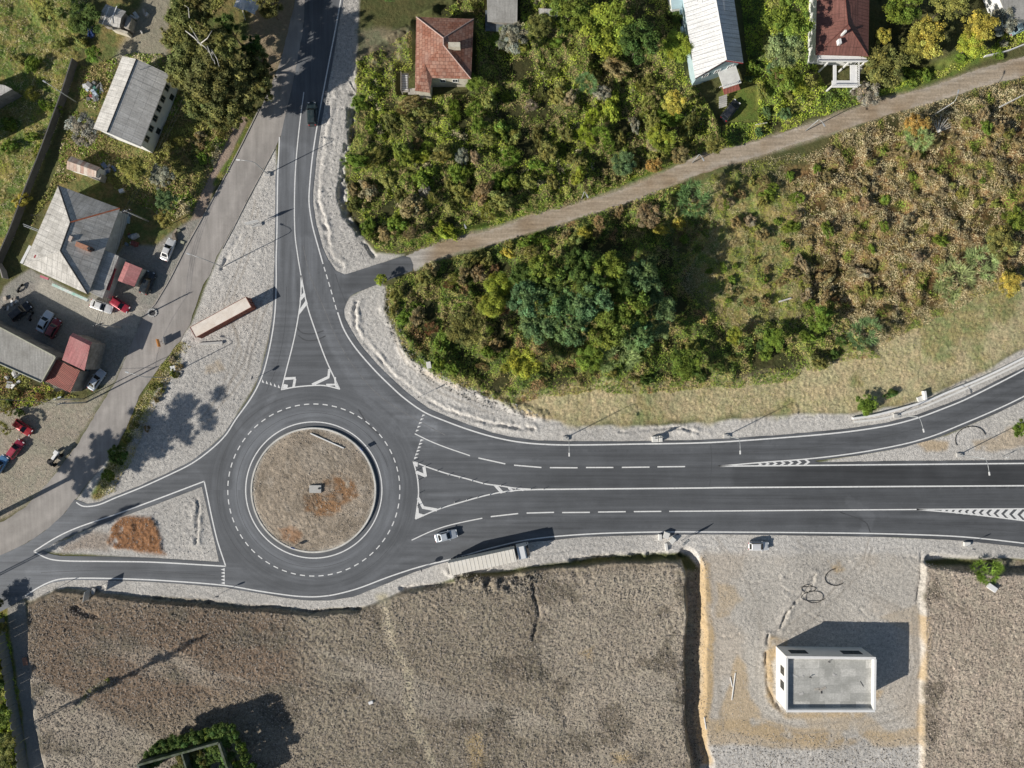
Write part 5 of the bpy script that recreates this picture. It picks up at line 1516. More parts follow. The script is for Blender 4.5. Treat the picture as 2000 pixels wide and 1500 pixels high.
# ---- B6 / B7 red roofed sheds
def lean(name, label, cat, px, zs, rmat, wmat, ins=.2):
    q = [P(x, y, z) for (x, y), z in zip(px, zs)]; c = (sum(p[0] for p in q) / 4, sum(p[1] for p in q) / 4)
    e = empty(name, (c[0], c[1], 0), 0, label, cat)
    roof('roof', [[(*p, z) for p, z in zip(q, zs)]], .1, rmat, e, c)
    walls(inset(q, ins), min(zs) - .14, wmat, e, c)
    return e, c


e, q, qi, c, rr_ = gable_house('red_shed', 'shed with sagging light red sheet roof at the edge of the car park', 'shed', [(142, 650), (180, 669), (165, 724), (121, 703)], 5.0, 5.4, red_m, wall_block, 1, .2, rsplit=.12)
lean('dark_red_shed', 'shed with dark red corrugated roof below the lighter red one', 'shed', [(99, 697), (156, 724), (137, 767), (78, 740)], [4.4, 3.9, 3.8, 4.3], dred_m, wall_block)
e, c = lean('flat_roofed_store', 'flat grey felt roofed store left of the red sheds with low parapet', 'building', [(-60, 607), (110, 697), (82, 747), (-60, 684)], [5.0, 5.0, 5.0, 5.0], felt_m, wall_block, .1)
mb = MB(); qq = [P(x, y, 5.0) for x, y in [(-60, 607), (110, 697), (82, 747), (-60, 684)]]
for i in (0, 1, 2):
    a, b_ = qq[i], qq[(i + 1) % 4]; L = math.hypot(b_[0] - a[0], b_[1] - a[1]); m_ = mid(a, b_)
    mb.box((m_[0] - c[0], m_[1] - c[1], 5.12), (L - .2, .16, .24), math.atan2(b_[1] - a[1], b_[0] - a[0]))
mb.build('parapet', simple('mossy_coping', (.5, .5, .40), .9, .25, 1.2), e)

# ---- B9 house with the red tiled hip roof
EA, RI = 4.6, 6.9
q = Q([(813, 33), (925, 37), (922, 154), (808, 180)], EA)
q = [P(813, 33, EA), P(925, 37, EA), P(920, 154, EA), P(841, 152, EA)]
a1, a2 = P(866, 74, RI), P(866, 88, RI)
c = P(868, 95, 3); e = empty('red_roofed_house', (c[0], c[1], 0), 0, 'cream house with weathered red tiled hip roof north of the thicket', 'house')
E = lambda p, z: (*p, z)
SWp = P(811, 178, EA - .35); SWq = P(840, 182, EA - .35); Wl = P(812, 150, EA)
SEp = P(844, 152, EA)
roof('roof', [[E(q[0], EA), E(q[1], EA), E(a1, RI)], [E(q[1], EA), E(q[2], EA), E(a2, RI), E(a1, RI)],
              [E(q[2], EA), E(SEp, EA), E(P(830, 125, 5.35), 5.35), E(a2, RI)],
              [E(q[0], EA), E(a1, RI), E(a2, RI), E(P(830, 125, 5.35), 5.35), E(P(827, 136, 5.2), 5.2), E(SWp, EA - .1), E(P(811, 150, EA), EA)],
              [E(SEp, EA), E(SWq, EA - .1), E(P(827, 136, 5.2), 5.2), E(P(830, 125, 5.35), 5.35)],
              [E(SWp, EA - .1), E(P(827, 136, 5.2), 5.2), E(SWq, EA - .1)]], .1, tile_m, e, c)
fw = [P(817, 38, EA), P(921, 41, EA), P(917, 150, EA), P(840, 150, EA), P(838, 176, EA), P(815, 176, EA)]
mb = MB(); mb.prism([(x - c[0], y - c[1]) for x, y in fw], -.4, EA - .2); mb.build('wall', wall_cream, e)
for t, w_ in ((.30, 1.0), (.62, 1.0)):
    a, b_ = fw[2], fw[3]; window(e, c, a[::1], b_, 1 - t, 2.9, w_, 1.2) if False else window(e, c, b_, a, t, 2.9, w_, 1.2, white_m)
lb(887, 87, 7.3, (2.2, .9, 1.3), 0, wall_cream, 'chimney', e, c)
ridge_caps([[E(q[0], EA), E(a1, RI)], [E(q[1], EA), E(a1, RI)], [E(a1, RI), E(a2, RI)], [E(a2, RI), E(q[2], EA)]], simple('pale_ridge', (.55, .42, .38), .8, .2, 2), e, c, .10)
# wooden outside stair / porch
x, y = P(796, 168, 1.5); mb = MB(); mb.box((x - c[0] - .5, y - c[1] + .6, 1.55), (1.4, 3.6, .12)).box((x - c[0] + 1.4, y - c[1] - 1.0, 1.4), (2.6, 1.2, .12)); mb.build('porch_deck', wood_m, e)
for k in range(4): MB().box((x - c[0] - 1.1 + (k % 2) * 1.25, y - c[1] - 1.1 + (k // 2) * 3.4, .6), (.12, .12, 1.9)).build('porch_post', wood_m, e)
mb = MB()
for k in range(9): mb.box((x - c[0] - .5, y - c[1] - .8 + k * .32, 1.9 + .02 * k), (1.1, .16, .06))
mb.build('stair', white_m, e)
MB().box((x - c[0] - 1.15, y - c[1] + .6, 2.1), (.06, 3.6, .9)).build('railing', wood_m, e)

# ---- B10 white metal roofed house
EA, RI = 5.0, 7.2
pts = [(1389, -140), (1298, -140), (1359, 152), (1452, 121)]
A = [P(1409, -170, EA), P(1312, -150, EA), P(1358, 153, EA), P(1452, 122, EA)]
r0 = P(1370, -160, RI); r1 = P(1419, 117, RI)
c = P(1392, 20, 4); e = empty('white_roofed_house', (c[0], c[1], 0), 0, 'tall house with bright white seamed metal roof, red gable board and front balcony', 'house')
roof('roof', [[E(A[1], EA), E(A[2], EA), E(r1, RI), E(r0, RI)], [E(A[0], EA), E(r0, RI), E(r1, RI), E(A[3], EA)]], .12, seam_m, e, c)
wq = [(A[1][0] + .45, A[1][1]), (A[2][0] + .5, A[2][1] + .5), (A[3][0] - .45, A[3][1] + .5), (A[0][0] - .45, A[0][1])]
walls(wq, EA - .15, wall_blue, e, c, [(1, RI - .25, (r1[0], r1[1] + .45))])
ux, uy = A[3][0] - A[2][0], A[3][1] - A[2][1]
mb = MB()
for p_, q_ in ((A[2], r1), (r1, A[3])):
    za = EA if p_ is A[2] else RI; zb = RI if q_ is r1 else EA
    mb.poly([(p_[0] - c[0], p_[1] - c[1] - .04, za - .5), (q_[0] - c[0], q_[1] - c[1] - .04, zb - .5), (q_[0] - c[0], q_[1] - c[1] - .04, zb - .1), (p_[0] - c[0], p_[1] - c[1] - .04, za - .1)])
    mb.poly([(p_[0] - c[0], p_[1] - c[1] + .02, za - .1), (q_[0] - c[0], q_[1] - c[1] + .02, zb - .1), (q_[0] - c[0], q_[1] - c[1] + .02, zb - .5), (p_[0] - c[0], p_[1] - c[1] + .02, za - .5)])
mb.build('gable_board', redtrim_m, e)
s_, t_ = wq[1], wq[2]
for t in (.22, .5, .8): window(e, c, s_, t_, t, 3.6, 1.1, 1.2, white_m)
rzf = math.atan2(uy, ux)
lb(1425, 150, 3.0, (3.6, 3.6, .18), rzf, simple('white_deck', (.72, .72, .70), .7, .15, 1), 'balcony', e, c)
mb = MB(); x, y = P(1424, 166, 3.6); cx_, cy_ = x - c[0], y - c[1]
for k in range(12): mb.box((cx_ - 1.7 + k * .31, cy_ + .08 * k - .3, 3.45), (.06, .06, .8), rzf)
mb.box((cx_, cy_ + .14, 3.86), (3.6, .08, .08), rzf); mb.build('railing', white_m, e)
lb(1428, 172, 2.3, (3.2, 1.6, .1), rzf, dred_m, 'porch_roof', e, c)
for k in range(6):
    MB().box((cx_ - .5 + k * .06, cy_ - 1.3 - k * .3, 1.4 - k * .22), (1.6, .32, .1), rzf).build('step', concrete_m, e)
ridge_caps([[E(r0, RI), E(r1, RI)]], white_m, e, c, .08)
for k in range(5):
    lb(1331 + 0.6 * k, 20 + k * 12, 3.2, (.4, .9, .7), R(10), wall_blue, 'shutter', e, c) if k in (0, 3) else None

# ---- B11 brown roofed house with white terrace
EA, RI = 5.0, 7.0
q = [P(1597, -55, EA), P(1699, -62, EA), P(1696, 110, EA), P(1593, 107, EA)]
a1, a2 = P(1650, -10, RI), P(1656, 48, RI)
c = P(1646, 40, 4); e = empty('brown_roofed_house', (c[0], c[1], 0), 0, 'white house with smooth brown hip roof and a long white front terrace', 'house')
roof('roof', hip_planes(q, EA, RI, a1, a2), .12, brown_m, e, c)
wq = inset(q, .45); walls(wq, EA - .15, wall_white, e, c)
ridge_caps([[E(q[2], EA), E(a2, RI)], [E(q[3], EA), E(a2, RI)], [E(a1, RI), E(a2, RI)]], simple('brown_ridge', (.16, .06, .05), .6, .2, 2), e, c, .08)
for t in (.25, .75): window(e, c, wq[3], wq[2], t, 3.4, 1.1, 1.3, dark_m)
lb(1652, 60, 8.0, (.35, .35, 1.9), 0, white_m, 'chimney', e, c)
lb(1641, 80, 6.8, (.5, .9, .9), R(10), white_m, 'roof_vent', e, c)


def fp(px, py, z): x, y = P(px, py, z); return (x - c[0], y - c[1])


# upper gallery slab, terrace frame, balustrade
x, y = fp(1645, 113, 4.2); MB().box((x, y, 4.1), (9.4, 1.3, .16)).build('gallery', white_m, e)
x, y = fp(1645, 121, 4.3); mb = MB(); mb.box((x, y, 4.75), (9.4, .1, .1))
mb.box((x, y, 4.45), (9.3, .05, .5))
mb.build('railing', white_m, e)
for px in (1612, 1652, 1683): x, y = fp(px, 127, 3); MB().box((x, y, 1.9), (.25, .25, 4.2)).build('column', white_m, e)
x, y = fp(1650, 148, 3.0); mb = MB()
mb.box((x - 1.9, y + .35, 2.95), (.6, 3.4, .2)).box((x + 1.7, y + .35, 2.95), (1.3, 3.4, .2)).box((x, y - 1.55, 2.93), (4.9, 1.3, .2)); mb.build('terrace', white_m, e)
mb = MB(); mb.box((x, y - 2.05, 3.75), (5.4, .1, .1))
for k in range(16): mb.box((x - 2.6 + k * .345, y - 2.05, 3.4), (.07, .07, .65))
mb.build('balustrade', white_m, e)
mb = MB(); mb.box((x + 2.4, y + .2, 3.7), (.1, 4.4, .1))
for k in range(13): mb.box((x + 2.4, y - 1.9 + k * .345, 3.4), (.07, .07, .6))
mb.build('balustrade', white_m, e)
for k in range(8): MB().box((x + 3.0, y + 1.6 - k * .3, 2.6 - k * .33), (1.0, .3, .12)).build('step', concrete_m, e)
for sx_ in (-2.4, 2.4): MB().box((x + sx_, y - 1.9, 1.4), (.25, .25, 3.1)).build('column', white_m, e)

# ---- the roofs that poke into the frame
lean('corner_house', 'pale grey flat roof cut by the upper right corner of the picture', 'building', [(1930, -60), (2080, -80), (2085, 22), (1970, 42)], [4.0, 4.0, 4.0, 4.0], felt_m, wall_white, .2)
e_, _c = lean('grey_roofed_house', 'grey roofed building at the top edge right of the red roofed house', 'building', [(950, -60), (1012, -60), (1010, 46), (952, 42)], [3.4, 3.4, 3.2, 3.2], felt_m, wall_block, .2)
lean('grey_lean_to', 'low dark roofed lean-to at the top edge below the grey roofed building', 'shed', [(948, 20), (985, 20), (982, 62), (948, 60)], [2.2, 2.2, 2.0, 2.0], simple('dark_felt', (.13, .15, .17), .9, .3, 1), wall_block, .1)
lean('small_grey_shed', 'small shed roof among trees at the top, right of the grey leafless tree', 'shed', [(1052, 16), (1088, 18), (1090, 32), (1053, 30)], [2.3, 2.3, 2.1, 2.1], fib_m, wall_block, .1)
lean('blue_porch_shed', 'light blue shed attached left of the white roofed house at the top edge', 'shed', [(1308, -30), (1330, -30), (1333, 16), (1312, 18)], [2.8, 2.8, 2.6, 2.6], wall_blue, wall_white, .1)
# round grey tank roof at the left edge, cut by the frame
e, c = lean('lean_roof_shed', 'dark grey curved sheet roof cut by the left edge in the meadow', 'shed', [(-50, 160), (8, 166), (24, 174), (-50, 215)], [3.4, 3.4, 3.4, 3.4], fib_m, wall_block, .1)
e, c = lean('barn', 'barn just beyond the left edge that shades the meadow', 'barn', [(-240, 215), (-90, 160), (-60, 260), (-220, 320)], [6.5, 6.5, 6.5, 6.5], fib_m, wall_block, .2)

# ---- B16 new white building
hW = 5.45
q = [P(1515.5, 1262), P(1682, 1264), P(1680.5, 1364), P(1515, 1364)]
c = P(1598, 1314); e = empty('new_white_building', (c[0], c[1], 0), 0, 'new white flat roofed block with high parapet and concrete slab roof in the gravel lot', 'building')
ql = [(x - c[0], y - c[1]) for x, y in q]; qi = [(x - c[0], y - c[1]) for x, y in inset(q, .32)]
mb = MB()
for i in range(4):
    a, b_, ai, bi = ql[i], ql[(i + 1) % 4], qi[i], qi[(i + 1) % 4]
    mb.poly([(*a, -.3), (*a, hW), (*b_, hW), (*b_, -.3)]); mb.poly([(*ai, hW), (*ai, 4.3), (*bi, 4.3), (*bi, hW)]); mb.poly([(*a, hW), (*ai, hW), (*bi, hW), (*b_, hW)])
mb.build('wall', wall_white, e)
mb = MB(); k = [(p[0] * .998, p[1] * .998, 4.68) for p in qi]; mb.poly(k[::-1] if True else k, [(p[0] + 50, p[1] + 50) for p in k[::-1]]); mb.build('roof_slab', slab_m, e)
mb = MB()
for i in range(4):
    a, b_ = ql[i], ql[(i + 1) % 4]; m_ = mid(a, b_); L = math.hypot(b_[0] - a[0], b_[1] - a[1])
    n_ = ((b_[1] - a[1]) / L, -(b_[0] - a[0]) / L); s_ = -1
    mb.box((m_[0] - n_[0] * -.02, m_[1] - n_[1] * -.02, hW + .03), (L + (.12 if i % 2 == 0 else -.5), .40, .06), math.atan2(b_[1] - a[1], b_[0] - a[0]))
mb.build('coping', white_m, e)
for t, w_ in ((.19, 3.2), (.80, 3.6)): window(e, c, q[1], q[0], 1 - t, 2.9, w_, 1.5, dark_m) if False else window(e, c, (q[1][0], q[1][1]), (q[0][0], q[0][1]), 1 - t, 2.9, w_, 1.5, dark_m)
for t in (.33, .60): window(e, c, q[0], q[3], t, 3.4, 1.4, 1.6, dark_m)
for k in range(9):
    MB().box((random.uniform(-7, 7), random.uniform(-4, 4), 4.70), (random.uniform(.3, 1.6), random.uniform(.08, .5), .05), random.uniform(0, 3)).build('roof_scrap', random.choice([wood_m, concrete_m, dark_m]), e)
for px, py in ((1620, 1293), (1583, 1323)):
    x, y = P(px, py, 5); MB().tube([(x - c[0], y - c[1], 4.68), (x - c[0], y - c[1], 5.25)], .07, 6).tube([(x - c[0] - .3, y - c[1], 5.1), (x - c[0] + .25, y - c[1] + .1, 5.1)], .05, 6).build('roof_pipe', dark_m, e)

# ---- ruin with ivy at the bottom
c = P(400, 1500); e = empty('ruined_building', (c[0], c[1], gz(*c)), 0, 'roofless ruin with empty window openings half covered by ivy at the bottom edge', 'ruin')
# wall_with_holes: vertical wall between two plan points
def holed(name, a, b_, h, holes, th, mat, par, cc):
    a = Vector((a[0] - cc[0], a[1] - cc[1])); b_ = Vector((b_[0] - cc[0], b_[1] - cc[1])); L = (b_ - a).length; u = (b_ - a) / L; rz = math.atan2(u.y, u.x)
    mb = MB(); s = sorted(holes); x = 0
    def bx(x0, x1, z0, z1):
        if x1 - x0 < .02 or z1 - z0 < .02: return
        m_ = a + u * (x0 + x1) / 2; mb.box((m_.x, m_.y, (z0 + z1) / 2), (x1 - x0, th, z1 - z0), rz)
    for (h0, h1, z0, z1) in s:
        bx(x, h0, -.5, h); bx(h0, h1, -.5, z0); bx(h0, h1, z1, h); x = h1
    bx(x, L, -.5, h)
    return mb.build(name, mat, par)


RW = [(352, 1428), (432, 1405), (492, 1440), (520, 1540), (400, 1570)]
ruinm = simple('ruin_wall', (.15, .165, .14), .9, .3, .8, c2=(.06, .085, .035))
pq = [P(300, 1462), P(452, 1420), P(486, 1520), P(330, 1570)]
holed('wall', pq[0], pq[1], 5.2, [(2.5, 3.8, 1.2, 3.2), (8, 9.4, 1.2, 3.2)], .4, ruinm, e, c)
holed('wall', pq[1], pq[2], 5.2, [(1.6, 3.2, 1.2, 3.4), (5.0, 6.6, 1.2, 3.4)], .4, ruinm, e, c)
holed('wall', pq[3], pq[2], 5.0, [], .4, ruinm, e, c); holed('wall', pq[0], pq[3], 5.0, [(3, 5, 0, 2.5)], .4, ruinm, e, c)
holed('partition', P(380, 1441), P(410, 1544), 4.6, [(3, 4.2, 0, 2.3)], .3, ruinm, e, c)
for (px, py, r, zz, cl) in ((330,1460,16,4.8,'dkgreen'),(355,1452,14,5,'dkgreen'),(385,1446,16,5,'dkgreen'),(420,1432,14,5.2,'dkgreen'),(428,1455,20,5,'dkgreen'),(440,1478,18,5,'dkgreen'),(415,1470,18,4.6,'dkgreen'),(395,1490,16,4.6,'dkgreen'),(455,1440,12,5.2,'dkgreen'),(480,1480,9,5.2,'dkgreen'),(492,1500,9,5.2,'dkgreen'),(300,1485,18,4,'dkgreen'),(350,1495,20,4,'dkolive'),(312,1462,14,4.8,'dkgreen'),(340,1450,13,5,'dkgreen'),(370,1443,14,5,'dkgreen'),(400,1434,13,5,'green'),(470,1462,11,5.2,'green'),(460,1500,16,4,'green'),(440,1500,16,3.5,'dkgreen'),(380,1470,16,3.5,'dkolive'),(405,1455,12,4.6,'green'),(370,1498,16,3.5,'dkgreen'),(290,1478,14,4.6,'dkgreen')) + tuple((302 + t * 15, 1461 - t * 4.2, 7 + 3 * (t % 2), 5.3, 'dkgreen') for t in range(10)) + tuple((452 + t * 4.2, 1422 + t * 12, 7, 5.3, 'dkgreen') for t in range(8)) + tuple((380 + t * 5, 1443 + t * 16, 7, 4.8, 'dkolive') for t in range(6)):
    x, y = P(px, py, zz + .3); i = link('ivy', vr.choice(BUSH), None, e, jc(cl)); i.location = (x - c[0], y - c[1], zz - .5 - gz(*c)); i.scale = (r * S, r * S, 1.0); i.rotation_euler = (0, 0, vr.uniform(0, 6))
# ================================================================= vehicles
carpaint = objcol('car_paint', 0.3, 0.15, 0.8, 0.05)
tyre_m = simple('tyre_rubber', (0.02, 0.02, 0.02), 0.9, 0.2, 4)
rim_m = simple('alloy_rim', (0.45, 0.46, 0.48), 0.35, 0.05, 3, metal=.6)
lamp_w, _n, _b = newmat('headlight_glass', 0.1, 0.7); _b.inputs['Base Color'].default_value = (.75, .77, .8, 1)
lamp_r, _n, _b = newmat('tail_light_glass', 0.2, 0.6); _b.inputs['Base Color'].default_value = (.45, .02, .02, 1)
plastic_m = simple('black_plastic', (0.03, 0.03, 0.032), 0.7, 0.1, 3)
cglass, _n, _b = newmat('car_glass', 0.06, 0.7); _b.inputs['Base Color'].default_value = (.012, .016, .02, 1)

CARS = {  # L, W, roof height, belt height, cabin base rear/front, roof rear/front (fractions of length from the rear)
    'sedan': (4.5, 1.78, 1.44, .93, .14, .70, .30, .55), 'hatch': (4.0, 1.72, 1.50, .95, .03, .72, .13, .56),
    'suv': (4.6, 1.88, 1.72, 1.05, .03, .73, .09, .60), 'van': (4.4, 1.75, 1.85, 1.05, .02, .84, .05, .68)}


def car_parts(kind):
    L, Wd, zr, zb, c0, c1, r0, r1 = CARS[kind]; w = Wd / 2
    X_ = lambda f: (f - .5) * L
    parts = {}
    # body shell: lofted rings
    st = [(0, .80, .55), (.015, .90, zb - .14), (.06, .965, zb - .03), (.2, 1, zb), (.5, 1, zb), (.70, 1, zb - .02), (.82, .99, zb - .10), (.93, .95, zb - .19), (.985, .86, zb - .30), (1.0, .74, .52)]
    mb = MB(); rings = []
    for f, ww, zt in st:
        zbm = .24 if .02 < f < .98 else .32; zs = zbm + (zt - zbm) * .55; x = X_(f)
        h = [(x, -w * ww * .90, zbm), (x, -w * ww, zs), (x, -w * ww * .97, zt - .10 * (zt - zbm)), (x, -w * ww * .82, zt), (x, 0, zt + .035)]
        rings.append(h + [(a, -b_, c_) for a, b_, c_ in reversed(h[:-1])])
    for A_, B_ in zip(rings[:-1], rings[1:]):
        for k in range(len(A_) - 1): mb.poly([A_[k], A_[k + 1], B_[k + 1], B_[k]][::-1])
        mb.poly([A_[0], B_[0], B_[-1], A_[-1]][::-1])
    mb.poly(rings[0][::-1] if False else rings[0]); mb.poly(rings[-1][::-1])
    # greenhouse
    bw, rw = w * .86, w * .66
    lo = [(X_(c0), -bw, zb), (X_(c1), -bw * .96, zb - .03), (X_(c1), bw * .96, zb - .03), (X_(c0), bw, zb)]
    hi = [(X_(r0), -rw, zr - .04), (X_(r1), -rw, zr - .05), (X_(r1), rw, zr - .05), (X_(r0), rw, zr - .04)]
    for i in range(4): mb.poly([lo[i], lo[(i + 1) % 4], hi[(i + 1) % 4], hi[i]])
    m1 = [(X_(r0) + .05, -rw * .6, zr), (X_(r1) - .06, -rw * .6, zr), (X_(r1) - .06, rw * .6, zr), (X_(r0) + .05, rw * .6, zr)]
    for i in range(4): mb.poly([hi[i], hi[(i + 1) % 4], m1[(i + 1) % 4], m1[i]])
    mb.poly(m1)
    parts['body'] = (mb.mesh('body', False), carpaint)

    def face(i, su, sv0, sv1, name, mat=None):
        a, b_, c_, d = Vector(lo[i]), Vector(lo[(i + 1) % 4]), Vector(hi[(i + 1) % 4]), Vector(hi[i])
        def pt(u, v): return a.lerp(b_, u).lerp(d.lerp(c_, u), v)
        n = (b_ - a).cross(d - a).normalized() * .008
        g = MB(); g.poly([pt(su, sv0) + n, pt(1 - su, sv0) + n, pt(1 - su, sv1) + n, pt(su, sv1) + n]); return (g.mesh(name), mat or cglass)
    parts['windshield'] = face(1, .06, .08, .93, 'windshield'); parts['rear_window'] = face(3, .09, .12, .9, 'rear_window')
    parts['side_window'] = face(0, .07, .1, .88, 'side_window'); parts['side_window.b'] = face(2, .07, .1, .88, 'side_window')
    for s in (-1, 1):
        g = MB(); g.box((X_(.975), s * w * .62, zb - .27), (.16, .36, .13)); parts['headlight' + str(s)] = (g.mesh('headlight'), lamp_w)
        g = MB(); g.box((X_(.018), s * w * .66, zb - .16), (.1, .3, .16)); parts['tail_light' + str(s)] = (g.mesh('tail_light'), lamp_r)
        g = MB(); g.box((X_(c1) - .28, s * (w + .07), zb + .03), (.13, .2, .13)); parts['mirror' + str(s)] = (g.mesh('mirror'), carpaint)
    g = MB(); g.box((X_(.99), 0, .42), (.12, w * 1.45, .16)); parts['front_bumper'] = (g.mesh('front_bumper'), plastic_m)
    g = MB(); g.box((X_(.008), 0, .42), (.12, w * 1.5, .16)); parts['rear_bumper'] = (g.mesh('rear_bumper'), plastic_m)
    wh = MB(); wh.cyl((0, 0, 0), .32, .2, 18, axis='y'); rm = MB(); rm.cyl((0, 0, 0), .2, .215, 12, axis='y')
    return parts, wh.mesh('wheel', True), rm.mesh('rim', True), L, Wd


CACHE = {}


def car(kind, px, py, deg, colr, label, cat='car', group=None, name='car', z=None):
    if kind not in CACHE:
        CACHE[kind] = car_parts(kind)
        for k, (m_, mt) in CACHE[kind][0].items(): m_.materials.append(mt)
        CACHE[kind][1].materials.append(tyre_m); CACHE[kind][2].materials.append(rim_m)
    parts, wh, rm, L, Wd = CACHE[kind]
    x, y = P(px, py, .9); e = empty(name, (x, y, max(gz(x, y), 0) + .01), R(deg), label, cat, group)
    for k, (m_, mt) in parts.items(): link(m_.name.split('.')[0], m_, None, e, colr)
    for fx in (-.30, .31):
        for s in (-1, 1):
            t = link('wheel', wh, None, e); t.location = (fx * L, s * (Wd / 2 - .13), .32); r_ = link('rim', rm, None, t)
    return e


car('sedan', 871, 1047, 14, (.52, .57, .64), 'silver blue saloon car driving past the truck towards the east', name='moving_car')
car('suv', 609, 222, 92, (.03, .05, .055), 'dark teal car on the northern road beside the old road junction', name='moving_car')
car('hatch', 1482, 1067, 0, (.80, .81, .83), 'white hatchback parked on the gravel south of the main road')
car('suv', 1427, 215, 52, (.02, .025, .035), 'black car parked on the lawn in front of the white roofed house')
car('sedan', 327, 487, 68, (.80, .80, .80), 'white car parked on the pavement beside the old road')
car('suv', 287, 552, 70, (.02, .03, .04), 'dark car parked beside the small red roofed kiosk')
car('hatch', 233, 595, -33, (.42, .025, .05), 'red hatchback parked nose outward beside the long white car')
car('sedan', 197, 598, -20, (.80, .80, .80), 'long white car in front of the workshop beside the red hatchback')
car('sedan', 86, 628, 62, (.62, .68, .75), 'pale silver car in the shade between the black and the dark red car')
car('hatch', 103, 641, 62, (.20, .015, .02), 'dark red car in the shade next to the pale silver one')
car('suv', 39, 608, 38, (.012, .012, .014), 'black car at the left of the shaded car park')
car('sedan', 187, 742, 55, (.50, .56, .63), 'silver car parked behind the red sheds beside the old road')
car('van', 163, 722, 68, (.12, .2, .24), 'dark blue green van half hidden next to the dark red shed', 'van', name='van')
car('hatch', 43, 835, -36, (.45, .02, .03), 'upper bright red car on the dirt lot at the left')
car('hatch', 29, 877, 54, (.42, .03, .07), 'lower red car with pale bonnet on the dirt lot at the left')
car('hatch', -1, 908, 58, (.12, .30, .55), 'blue car cut by the left edge of the dirt lot')
car('sedan', 1993, 53, 25, (.35, .50, .55), 'pale teal car at the right edge under the corner house')

# ---- two wheelers / quad
def quad(px, py, deg, label, seat, s=1.0, name='quad_bike', cat='quad bike'):
    x, y = P(px, py, .6); e = empty(name, (x, y, gz(x, y) + .02), R(deg), label, cat)
    MB().box((0, 0, .55), (1.3, .42, .3)).box((.75, 0, .62), (.5, .8, .12)).box((-.7, 0, .62), (.55, .85, .12)).build('body', plastic_m, e, bevel=.04)
    MB().box((-.25, 0, .8), (.75, .4, .16)).build('seat', seat, e, bevel=.05)
    MB().tube([(.45, -.42, 1.02), (.38, 0, 1.0), (.45, .42, 1.02)], .03, 6).build('handlebar', dark_m, e)
    MB().box((-.95, 0, .9), (.55, .6, .35)).build('box', seat, e, bevel=.04)
    for fx in (-.72, .75):
        for q_ in (-.46, .46): MB().cyl((fx, q_, .28), .28, .22, 14, axis='y').build('wheel', tyre_m, e, True)
    e.scale = (s, s, s); return e


quad(107, 895, 235, 'small black utility quad with white top box on the dirt lot', white_m, 1.5)
def motorbike(px, py, deg, label):
    x, y = P(px, py, .5); e = empty('motorbike', (x, y, gz(x, y)), R(deg), label, 'motorbike')
    MB().box((.1, 0, .62), (.9, .26, .34)).build('body', plastic_m, e, bevel=.05); MB().box((-.4, 0, .8), (.7, .26, .12)).build('seat', dark_m, e, bevel=.03)
    MB().tube([(.45, -.36, 1.05), (.5, 0, 1.0), (.45, .36, 1.05)], .025, 6).build('handlebar', steel_m, e)
    for fx in (-.68, .72): MB().cyl((fx, 0, .32), .32, .12, 14, axis='y').build('wheel', tyre_m, e, True)
motorbike(60, 618, 70, 'motorbike with silver handlebar standing between the black and the silver car')
motorbike(38, 563, 60, 'dark motorbike in the shade left of the workshop')

# ---- articulated lorry
c = P(951, 1092, 3); e = empty('lorry', (c[0], c[1], .01), R(12.2), 'articulated lorry with pale dusty trailer roof and white cab on the gravel verge', 'lorry')
trm = simple('trailer_tarp', (.86, .82, .75), .7, .05, .4, c2=(.80, .75, .67)); cabm = simple('cab_paint', (.86, .87, .88), .5, .03, .8)
mb = MB(); mb.box((-.9, -.2, 2.65), (12.9, 2.5, 2.6)); mb.build('trailer', trm, e, bevel=.05)
for k in range(17): MB().box((-7.0 + k * .76, -.2, 3.965), (.05, 2.44, .03)).build('roof_rib', simple('tarp_seam', (.66, .63, .57), .8, .1, 1) if k == 0 else bpy.data.materials['tarp_seam'], e)
MB().box((-.9, -.2, 1.15), (12.6, 1.0, .28)).build('chassis', dark_m, e)
mb = MB(); w_ = 1.22
prof = [(5.95, .55), (8.15, .55), (8.25, 1.3), (8.2, 2.0), (7.78, 3.0), (7.4, 3.38), (6.0, 3.46)]
for i in range(len(prof)):
    a, b_ = prof[i], prof[(i + 1) % len(prof)]
    mb.poly([(a[0], -w_ - .15, a[1]), (a[0], w_ - .15, a[1]), (b_[0], w_ - .15, b_[1]), (b_[0], -w_ - .15, b_[1])][::-1])
mb.poly([(a[0], -w_ - .15, a[1]) for a in prof]); mb.poly([(a[0], w_ - .15, a[1]) for a in reversed(prof)])
cab = mb.build('cab', cabm, e, bevel=.06)
g = MB(); g.poly([(8.215, -1.2, 2.05), (8.215, .9, 2.05), (7.79, .85, 2.97), (7.79, -1.15, 2.97)]); g.build('windshield', cglass, cab)
MB().box((7.72, -.15, 3.12), (.22, 2.1, .08)).build('sun_visor', dark_m, cab)
for s in (-1, 1):
    MB().box((8.0, -.15 + s * 1.42, 2.2), (.12, .22, .6)).build('mirror', dark_m, cab); MB().box((8.28, -.15 + s * .95, .95), (.06, .4, .22)).build('headlight', lamp_w, cab)
MB().box((5.76, -.15, 2.2), (.2, 2.2, 2.1)).build('rear_fairing', dark_m, cab)
for fx in (7.4, 4.9, -4.2, -5.4, -6.6):
    for s in (-1, 1):
        t = MB().cyl((fx, -.2 + s * 1.0, .5), .5, .34, 20, axis='y').build('wheel', tyre_m, e, True); MB().cyl((fx, -.2 + s * 1.0, .5), .27, .36, 12, axis='y').build('rim', rim_m, t, True)
MB().box((-7.35, -.2, 1.0), (.1, 2.3, .2)).build('rear_bumper', dark_m, e)

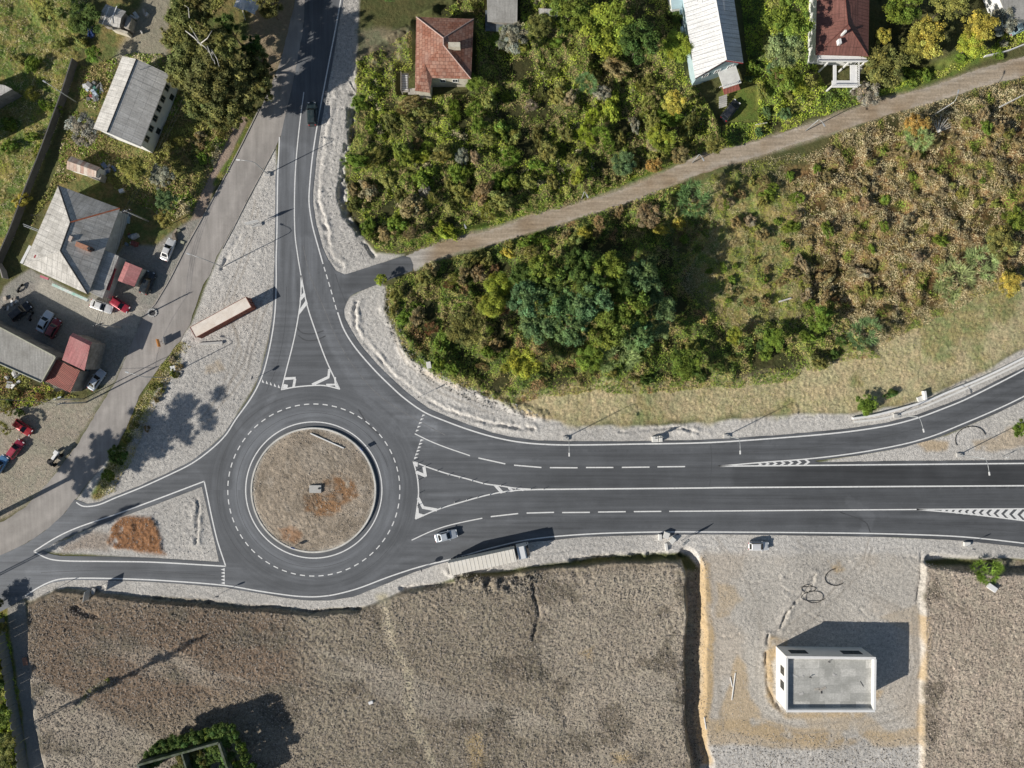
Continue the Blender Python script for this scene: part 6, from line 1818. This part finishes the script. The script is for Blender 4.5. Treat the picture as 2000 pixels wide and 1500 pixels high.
# ---- long container standing on the gravel
cm = simple('rust_red_container', (.30, .10, .07), .75, .25, 1.2, c2=(.20, .08, .06)); ctop = simple('dusty_container_roof', (.88, .80, .72), .85, .1, .7, c2=(.80, .70, .61))
zt = 2.75; q = [P(369.5, 638, zt), P(479, 581, zt), P(490, 599.5, zt), P(386, 659, zt)]
cc = (sum(p[0] for p in q) / 4, sum(p[1] for p in q) / 4); ang = math.atan2(q[1][1] - q[0][1] + q[2][1] - q[3][1], q[1][0] - q[0][0] + q[2][0] - q[3][0])
e = empty('container', (cc[0], cc[1], .02), ang, 'long rust red shipping container with pale dusty roof on the gravel', 'container')
Lc = 12.2; Wc = 2.3
mb = MB(); prev = None
for s in (-1, 1):
    k = 61
    for i in range(k):
        x0_ = -Lc / 2 + .1 + i * (Lc - .2) / k; x1_ = x0_ + (Lc - .2) / k; d0 = .03 if i % 2 else 0
        mb.box(((x0_ + x1_) / 2, s * (Wc / 2 - .05 - d0), 1.42), (x1_ - x0_ + .01, .04, 2.45))
mb.box((-Lc / 2 + .06, 0, 1.42), (.06, Wc - .16, 2.45)); mb.build('side_panel', cm, e)
MB().box((0, 0, 2.70), (Lc - .1, Wc - .1, .08)).build('roof', ctop, e)
mb = MB()
for s in (-1, 1): mb.box((0, s * (Wc / 2 - .04), 2.70), (Lc, .09, .14)).box((0, s * (Wc / 2 - .04), .16), (Lc, .1, .16))
for s in (-1, 1): mb.box((s * (Lc / 2 - .03), 0, 2.70), (.12, Wc, .15)).box((s * (Lc / 2 - .03), 0, .16), (.12, Wc, .18))
mb.build('frame', cm, e)
for s in (-1, 1):
    d = MB().box((Lc / 2 - .01, s * Wc / 4, 1.42), (.06, Wc / 2 - .1, 2.35)).build('door', cm, e); MB().tube([(Lc / 2 + .04, s * .3, .3), (Lc / 2 + .04, s * .3, 2.6)], .02, 6).build('locking_bar', steel_m, d)

# ================================================================= roundabout island
isl = []
a_ = np.linspace(0, 2 * math.pi, 181)[:-1]
rr2 = np.arange(0, 12.01, .2)
A_, B_ = np.meshgrid(rr2, a_, indexing='ij'); ix = CX + A_ * np.cos(B_); iy = CY + A_ * np.sin(B_)
iz = .34 + .30 * (1 - (A_ / 12) ** 2) + .10 * fbm(ix, iy, 1.2, 201, 3) + .14 * fbm(ix, iy, .5, 202, 2) * sstep(12, 11, A_)
th_ = .5 + fbm(ix, iy, 9, 204, 2) * 3
iz += .03 * np.sin(2 * np.pi * (A_ + .6 * ix * np.cos(th_)) / .8) * sstep(0, .1, fbm(ix, iy, 5, 205, 2))
ic = np.zeros(ix.shape + (3,)); ic[:] = (.40, .335, .265)
def ipaint(mask, c_):
    global ic
    ic = ic * (1 - mask[..., None]) + np.array(c_) * mask[..., None]
iwx = ix + 1.6 * fbm(ix, iy, 3, 206, 3); iwy = iy + 1.6 * fbm(ix, iy, 3, 207, 3)
ipaint(sstep(.5, -.5, sdf(iwx, iwy, W([(592,965),(625,960),(640,930),(665,922),(690,940),(700,965),(672,985),(650,1005),(620,1010),(596,995)]))) * .9 * sstep(-.25, .0, fbm(ix, iy, 1.5, 210, 3)), (.29, .16, .08))
ipaint(sstep(.5, -.5, sdf(iwx, iwy, W([(545,1030),(580,1025),(594,1045),(575,1062),(548,1050)]))) * .8, (.36, .20, .11))
ipaint(sstep(.5, -.5, sdf(iwx, iwy, W([(570,870),(680,860),(690,905),(600,930)]))) * .4, (.42, .37, .31))
ipaint(sstep(11.2, 12.0, A_ + 1.2 * fbm(ix, iy, 2, 208, 3)) * .8, (.50, .46, .40))
ic *= (1 + .7 * fbm(ix, iy, 4, 209, 4))[..., None]
iz += .10 * (np.random.default_rng(9).random(ix.shape) - .5)
ipaint(sstep(.05, .2, fbm(ix, iy, 2.5, 211, 4)) * .5, (.24, .20, .155)); ipaint(sstep(.08, .22, fbm(ix, iy, 3.5, 212, 4)) * .4, (.52, .46, .39))
nr, na = ix.shape; idx_ = np.arange(nr * na).reshape(nr, na)
qd = np.stack([idx_[:-1, :], idx_[1:, :], np.roll(idx_, -1, 1)[1:, :], np.roll(idx_, -1, 1)[:-1, :]], -1).reshape(-1, 4)
me_ = np_mesh('roundabout_island', np.stack([ix, iy, iz], -1).reshape(-1, 3), qd, True, attrs={'tone': ic.reshape(-1, 3), 'mixp': np.tile([.8, .8, 0.], (nr * na, 1))})
tag(link('roundabout_island', me_, ground.data.materials[0]), kind='structure')
mb = MB(); nn_ = 120
for k in range(nn_):
    a0, a1_ = 2 * math.pi * k / nn_, 2 * math.pi * (k + 1) / nn_
    def pt(r_, a, z_): return (CX + r_ * math.cos(a), CY + r_ * math.sin(a), z_)
    mb.poly([pt(11.92, a0, .42), pt(12.22, a0, .42), pt(12.22, a1_, .42), pt(11.92, a1_, .42)]); mb.poly([pt(12.22, a0, .42), pt(12.34, a0, -.1), pt(12.34, a1_, -.1), pt(12.22, a1_, .42)])
    mb.poly([pt(11.92, a0, -.1), pt(11.92, a0, .42), pt(11.92, a1_, .42), pt(11.92, a1_, -.1)])
tag(mb.build('roundabout_kerb', simple('kerb_stone', (.66, .64, .60), .85, .2, .5), smooth=False), kind='structure')
mb = MB()
x, y = P(616, 955, .9); e = empty('concrete_plinth', (x, y, .5), 0, 'pale concrete plinth in the middle of the roundabout', 'plinth')
MB().box((0, 0, .25), (2.3, 1.5, .6)).build('block', concrete_m, e, bevel=.05); MB().box((.75, .1, .62), (.35, .3, .16)).build('anchor_plate', dark_m, e); MB().box((-1.2, -.2, .2), (.3, .6, .4)).build('side_block', dark_m, e)


def beam(name, a, b_, w_, h_, mat, label, cat, z=0, group=None):
    p, q_ = P(*a), P(*b_); m_ = mid(p, q_); L = math.hypot(q_[0] - p[0], q_[1] - p[1])
    mb = MB(); rz = math.atan2(q_[1] - p[1], q_[0] - p[0]); mb.box((0, 0, h_ / 2), (L, w_, h_)); o = mb.build(name, mat, None, bevel=min(w_, h_) * .12)
    o.location = (m_[0], m_[1], max(gz(*m_), 0) + z); o.rotation_euler = (0, 0, rz)
    return tag(o, label, cat, group)


o = beam('lamp_pole', (608, 846), (673, 875), .22, .22, white_m, 'pale pole lying on the soil of the roundabout island', 'pole', .42)
beam('concrete_beam', (390, 672), (436, 669), .5, .35, concrete_m, 'pale concrete beam lying on the gravel below the container', 'beam')
beam('pipe', (1436, 1314), (1429, 1367), .16, .16, white_m, 'longer white pipe lying left of the new white building', 'pipe')
beam('pipe', (1426, 1322), (1430, 1341), .16, .16, white_m, 'shorter white pipe lying left of the new white building', 'pipe')
beam('pipe', (1375, 1400), (1379, 1424), .18, .18, white_m, 'short white pipe at the edge of the long ditch', 'pipe')
beam('white_stake', (1571, 204), (1583, 196), .1, .1, white_m, 'small white board lying above the dirt track', 'board') if False else None
beam('fallen_pole', (1519, 590), (1543, 583), .3, .25, pale_m, 'pale fallen pole in the grassy clearing', 'pole', .3)
beam('fallen_tree', (1947, 212), (2010, 180), .25, .25, pale_m, 'pale fallen trunk at the right edge below the dirt track', 'trunk', .3)

# ---- kerb of the old road, barrier, low walls
def strip(name, pts, w_, z0, z1, mat, label=None, cat=None, kind=None, group=None):
    l = smooth_line(W(pts), 1.0); mb = MB(); n = len(l); Lp, Rp = [], []
    for i in range(n):
        a = Vector(l[max(0, i - 1)]); c_ = Vector(l[min(n - 1, i + 1)]); t = (c_ - a).normalized(); nn = Vector((-t.y, t.x)) * w_ / 2
        Lp.append(Vector(l[i]) + nn); Rp.append(Vector(l[i]) - nn)
    for i in range(n - 1):
        a, b_, c_, d = Rp[i], Rp[i + 1], Lp[i + 1], Lp[i]
        mb.poly([(*a, z1), (*b_, z1), (*c_, z1), (*d, z1)]); mb.poly([(*a, z0), (*b_, z0), (*b_, z1), (*a, z1)]); mb.poly([(*c_, z0), (*d, z0), (*d, z1), (*c_, z1)])
    mb.poly([(*Rp[0], z0), (*Rp[0], z1), (*Lp[0], z1), (*Lp[0], z0)]); mb.poly([(*Rp[-1], z0), (*Lp[-1], z0), (*Lp[-1], z1), (*Rp[-1], z1)])
    return tag(mb.build(name, mat), label, cat, group, kind)


kerbm = simple('old_kerb', (.42, .39, .36), .9, .25, 1)
strip('kerb', [(303,594),(332,545),(365,480),(399,419),(459,308),(507,212)], .16, -.1, .14, kerbm, kind='structure')
strip('kerb', [(303,594),(296,602),(280,606),(262,612),(240,618)], .16, -.1, .12, kerbm, kind='structure')
strip('kerb', [(536,292),(515,331),(482,393),(458,441),(434,486)], .14, -.1, .10, kerbm, kind='structure')
strip('concrete_barrier', [(1664,817),(1700,812),(1760,797),(1810,782),(1850,765),(1900,745),(1950,722),(2010,692),(2100,648)], .38, -.2, .62, white_m, 'long white concrete barrier along the outside of the right hand bend', 'barrier')
strip('barrier_footing', [(1668,824),(1720,818),(1760,808),(1800,796),(1850,775),(1900,753),(1960,726),(2010,701),(2100,655)], .42, -.2, .10, simple('white_footing', (.72, .71, .69), .85, .12, .6), 'low white concrete footing strip running beside the barrier', 'footing')
strip('boundary_wall', [(152,122),(132,185),(112,240),(90,300),(62,370),(32,450),(3,515)], .22, -.3, 1.9, simple('panel_wall', (.13, .125, .12), .9, .2, 1), 'long grey boundary wall between the meadow and the sheds', 'wall')
strip('boundary_wall', [(3,515),(12,530),(16,545)], .2, -.3, 1.6, simple('panel_wall_b', (.34, .32, .3), .9, .2, 1), 'short return of the boundary wall left of the workshop', 'wall')
strip('garden_wall', [(1920,112),(1960,103),(2000,88),(2080,60)], .16, -.2, .8, white_m, 'low pale wall above the dirt track at the right edge', 'wall')
# scalloped fence shading the lane at the bottom left: panels with round tops
fm = simple('fence_panel', (.22, .23, .22), .8, .2, 1); k0 = 0
fl = smooth_line(W([(8,1205),(22,1290),(36,1380),(52,1480),(58,1530)]), .5)
for k, i in enumerate(range(0, len(fl) - 4, 3)):
    p, q_ = fl[i], fl[min(i + 3, len(fl) - 1)]; rz = math.atan2(q_[1] - p[1], q_[0] - p[0]); m_ = mid(p, q_); L = math.hypot(q_[0] - p[0], q_[1] - p[1]) * .96
    mb = MB(); pr = [(-L / 2, 0), (L / 2, 0)] + [(L / 2 * math.cos(t), 2.3 + .6 * math.sin(t)) for t in np.linspace(0, math.pi, 9)]
    mb.poly([(x_, -.04, z_) for x_, z_ in pr]); mb.poly([(x_, .04, z_) for x_, z_ in reversed(pr)])
    for j in range(len(pr)):
        a, b_ = pr[j], pr[(j + 1) % len(pr)]; mb.poly([(b_[0], -.04, b_[1]), (a[0], -.04, a[1]), (a[0], .04, a[1]), (b_[0], .04, b_[1])])
    o = mb.build('fence_panel', fm); o.location = (*m_, gz(*m_) - .1); o.rotation_euler = (0, 0, rz); tag(o, 'round topped grey panel of the fence along the lane at the bottom left', 'fence panel', 'round topped fence panels beside the lane')

# ================================================================= street lamps, poles, signs
def lamp(px, py, h, arm, label, base=True, group=None, head=.55):
    x, y = P(px, py); z = gz(x, y); e = empty('street_lamp', (x, y, max(z, 0)), 0, label, 'street lamp', group)
    d = Vector(arm).normalized(); L = Vector(arm).length
    MB().tube([(0, 0, -.2), (0, 0, h * .5), (0, 0, h - .6)], [.10, .085, .06], 8).build('pole', steel_m, e, True)
    pts = [(0, 0, h - .65), (d.x * L * .12, d.y * L * .12, h - .2), (d.x * L * .45, d.y * L * .45, h + .05), (d.x * L, d.y * L, h + .15)]
    MB().tube(pts, [.055, .05, .045, .04], 7).build('arm', steel_m, e, True)
    MB().box((d.x * (L + .25), d.y * (L + .25), h + .16), (.7, .26, .1), math.atan2(d.y, d.x)).build('lamp_head', white_m if base else steel_m, e, bevel=.03)
    if base: MB().box((0, -.1, .1), (1.15, .8, .5)).build('foundation', concrete_m, e, bevel=.04)
    return e


lamp(1105, 855, 8.2, (0, -2.2), 'new street lamp on a concrete foot above the first white lane dashes')
lamp(1419, 851, 8.2, (0, -2.2), 'new street lamp at the north verge where the road begins to fork')
lamp(1750, 811, 8.2, (.5, -2.2), 'new street lamp in front of the white concrete barrier')
lamp(1873, 888, 8.2, (.3, -2.4), 'new street lamp on the gravel inside the road fork')
lamp(523, 340, 8.0, (-2.4, .2), 'street lamp between the old road and the northern road', True)
lamp(435, 521, 8.4, (-2.6, .9), 'street lamp on the grassy edge of the old road beside the gravel', False)
lamp(322, 737, 8.0, (-2.6, .8), 'street lamp in the weedy strip right of the old road', False)
lamp(150, 200, 7.0, (-1.4, .9), 'street lamp behind the grey shed next to the boundary wall', False)
lamp(1573, 256, 6.5, (.6, -1.0), 'street lamp at the garden hedge right of the driveway', False)
lamp(1815, 230, 7.5, (.3, 1.4), 'street lamp beside the orange tree on the south of the dirt track', False)
lamp(1352, 318, 5.5, (.5, -.9), 'small white street lamp above the dirt track in the north thicket', False)
lamp(1136, 388, 5.5, (.4, -.8), 'small white street lamp beside the yellow green bush on the track', False)
lamp(909, 445, 4.0, (.2, -.5), 'short white lamp post among the shrubs by the left of the track', False)
lamp(163, 779, 9.5, (1.2, .4), 'tall pole with small lamp at the corner below the red sheds', False)

wirem = simple('power_wire', (.10, .10, .10), .6, .1, 1)
def upole(px, py, h, label, cross=True):
    x, y = P(px, py); e = empty('utility_pole', (x, y, gz(x, y)), R(20), label, 'utility pole')
    MB().tube([(0, 0, -.3), (0, 0, h)], [.16, .10], 8).build('pole', concrete_m, e, True)
    if cross:
        for k in (0, .5): MB().box((0, 0, h - .3 - k), (1.8, .1, .1)).build('crossarm', dark_m, e)
        for k in (-.8, -.3, .3, .8): MB().cyl((k, 0, h - .18), .05, .16, 6).build('insulator', white_m, e)
    return (x, y, h + gz(x, y) - .15)


pA = upole(290, 432, 8.5, 'concrete utility pole with wires between the workshop and the trees')
pB = upole(-40, 772, 8.0, 'utility pole just beyond the left edge carrying wires'); pC = upole(168, 786, 8.2, 'concrete utility pole beside the old road below the red sheds')
pD = upole(236, 640, 8.0, 'utility pole at the corner of the car park'); pE = upole(460, 100, 9.0, 'utility pole hidden at the big gnarled tree')
for k, (a, b_, s) in enumerate(((pA, pD, -.4), (pA, pD, 0), (pA, pD, .4), (pA, pE, -.3), (pA, pE, .3), (pD, pC, 0), (pB, pC, -.3), (pB, pC, .3), (pA, (*P(60, 420, 5), 5.0), 0))):
    l = [(a[0] + (b_[0] - a[0]) * t + s, a[1] + (b_[1] - a[1]) * t, a[2] + (b_[2] - a[2]) * t - .9 * 4 * t * (1 - t)) for t in np.linspace(0, 1, 9)]
    tag(MB().tube(l, .022, 4).build('power_wire', wirem), 'thin dark power wire strung between the utility poles on the left', 'wire', 'power wires')


def sign(px, py, h, w_, hh, deg, label, posts=1, pm=white_m, shape='box', base=False):
    x, y = P(px, py); e = empty('road_sign', (x, y, max(0, gz(x, y))), R(deg), label, 'road sign')
    for k in range(posts):
        xo = 0 if posts == 1 else (-w_ * .3 + k * w_ * .6); MB().tube([(xo, 0, -.2), (xo, 0, h + hh * .6)], .045, 7).build('post', steel_m, e, True)
    if shape == 'box': MB().box((0, -.07, h + hh / 2), (w_, .05, hh)).build('panel', pm, e)
    elif shape == 'round': MB().cyl((0, -.07, h + hh / 2), hh / 2, .04, 20, axis='y').build('panel', pm, e)
    elif shape == 'diamond': MB().tube([(0, -.09, h + hh / 2), (0, -.05, h + hh / 2)], hh * .6, 4).build('panel', pm, e)
    elif shape == 'tri': MB().tube([(0, -.09, h + hh / 2), (0, -.05, h + hh / 2)], hh * .58, 3).build('panel', pm, e)
    if base: MB().box((0, 0, .1), (w_ * .8, .6, .4)).build('foundation', concrete_m, e)
    return e


bluep = simple('blue_sign_face', (.05, .15, .5), .5, .05, 1); redw = simple('sign_face', (.25, .25, .27), .5, .05, 1)
sign(709, 876, .75, .75, .75, -50, 'small square sign on the right rim of the roundabout island', pm=bluep)
sign(577, 1066, 1.1, .75, .75, -20, 'small square sign on the lower rim of the roundabout island', pm=bluep)
sign(500, 738, 1.9, .8, .8, 70, 'round sign post at the left verge above the give way teeth', pm=redw, shape='round')
sign(826, 1108, 1.5, .8, .9, -70, 'sign post on the south verge left of the lorry', pm=redw, shape='round')
sign(433, 1158, 1.9, .8, .8, 0, 'sign post beside the lower left give way line', pm=redw, shape='round')
sign(108, 1150, 1.9, .9, .9, 20, 'sign post on the verge near the lower left corner of the road', pm=redw, shape='tri')
sign(183, 1156, 1.5, 1.9, 1.9, 80, 'large direction sign on two posts seen edge on south of the lower left road', 2, steel_m, base=True)
sign(502, 440, 2.0, 2.6, 1.6, 14, 'large white direction sign on two posts between the old and the northern road', 2, white_m, base=True)
sign(1283, 853, 1.3, 1.6, 1.3, 10, 'grey sign board at the north verge beside the concrete blocks', 2, steel_m)
sign(1334, 1053, 1.7, 1.6, 1.5, 40, 'grey sign board on two posts behind the concrete blocks at the south verge', 2, steel_m)
sign(1886, 1066, 2.2, .7, .7, 10, 'sign post on the south verge near the right edge', pm=redw, shape='round')
sign(2040, 908, 2.2, .8, .8, 90, 'sign post beyond the right edge of the fork', pm=redw, shape='tri') if False else None
sign(1958, 892, 1.0, .6, .5, 40, 'low marker sign on the gravel at the right edge of the fork', pm=white_m)
sign(820, 775, 1.8, .3, 1.2, 60, 'slim marker post standing in the gravel at the bend', pm=dark_m)
sign(1478, 836, 1.8, .4, .7, 60, 'slim marker post on the gravel right of the second lamp', pm=dark_m) if False else None
# delineator posts round the painted island
dp = [(808,901),(817,905),(832,910),(855,919),(876,928),(898,934),(922,939),(944,944),(979,948),(1008,955),(1037,955),(1062,955),(813,919),(818,937),(819,963),(816,987),(862,992),(888,981),(912,976),(933,971),(957,966),(987,962)]
pm_ = MB(); pm_.tube([(0, 0, 0), (0, 0, .6)], .055, 8); pme = pm_.mesh('post', True); pme.materials.append(dark_m)
bm_ = MB(); bm_.cyl((0, 0, .02), .12, .05, 10); bme = bm_.mesh('foot', True); bme.materials.append(white_m)
for x_, y_ in dp:
    x, y = P(x_, y_); e = empty('delineator_post', (x, y, .03), 0, 'short dark delineator post around the painted triangular island on the right', 'bollard', 'delineator posts around the painted island'); link('post', pme, None, e); link('foot', bme, None, e)
# concrete blocks
def block(px, py, d, deg, label, mat=None, z=0, group=None):
    x, y = P(px, py, d[2]); o = MB().box((0, 0, d[2] / 2), d).build('concrete_block', mat or concrete_m, None, bevel=.04); o.location = (x, y, max(0, gz(x, y)) + z); o.rotation_euler = (0, 0, R(deg)); return tag(o, label, 'concrete block', group)


wb = simple('pale_block', (.74, .73, .70), .85, .1, 1)
block(1280, 858, (1.2, 1.1, .7), 3, 'larger pale concrete block on the edge of the northern carriageway', wb); block(1291, 857, (.6, 1.2, .9), 3, 'narrow pale concrete block right of the larger one at the north edge', wb)
block(1290, 1050, (.6, 1.2, .8), 0, 'pale upright concrete block leftmost in the group at the south verge', wb); block(1302, 1046, (1.1, 1.2, .8), -20, 'tilted pale concrete block second from the left at the south verge', wb)
block(1314, 1056, (.9, 1.2, .7), -40, 'tilted concrete block in the middle of the group at the south verge', wb); block(1302, 1069, (.5, 1.5, .5), 8, 'bluish concrete slab lying below the group at the south verge', wb)
block(838, 713, (.9, 1.3, .7), 10, 'single pale concrete block on the gravel inside the upper bend', wb)
block(1890, 1063, (1.2, .8, .5), 0, 'white concrete block on the south verge near the right edge', wb); block(1933, 1146, (1.8, 1.0, .6), -35, 'bright white concrete block beside the bushy tree in the lower right field', white_m)
block(1808, 772, (.5, 1.7, .9), 8, 'upright white block behind the white barrier', white_m); block(1799, 779, (1.3, 1.0, .4), 20, 'pale rubble block left of the upright white block', wb)
block(726, 1368, (.9, .6, .35), 20, 'small white block alone in the middle of the brown field', white_m); block(337, 719, (1.0, .9, .5), 10, 'white box in the weedy strip beside the gravel', white_m)
block(695, 312, (1.3, .9, .6), 40, 'pale broken slab at the left edge of the north thicket', wb); block(236, 372, (.9, .7, .7), 20, 'small white box behind the workshop in the shade', white_m)
# barricade on the old road
x, y = P(318, 668); e = empty('barricade', (x, y, .01), R(15), 'orange and white barricade board standing on the old road', 'barricade')
om = simple('orange_board', (.65, .28, .08), .6, .1, 1)
MB().box((-.5, -.1, .9), (.22, 1.5, .9)).build('board', om, e); MB().box((.9, .1, 1.1), (.08, 1.2, .9), R(-8)).build('sign_plate', steel_m, e)
MB().tube([(-.4, .1, .5), (.9, .15, .5)], .04, 6).build('rail', steel_m, e); MB().tube([(-.4, -.3, .15), (.9, -.2, .15)], .04, 6).build('rail', steel_m, e)
x, y = P(54, 1289); e = empty('barricade', (x, y, max(0, gz(x, y))), R(10), 'brown wooden trestle at the edge of the lane and the brown field', 'barricade')
MB().box((0, 0, .8), (.9, 1.5, .1)).build('board', brick_m, e)
for a_x in (-.4, .4):
    for b_y in (-.65, .65): MB().tube([(a_x, b_y, 0), (a_x * .7, b_y, .8)], .04, 5).build('leg', dark_m, e)
# manhole ring
x, y = P(298, 611); e = empty('drain_ring', (x, y, 0), 0, 'broken concrete drain ring at the mouth of the car park', 'drain')
mb = MB()
for k in range(14):
    a = 2 * math.pi * k / 14; mb.box((math.cos(a) * .8, math.sin(a) * .7, .06), (.4, .28, .16 + .05 * (k % 3)), a + 1.2)
mb.build('ring', concrete_m, e); MB().cyl((0, 0, .02), .55, .06, 16).build('cover', dark_m, e)
# hose coils and cables
hose = simple('black_hose', (.03, .03, .03), .7, .1, 1)
def coil(cx_, cy_, r, turns, label, start=0, rad=.05):
    l = []
    for t in np.linspace(0, turns * 2 * math.pi, int(turns * 28)):
        x, y = P(cx_ + (r + 1.2 * t) * math.cos(t + start) * (1 + .1 * math.sin(t)), cy_ - (r - .6 * t) * math.sin(t + start)); l.append((x, y, max(0, gz(x, y)) + .07))
    return tag(MB().tube(l, rad, 6).build('hose', hose, None, True), label, 'hose')


coil(1632, 1128, 17, .62, 'large arc of black hose near the tan heap north of the white building', 1.6, .07); coil(1578, 1150, 9, 1.3, 'small coil of black hose above the scratched trench', .5)
coil(1590, 1165, 14, 1.6, 'double coil of black hose beside the scratched trench', 2.0, .045); coil(1898, 860, 28, .5, 'wide arc of black cable on the gravel inside the road fork', .4, .06)
x, y = P(120, 52); tag(MB().cyl((0, 0, .5), .01, .01).build('x', hose), 'x', 'x') if False else None
# blue tarp heap, tarp tent, junk pile
x, y = P(178, 62); o = link('tarpaulin', BUSH[0].copy(), None); o.data.materials[0] = simple('blue_tarp', (.05, .10, .28), .4, .4, 2); o.location = (x, y, gz(x, y)); o.scale = (.7, 1.3, .8); tag(o, 'crumpled blue tarpaulin heap left of the hut', 'tarpaulin')
tent = simple('white_tarp', (.80, .84, .90), .7, .12, 1.5)
x, y = P(482, 2, 2); e = empty('tarp_shelter', (x, y, 0), R(-20), 'white tarpaulin shelter cut by the top edge', 'shelter')
mb = MB()
for i in range(8):
    for j in range(6):
        f = lambda a, b_: (-2.2 + a * .55, -1.8 + b_ * .6, 2.0 + .22 * math.sin(a * 1.7 + b_) + .2 * math.cos(b_ * 1.9 - a) - .03 * (a - 4) ** 2)
        mb.poly([f(i, j), f(i + 1, j), f(i + 1, j + 1), f(i, j + 1)])
mb.build('canopy', tent, e)
for a, b_ in ((-2, -1.6), (2, -1.6), (2, 1.6), (-2, 1.6)): MB().tube([(a, b_, 0), (a, b_, 1.9)], .05, 6).build('post', wood_m, e)
jr = random.Random(5)
for (jx, jy, r, n, lbl, cols) in ((262, 470, 12, 7, 'crate or barrel in the shade between workshop and kiosk', [(.25,.3,.35), (.6,.6,.58), (.3,.1,.08)]), (270, 45, 20, 8, 'timber and rubbish lying by the hut', [(.45,.4,.33), (.2,.2,.2), (.7,.68,.65)]), (215, 330, 12, 6, 'junk between the rusty shed and the olive tree', [(.5,.48,.45), (.15,.2,.3)]), (345, 462, 12, 5, 'planter or board beside the white parked car', [(.4,.4,.3), (.3,.25,.2)]), (185, 178, 16, 16, 'piece of scrap in the junk pile behind the grey shed', [(.7,.7,.7), (.1,.25,.2), (.35,.08,.07), (.5,.6,.7), (.2,.2,.2)]), (22, 590, 14, 8, 'piece of scrap at the left end of the car park', [(.7,.7,.7), (.2,.2,.2), (.4,.35,.3)]),
                              (28, 742, 12, 10, 'lump in the rubbish heap behind the red sheds', [(.75,.75,.74), (.55,.55,.55)]), (250, 425, 10, 5, 'box stacked in the yard right of the workshop', [(.5,.6,.65), (.25,.27,.3)]), (345, 30, 12, 7, 'scrap board near the top edge by the gnarled tree', [(.6,.5,.42), (.7,.66,.6)])):
    for k in range(n):
        px, py = jx + jr.uniform(-r, r), jy + jr.uniform(-r, r); x, y = P(px, py); d = (jr.uniform(.3, 1.5), jr.uniform(.2, .9), jr.uniform(.2, .8))
        cc_ = jr.choice(cols); nm = 'scrap_' + str(cols.index(cc_)) + str(jx); mt = bpy.data.materials.get(nm) or simple(nm, cc_, .7, .3, 2)
        o = MB().box((0, 0, d[2] / 2), d).build('scrap', mt, None, bevel=.03); o.location = (x, y, gz(x, y)); o.rotation_euler = (R(jr.uniform(-15, 15)), R(jr.uniform(-15, 15)), jr.uniform(0, 3)); tag(o, lbl, 'scrap', lbl.replace('piece of ', '').replace('lump in ', ''))
# dry white branches by the dirt road lamp
e = empty('dead_branches', (*P(1842, 250), gz(*P(1842, 250))), 0, 'pile of bare white branches beside the orange tree and the dirt track', 'branches')
for k in range(9):
    a = R(20 + k * 14); L = jr.uniform(1.6, 3.6)
    MB().tube([(-1.6, -1.2, .3), (-1.6 + math.cos(a) * L * .5, -1.2 + math.sin(a) * L * .5, .9), (-1.6 + math.cos(a) * L, -1.2 + math.sin(a) * L, 1.5)], [.09, .06, .03], 5).build('branch', pale_m, e)
# cellar steps / wooden poles etc. around the thicket
for k, (a, b_, lb_) in enumerate((((680, 160), (699, 192), 'long pale stick lying across the trench east of the northern road'), ((1472, 247), (1495, 243), 'pale plank on the grass below the black car'), ((468, 0), (480, 40), 'grey hose line on the grass at the top left of the northern road'))):
    beam('plank', a, b_, .12, .12, pale_m, lb_, 'plank', .1)
# small stones on the roundabout island
r_ = np.random.default_rng(77); n_ = 2600; ra = 11.6 * np.sqrt(r_.random(n_)); th2 = r_.random(n_) * 2 * math.pi
sx_ = CX + ra * np.cos(th2); sy_ = CY + ra * np.sin(th2); sz_ = .34 + .30 * (1 - (ra / 12) ** 2); ss_ = .04 + .12 * r_.random(n_) ** 3
b8 = np.array([[1,0,0],[0,1,0],[-1,0,0],[0,-1,0],[0,0,.9]], float)
v_ = b8[None] * ss_[:, None, None] * r_.uniform(.6, 1.2, (n_, 5, 1)) + np.stack([sx_, sy_, sz_], -1)[:, None, :]
f_ = np.array([[0,1,4],[1,2,4],[2,3,4],[3,0,4]])[None] + (np.arange(n_) * 5)[:, None, None]
me_ = np_mesh('rubble', v_.reshape(-1, 3), f_.reshape(-1, 3), attrs={'tone': np.repeat(np.array([[.5, .44, .37]]) * r_.uniform(.3, 1.4, (n_, 1)), 5, 0)}); me_.materials.append(stone_m)
tag(link('rubble', me_), 'small stones strewn over the roundabout island', 'stones', kind='stuff')
# ================================================================= camera, sun and sky
cam = bpy.data.cameras.new('camera'); cam.sensor_width = 36; cam.lens = 36 * H / 200.0; cam.clip_end = 5000; cam.clip_start = 1
co_ = bpy.data.objects.new('camera', cam); col.objects.link(co_); co_.location = (0, 0, H); co_.rotation_euler = (0, 0, 0)
scene.camera = co_
ELEV = R(27.9); sd = Vector((0.892, 0.452, 0)).normalized()
dirv = Vector((sd.x * math.cos(ELEV), sd.y * math.cos(ELEV), -math.sin(ELEV)))
sl = bpy.data.lights.new('sun', 'SUN'); sl.energy = 5.0; sl.angle = R(0.5); sl.color = (1.0, 0.945, 0.85)
so = bpy.data.objects.new('sun', sl); col.objects.link(so); so.rotation_euler = (-dirv).to_track_quat('Z', 'Y').to_euler()
so.location = (-80, -40, 60)
w = bpy.data.worlds.new('World'); scene.world = w; w.use_nodes = True
nt = w.node_tree; bg = nt.nodes['Background']
sky = nt.nodes.new('ShaderNodeTexSky'); sky.sky_type = 'NISHITA'; sky.sun_disc = False
sky.sun_elevation = ELEV; sky.sun_rotation = math.atan2(-sd.x, -sd.y); sky.altitude = 100; sky.air_density = 1.2; sky.dust_density = 1.0
nt.links.new(sky.outputs[0], bg.inputs['Color']); bg.inputs['Strength'].default_value = 0.058
scene.view_settings.view_transform = 'Standard'; scene.view_settings.look = 'None'; scene.view_settings.exposure = 0; scene.view_settings.gamma = 1
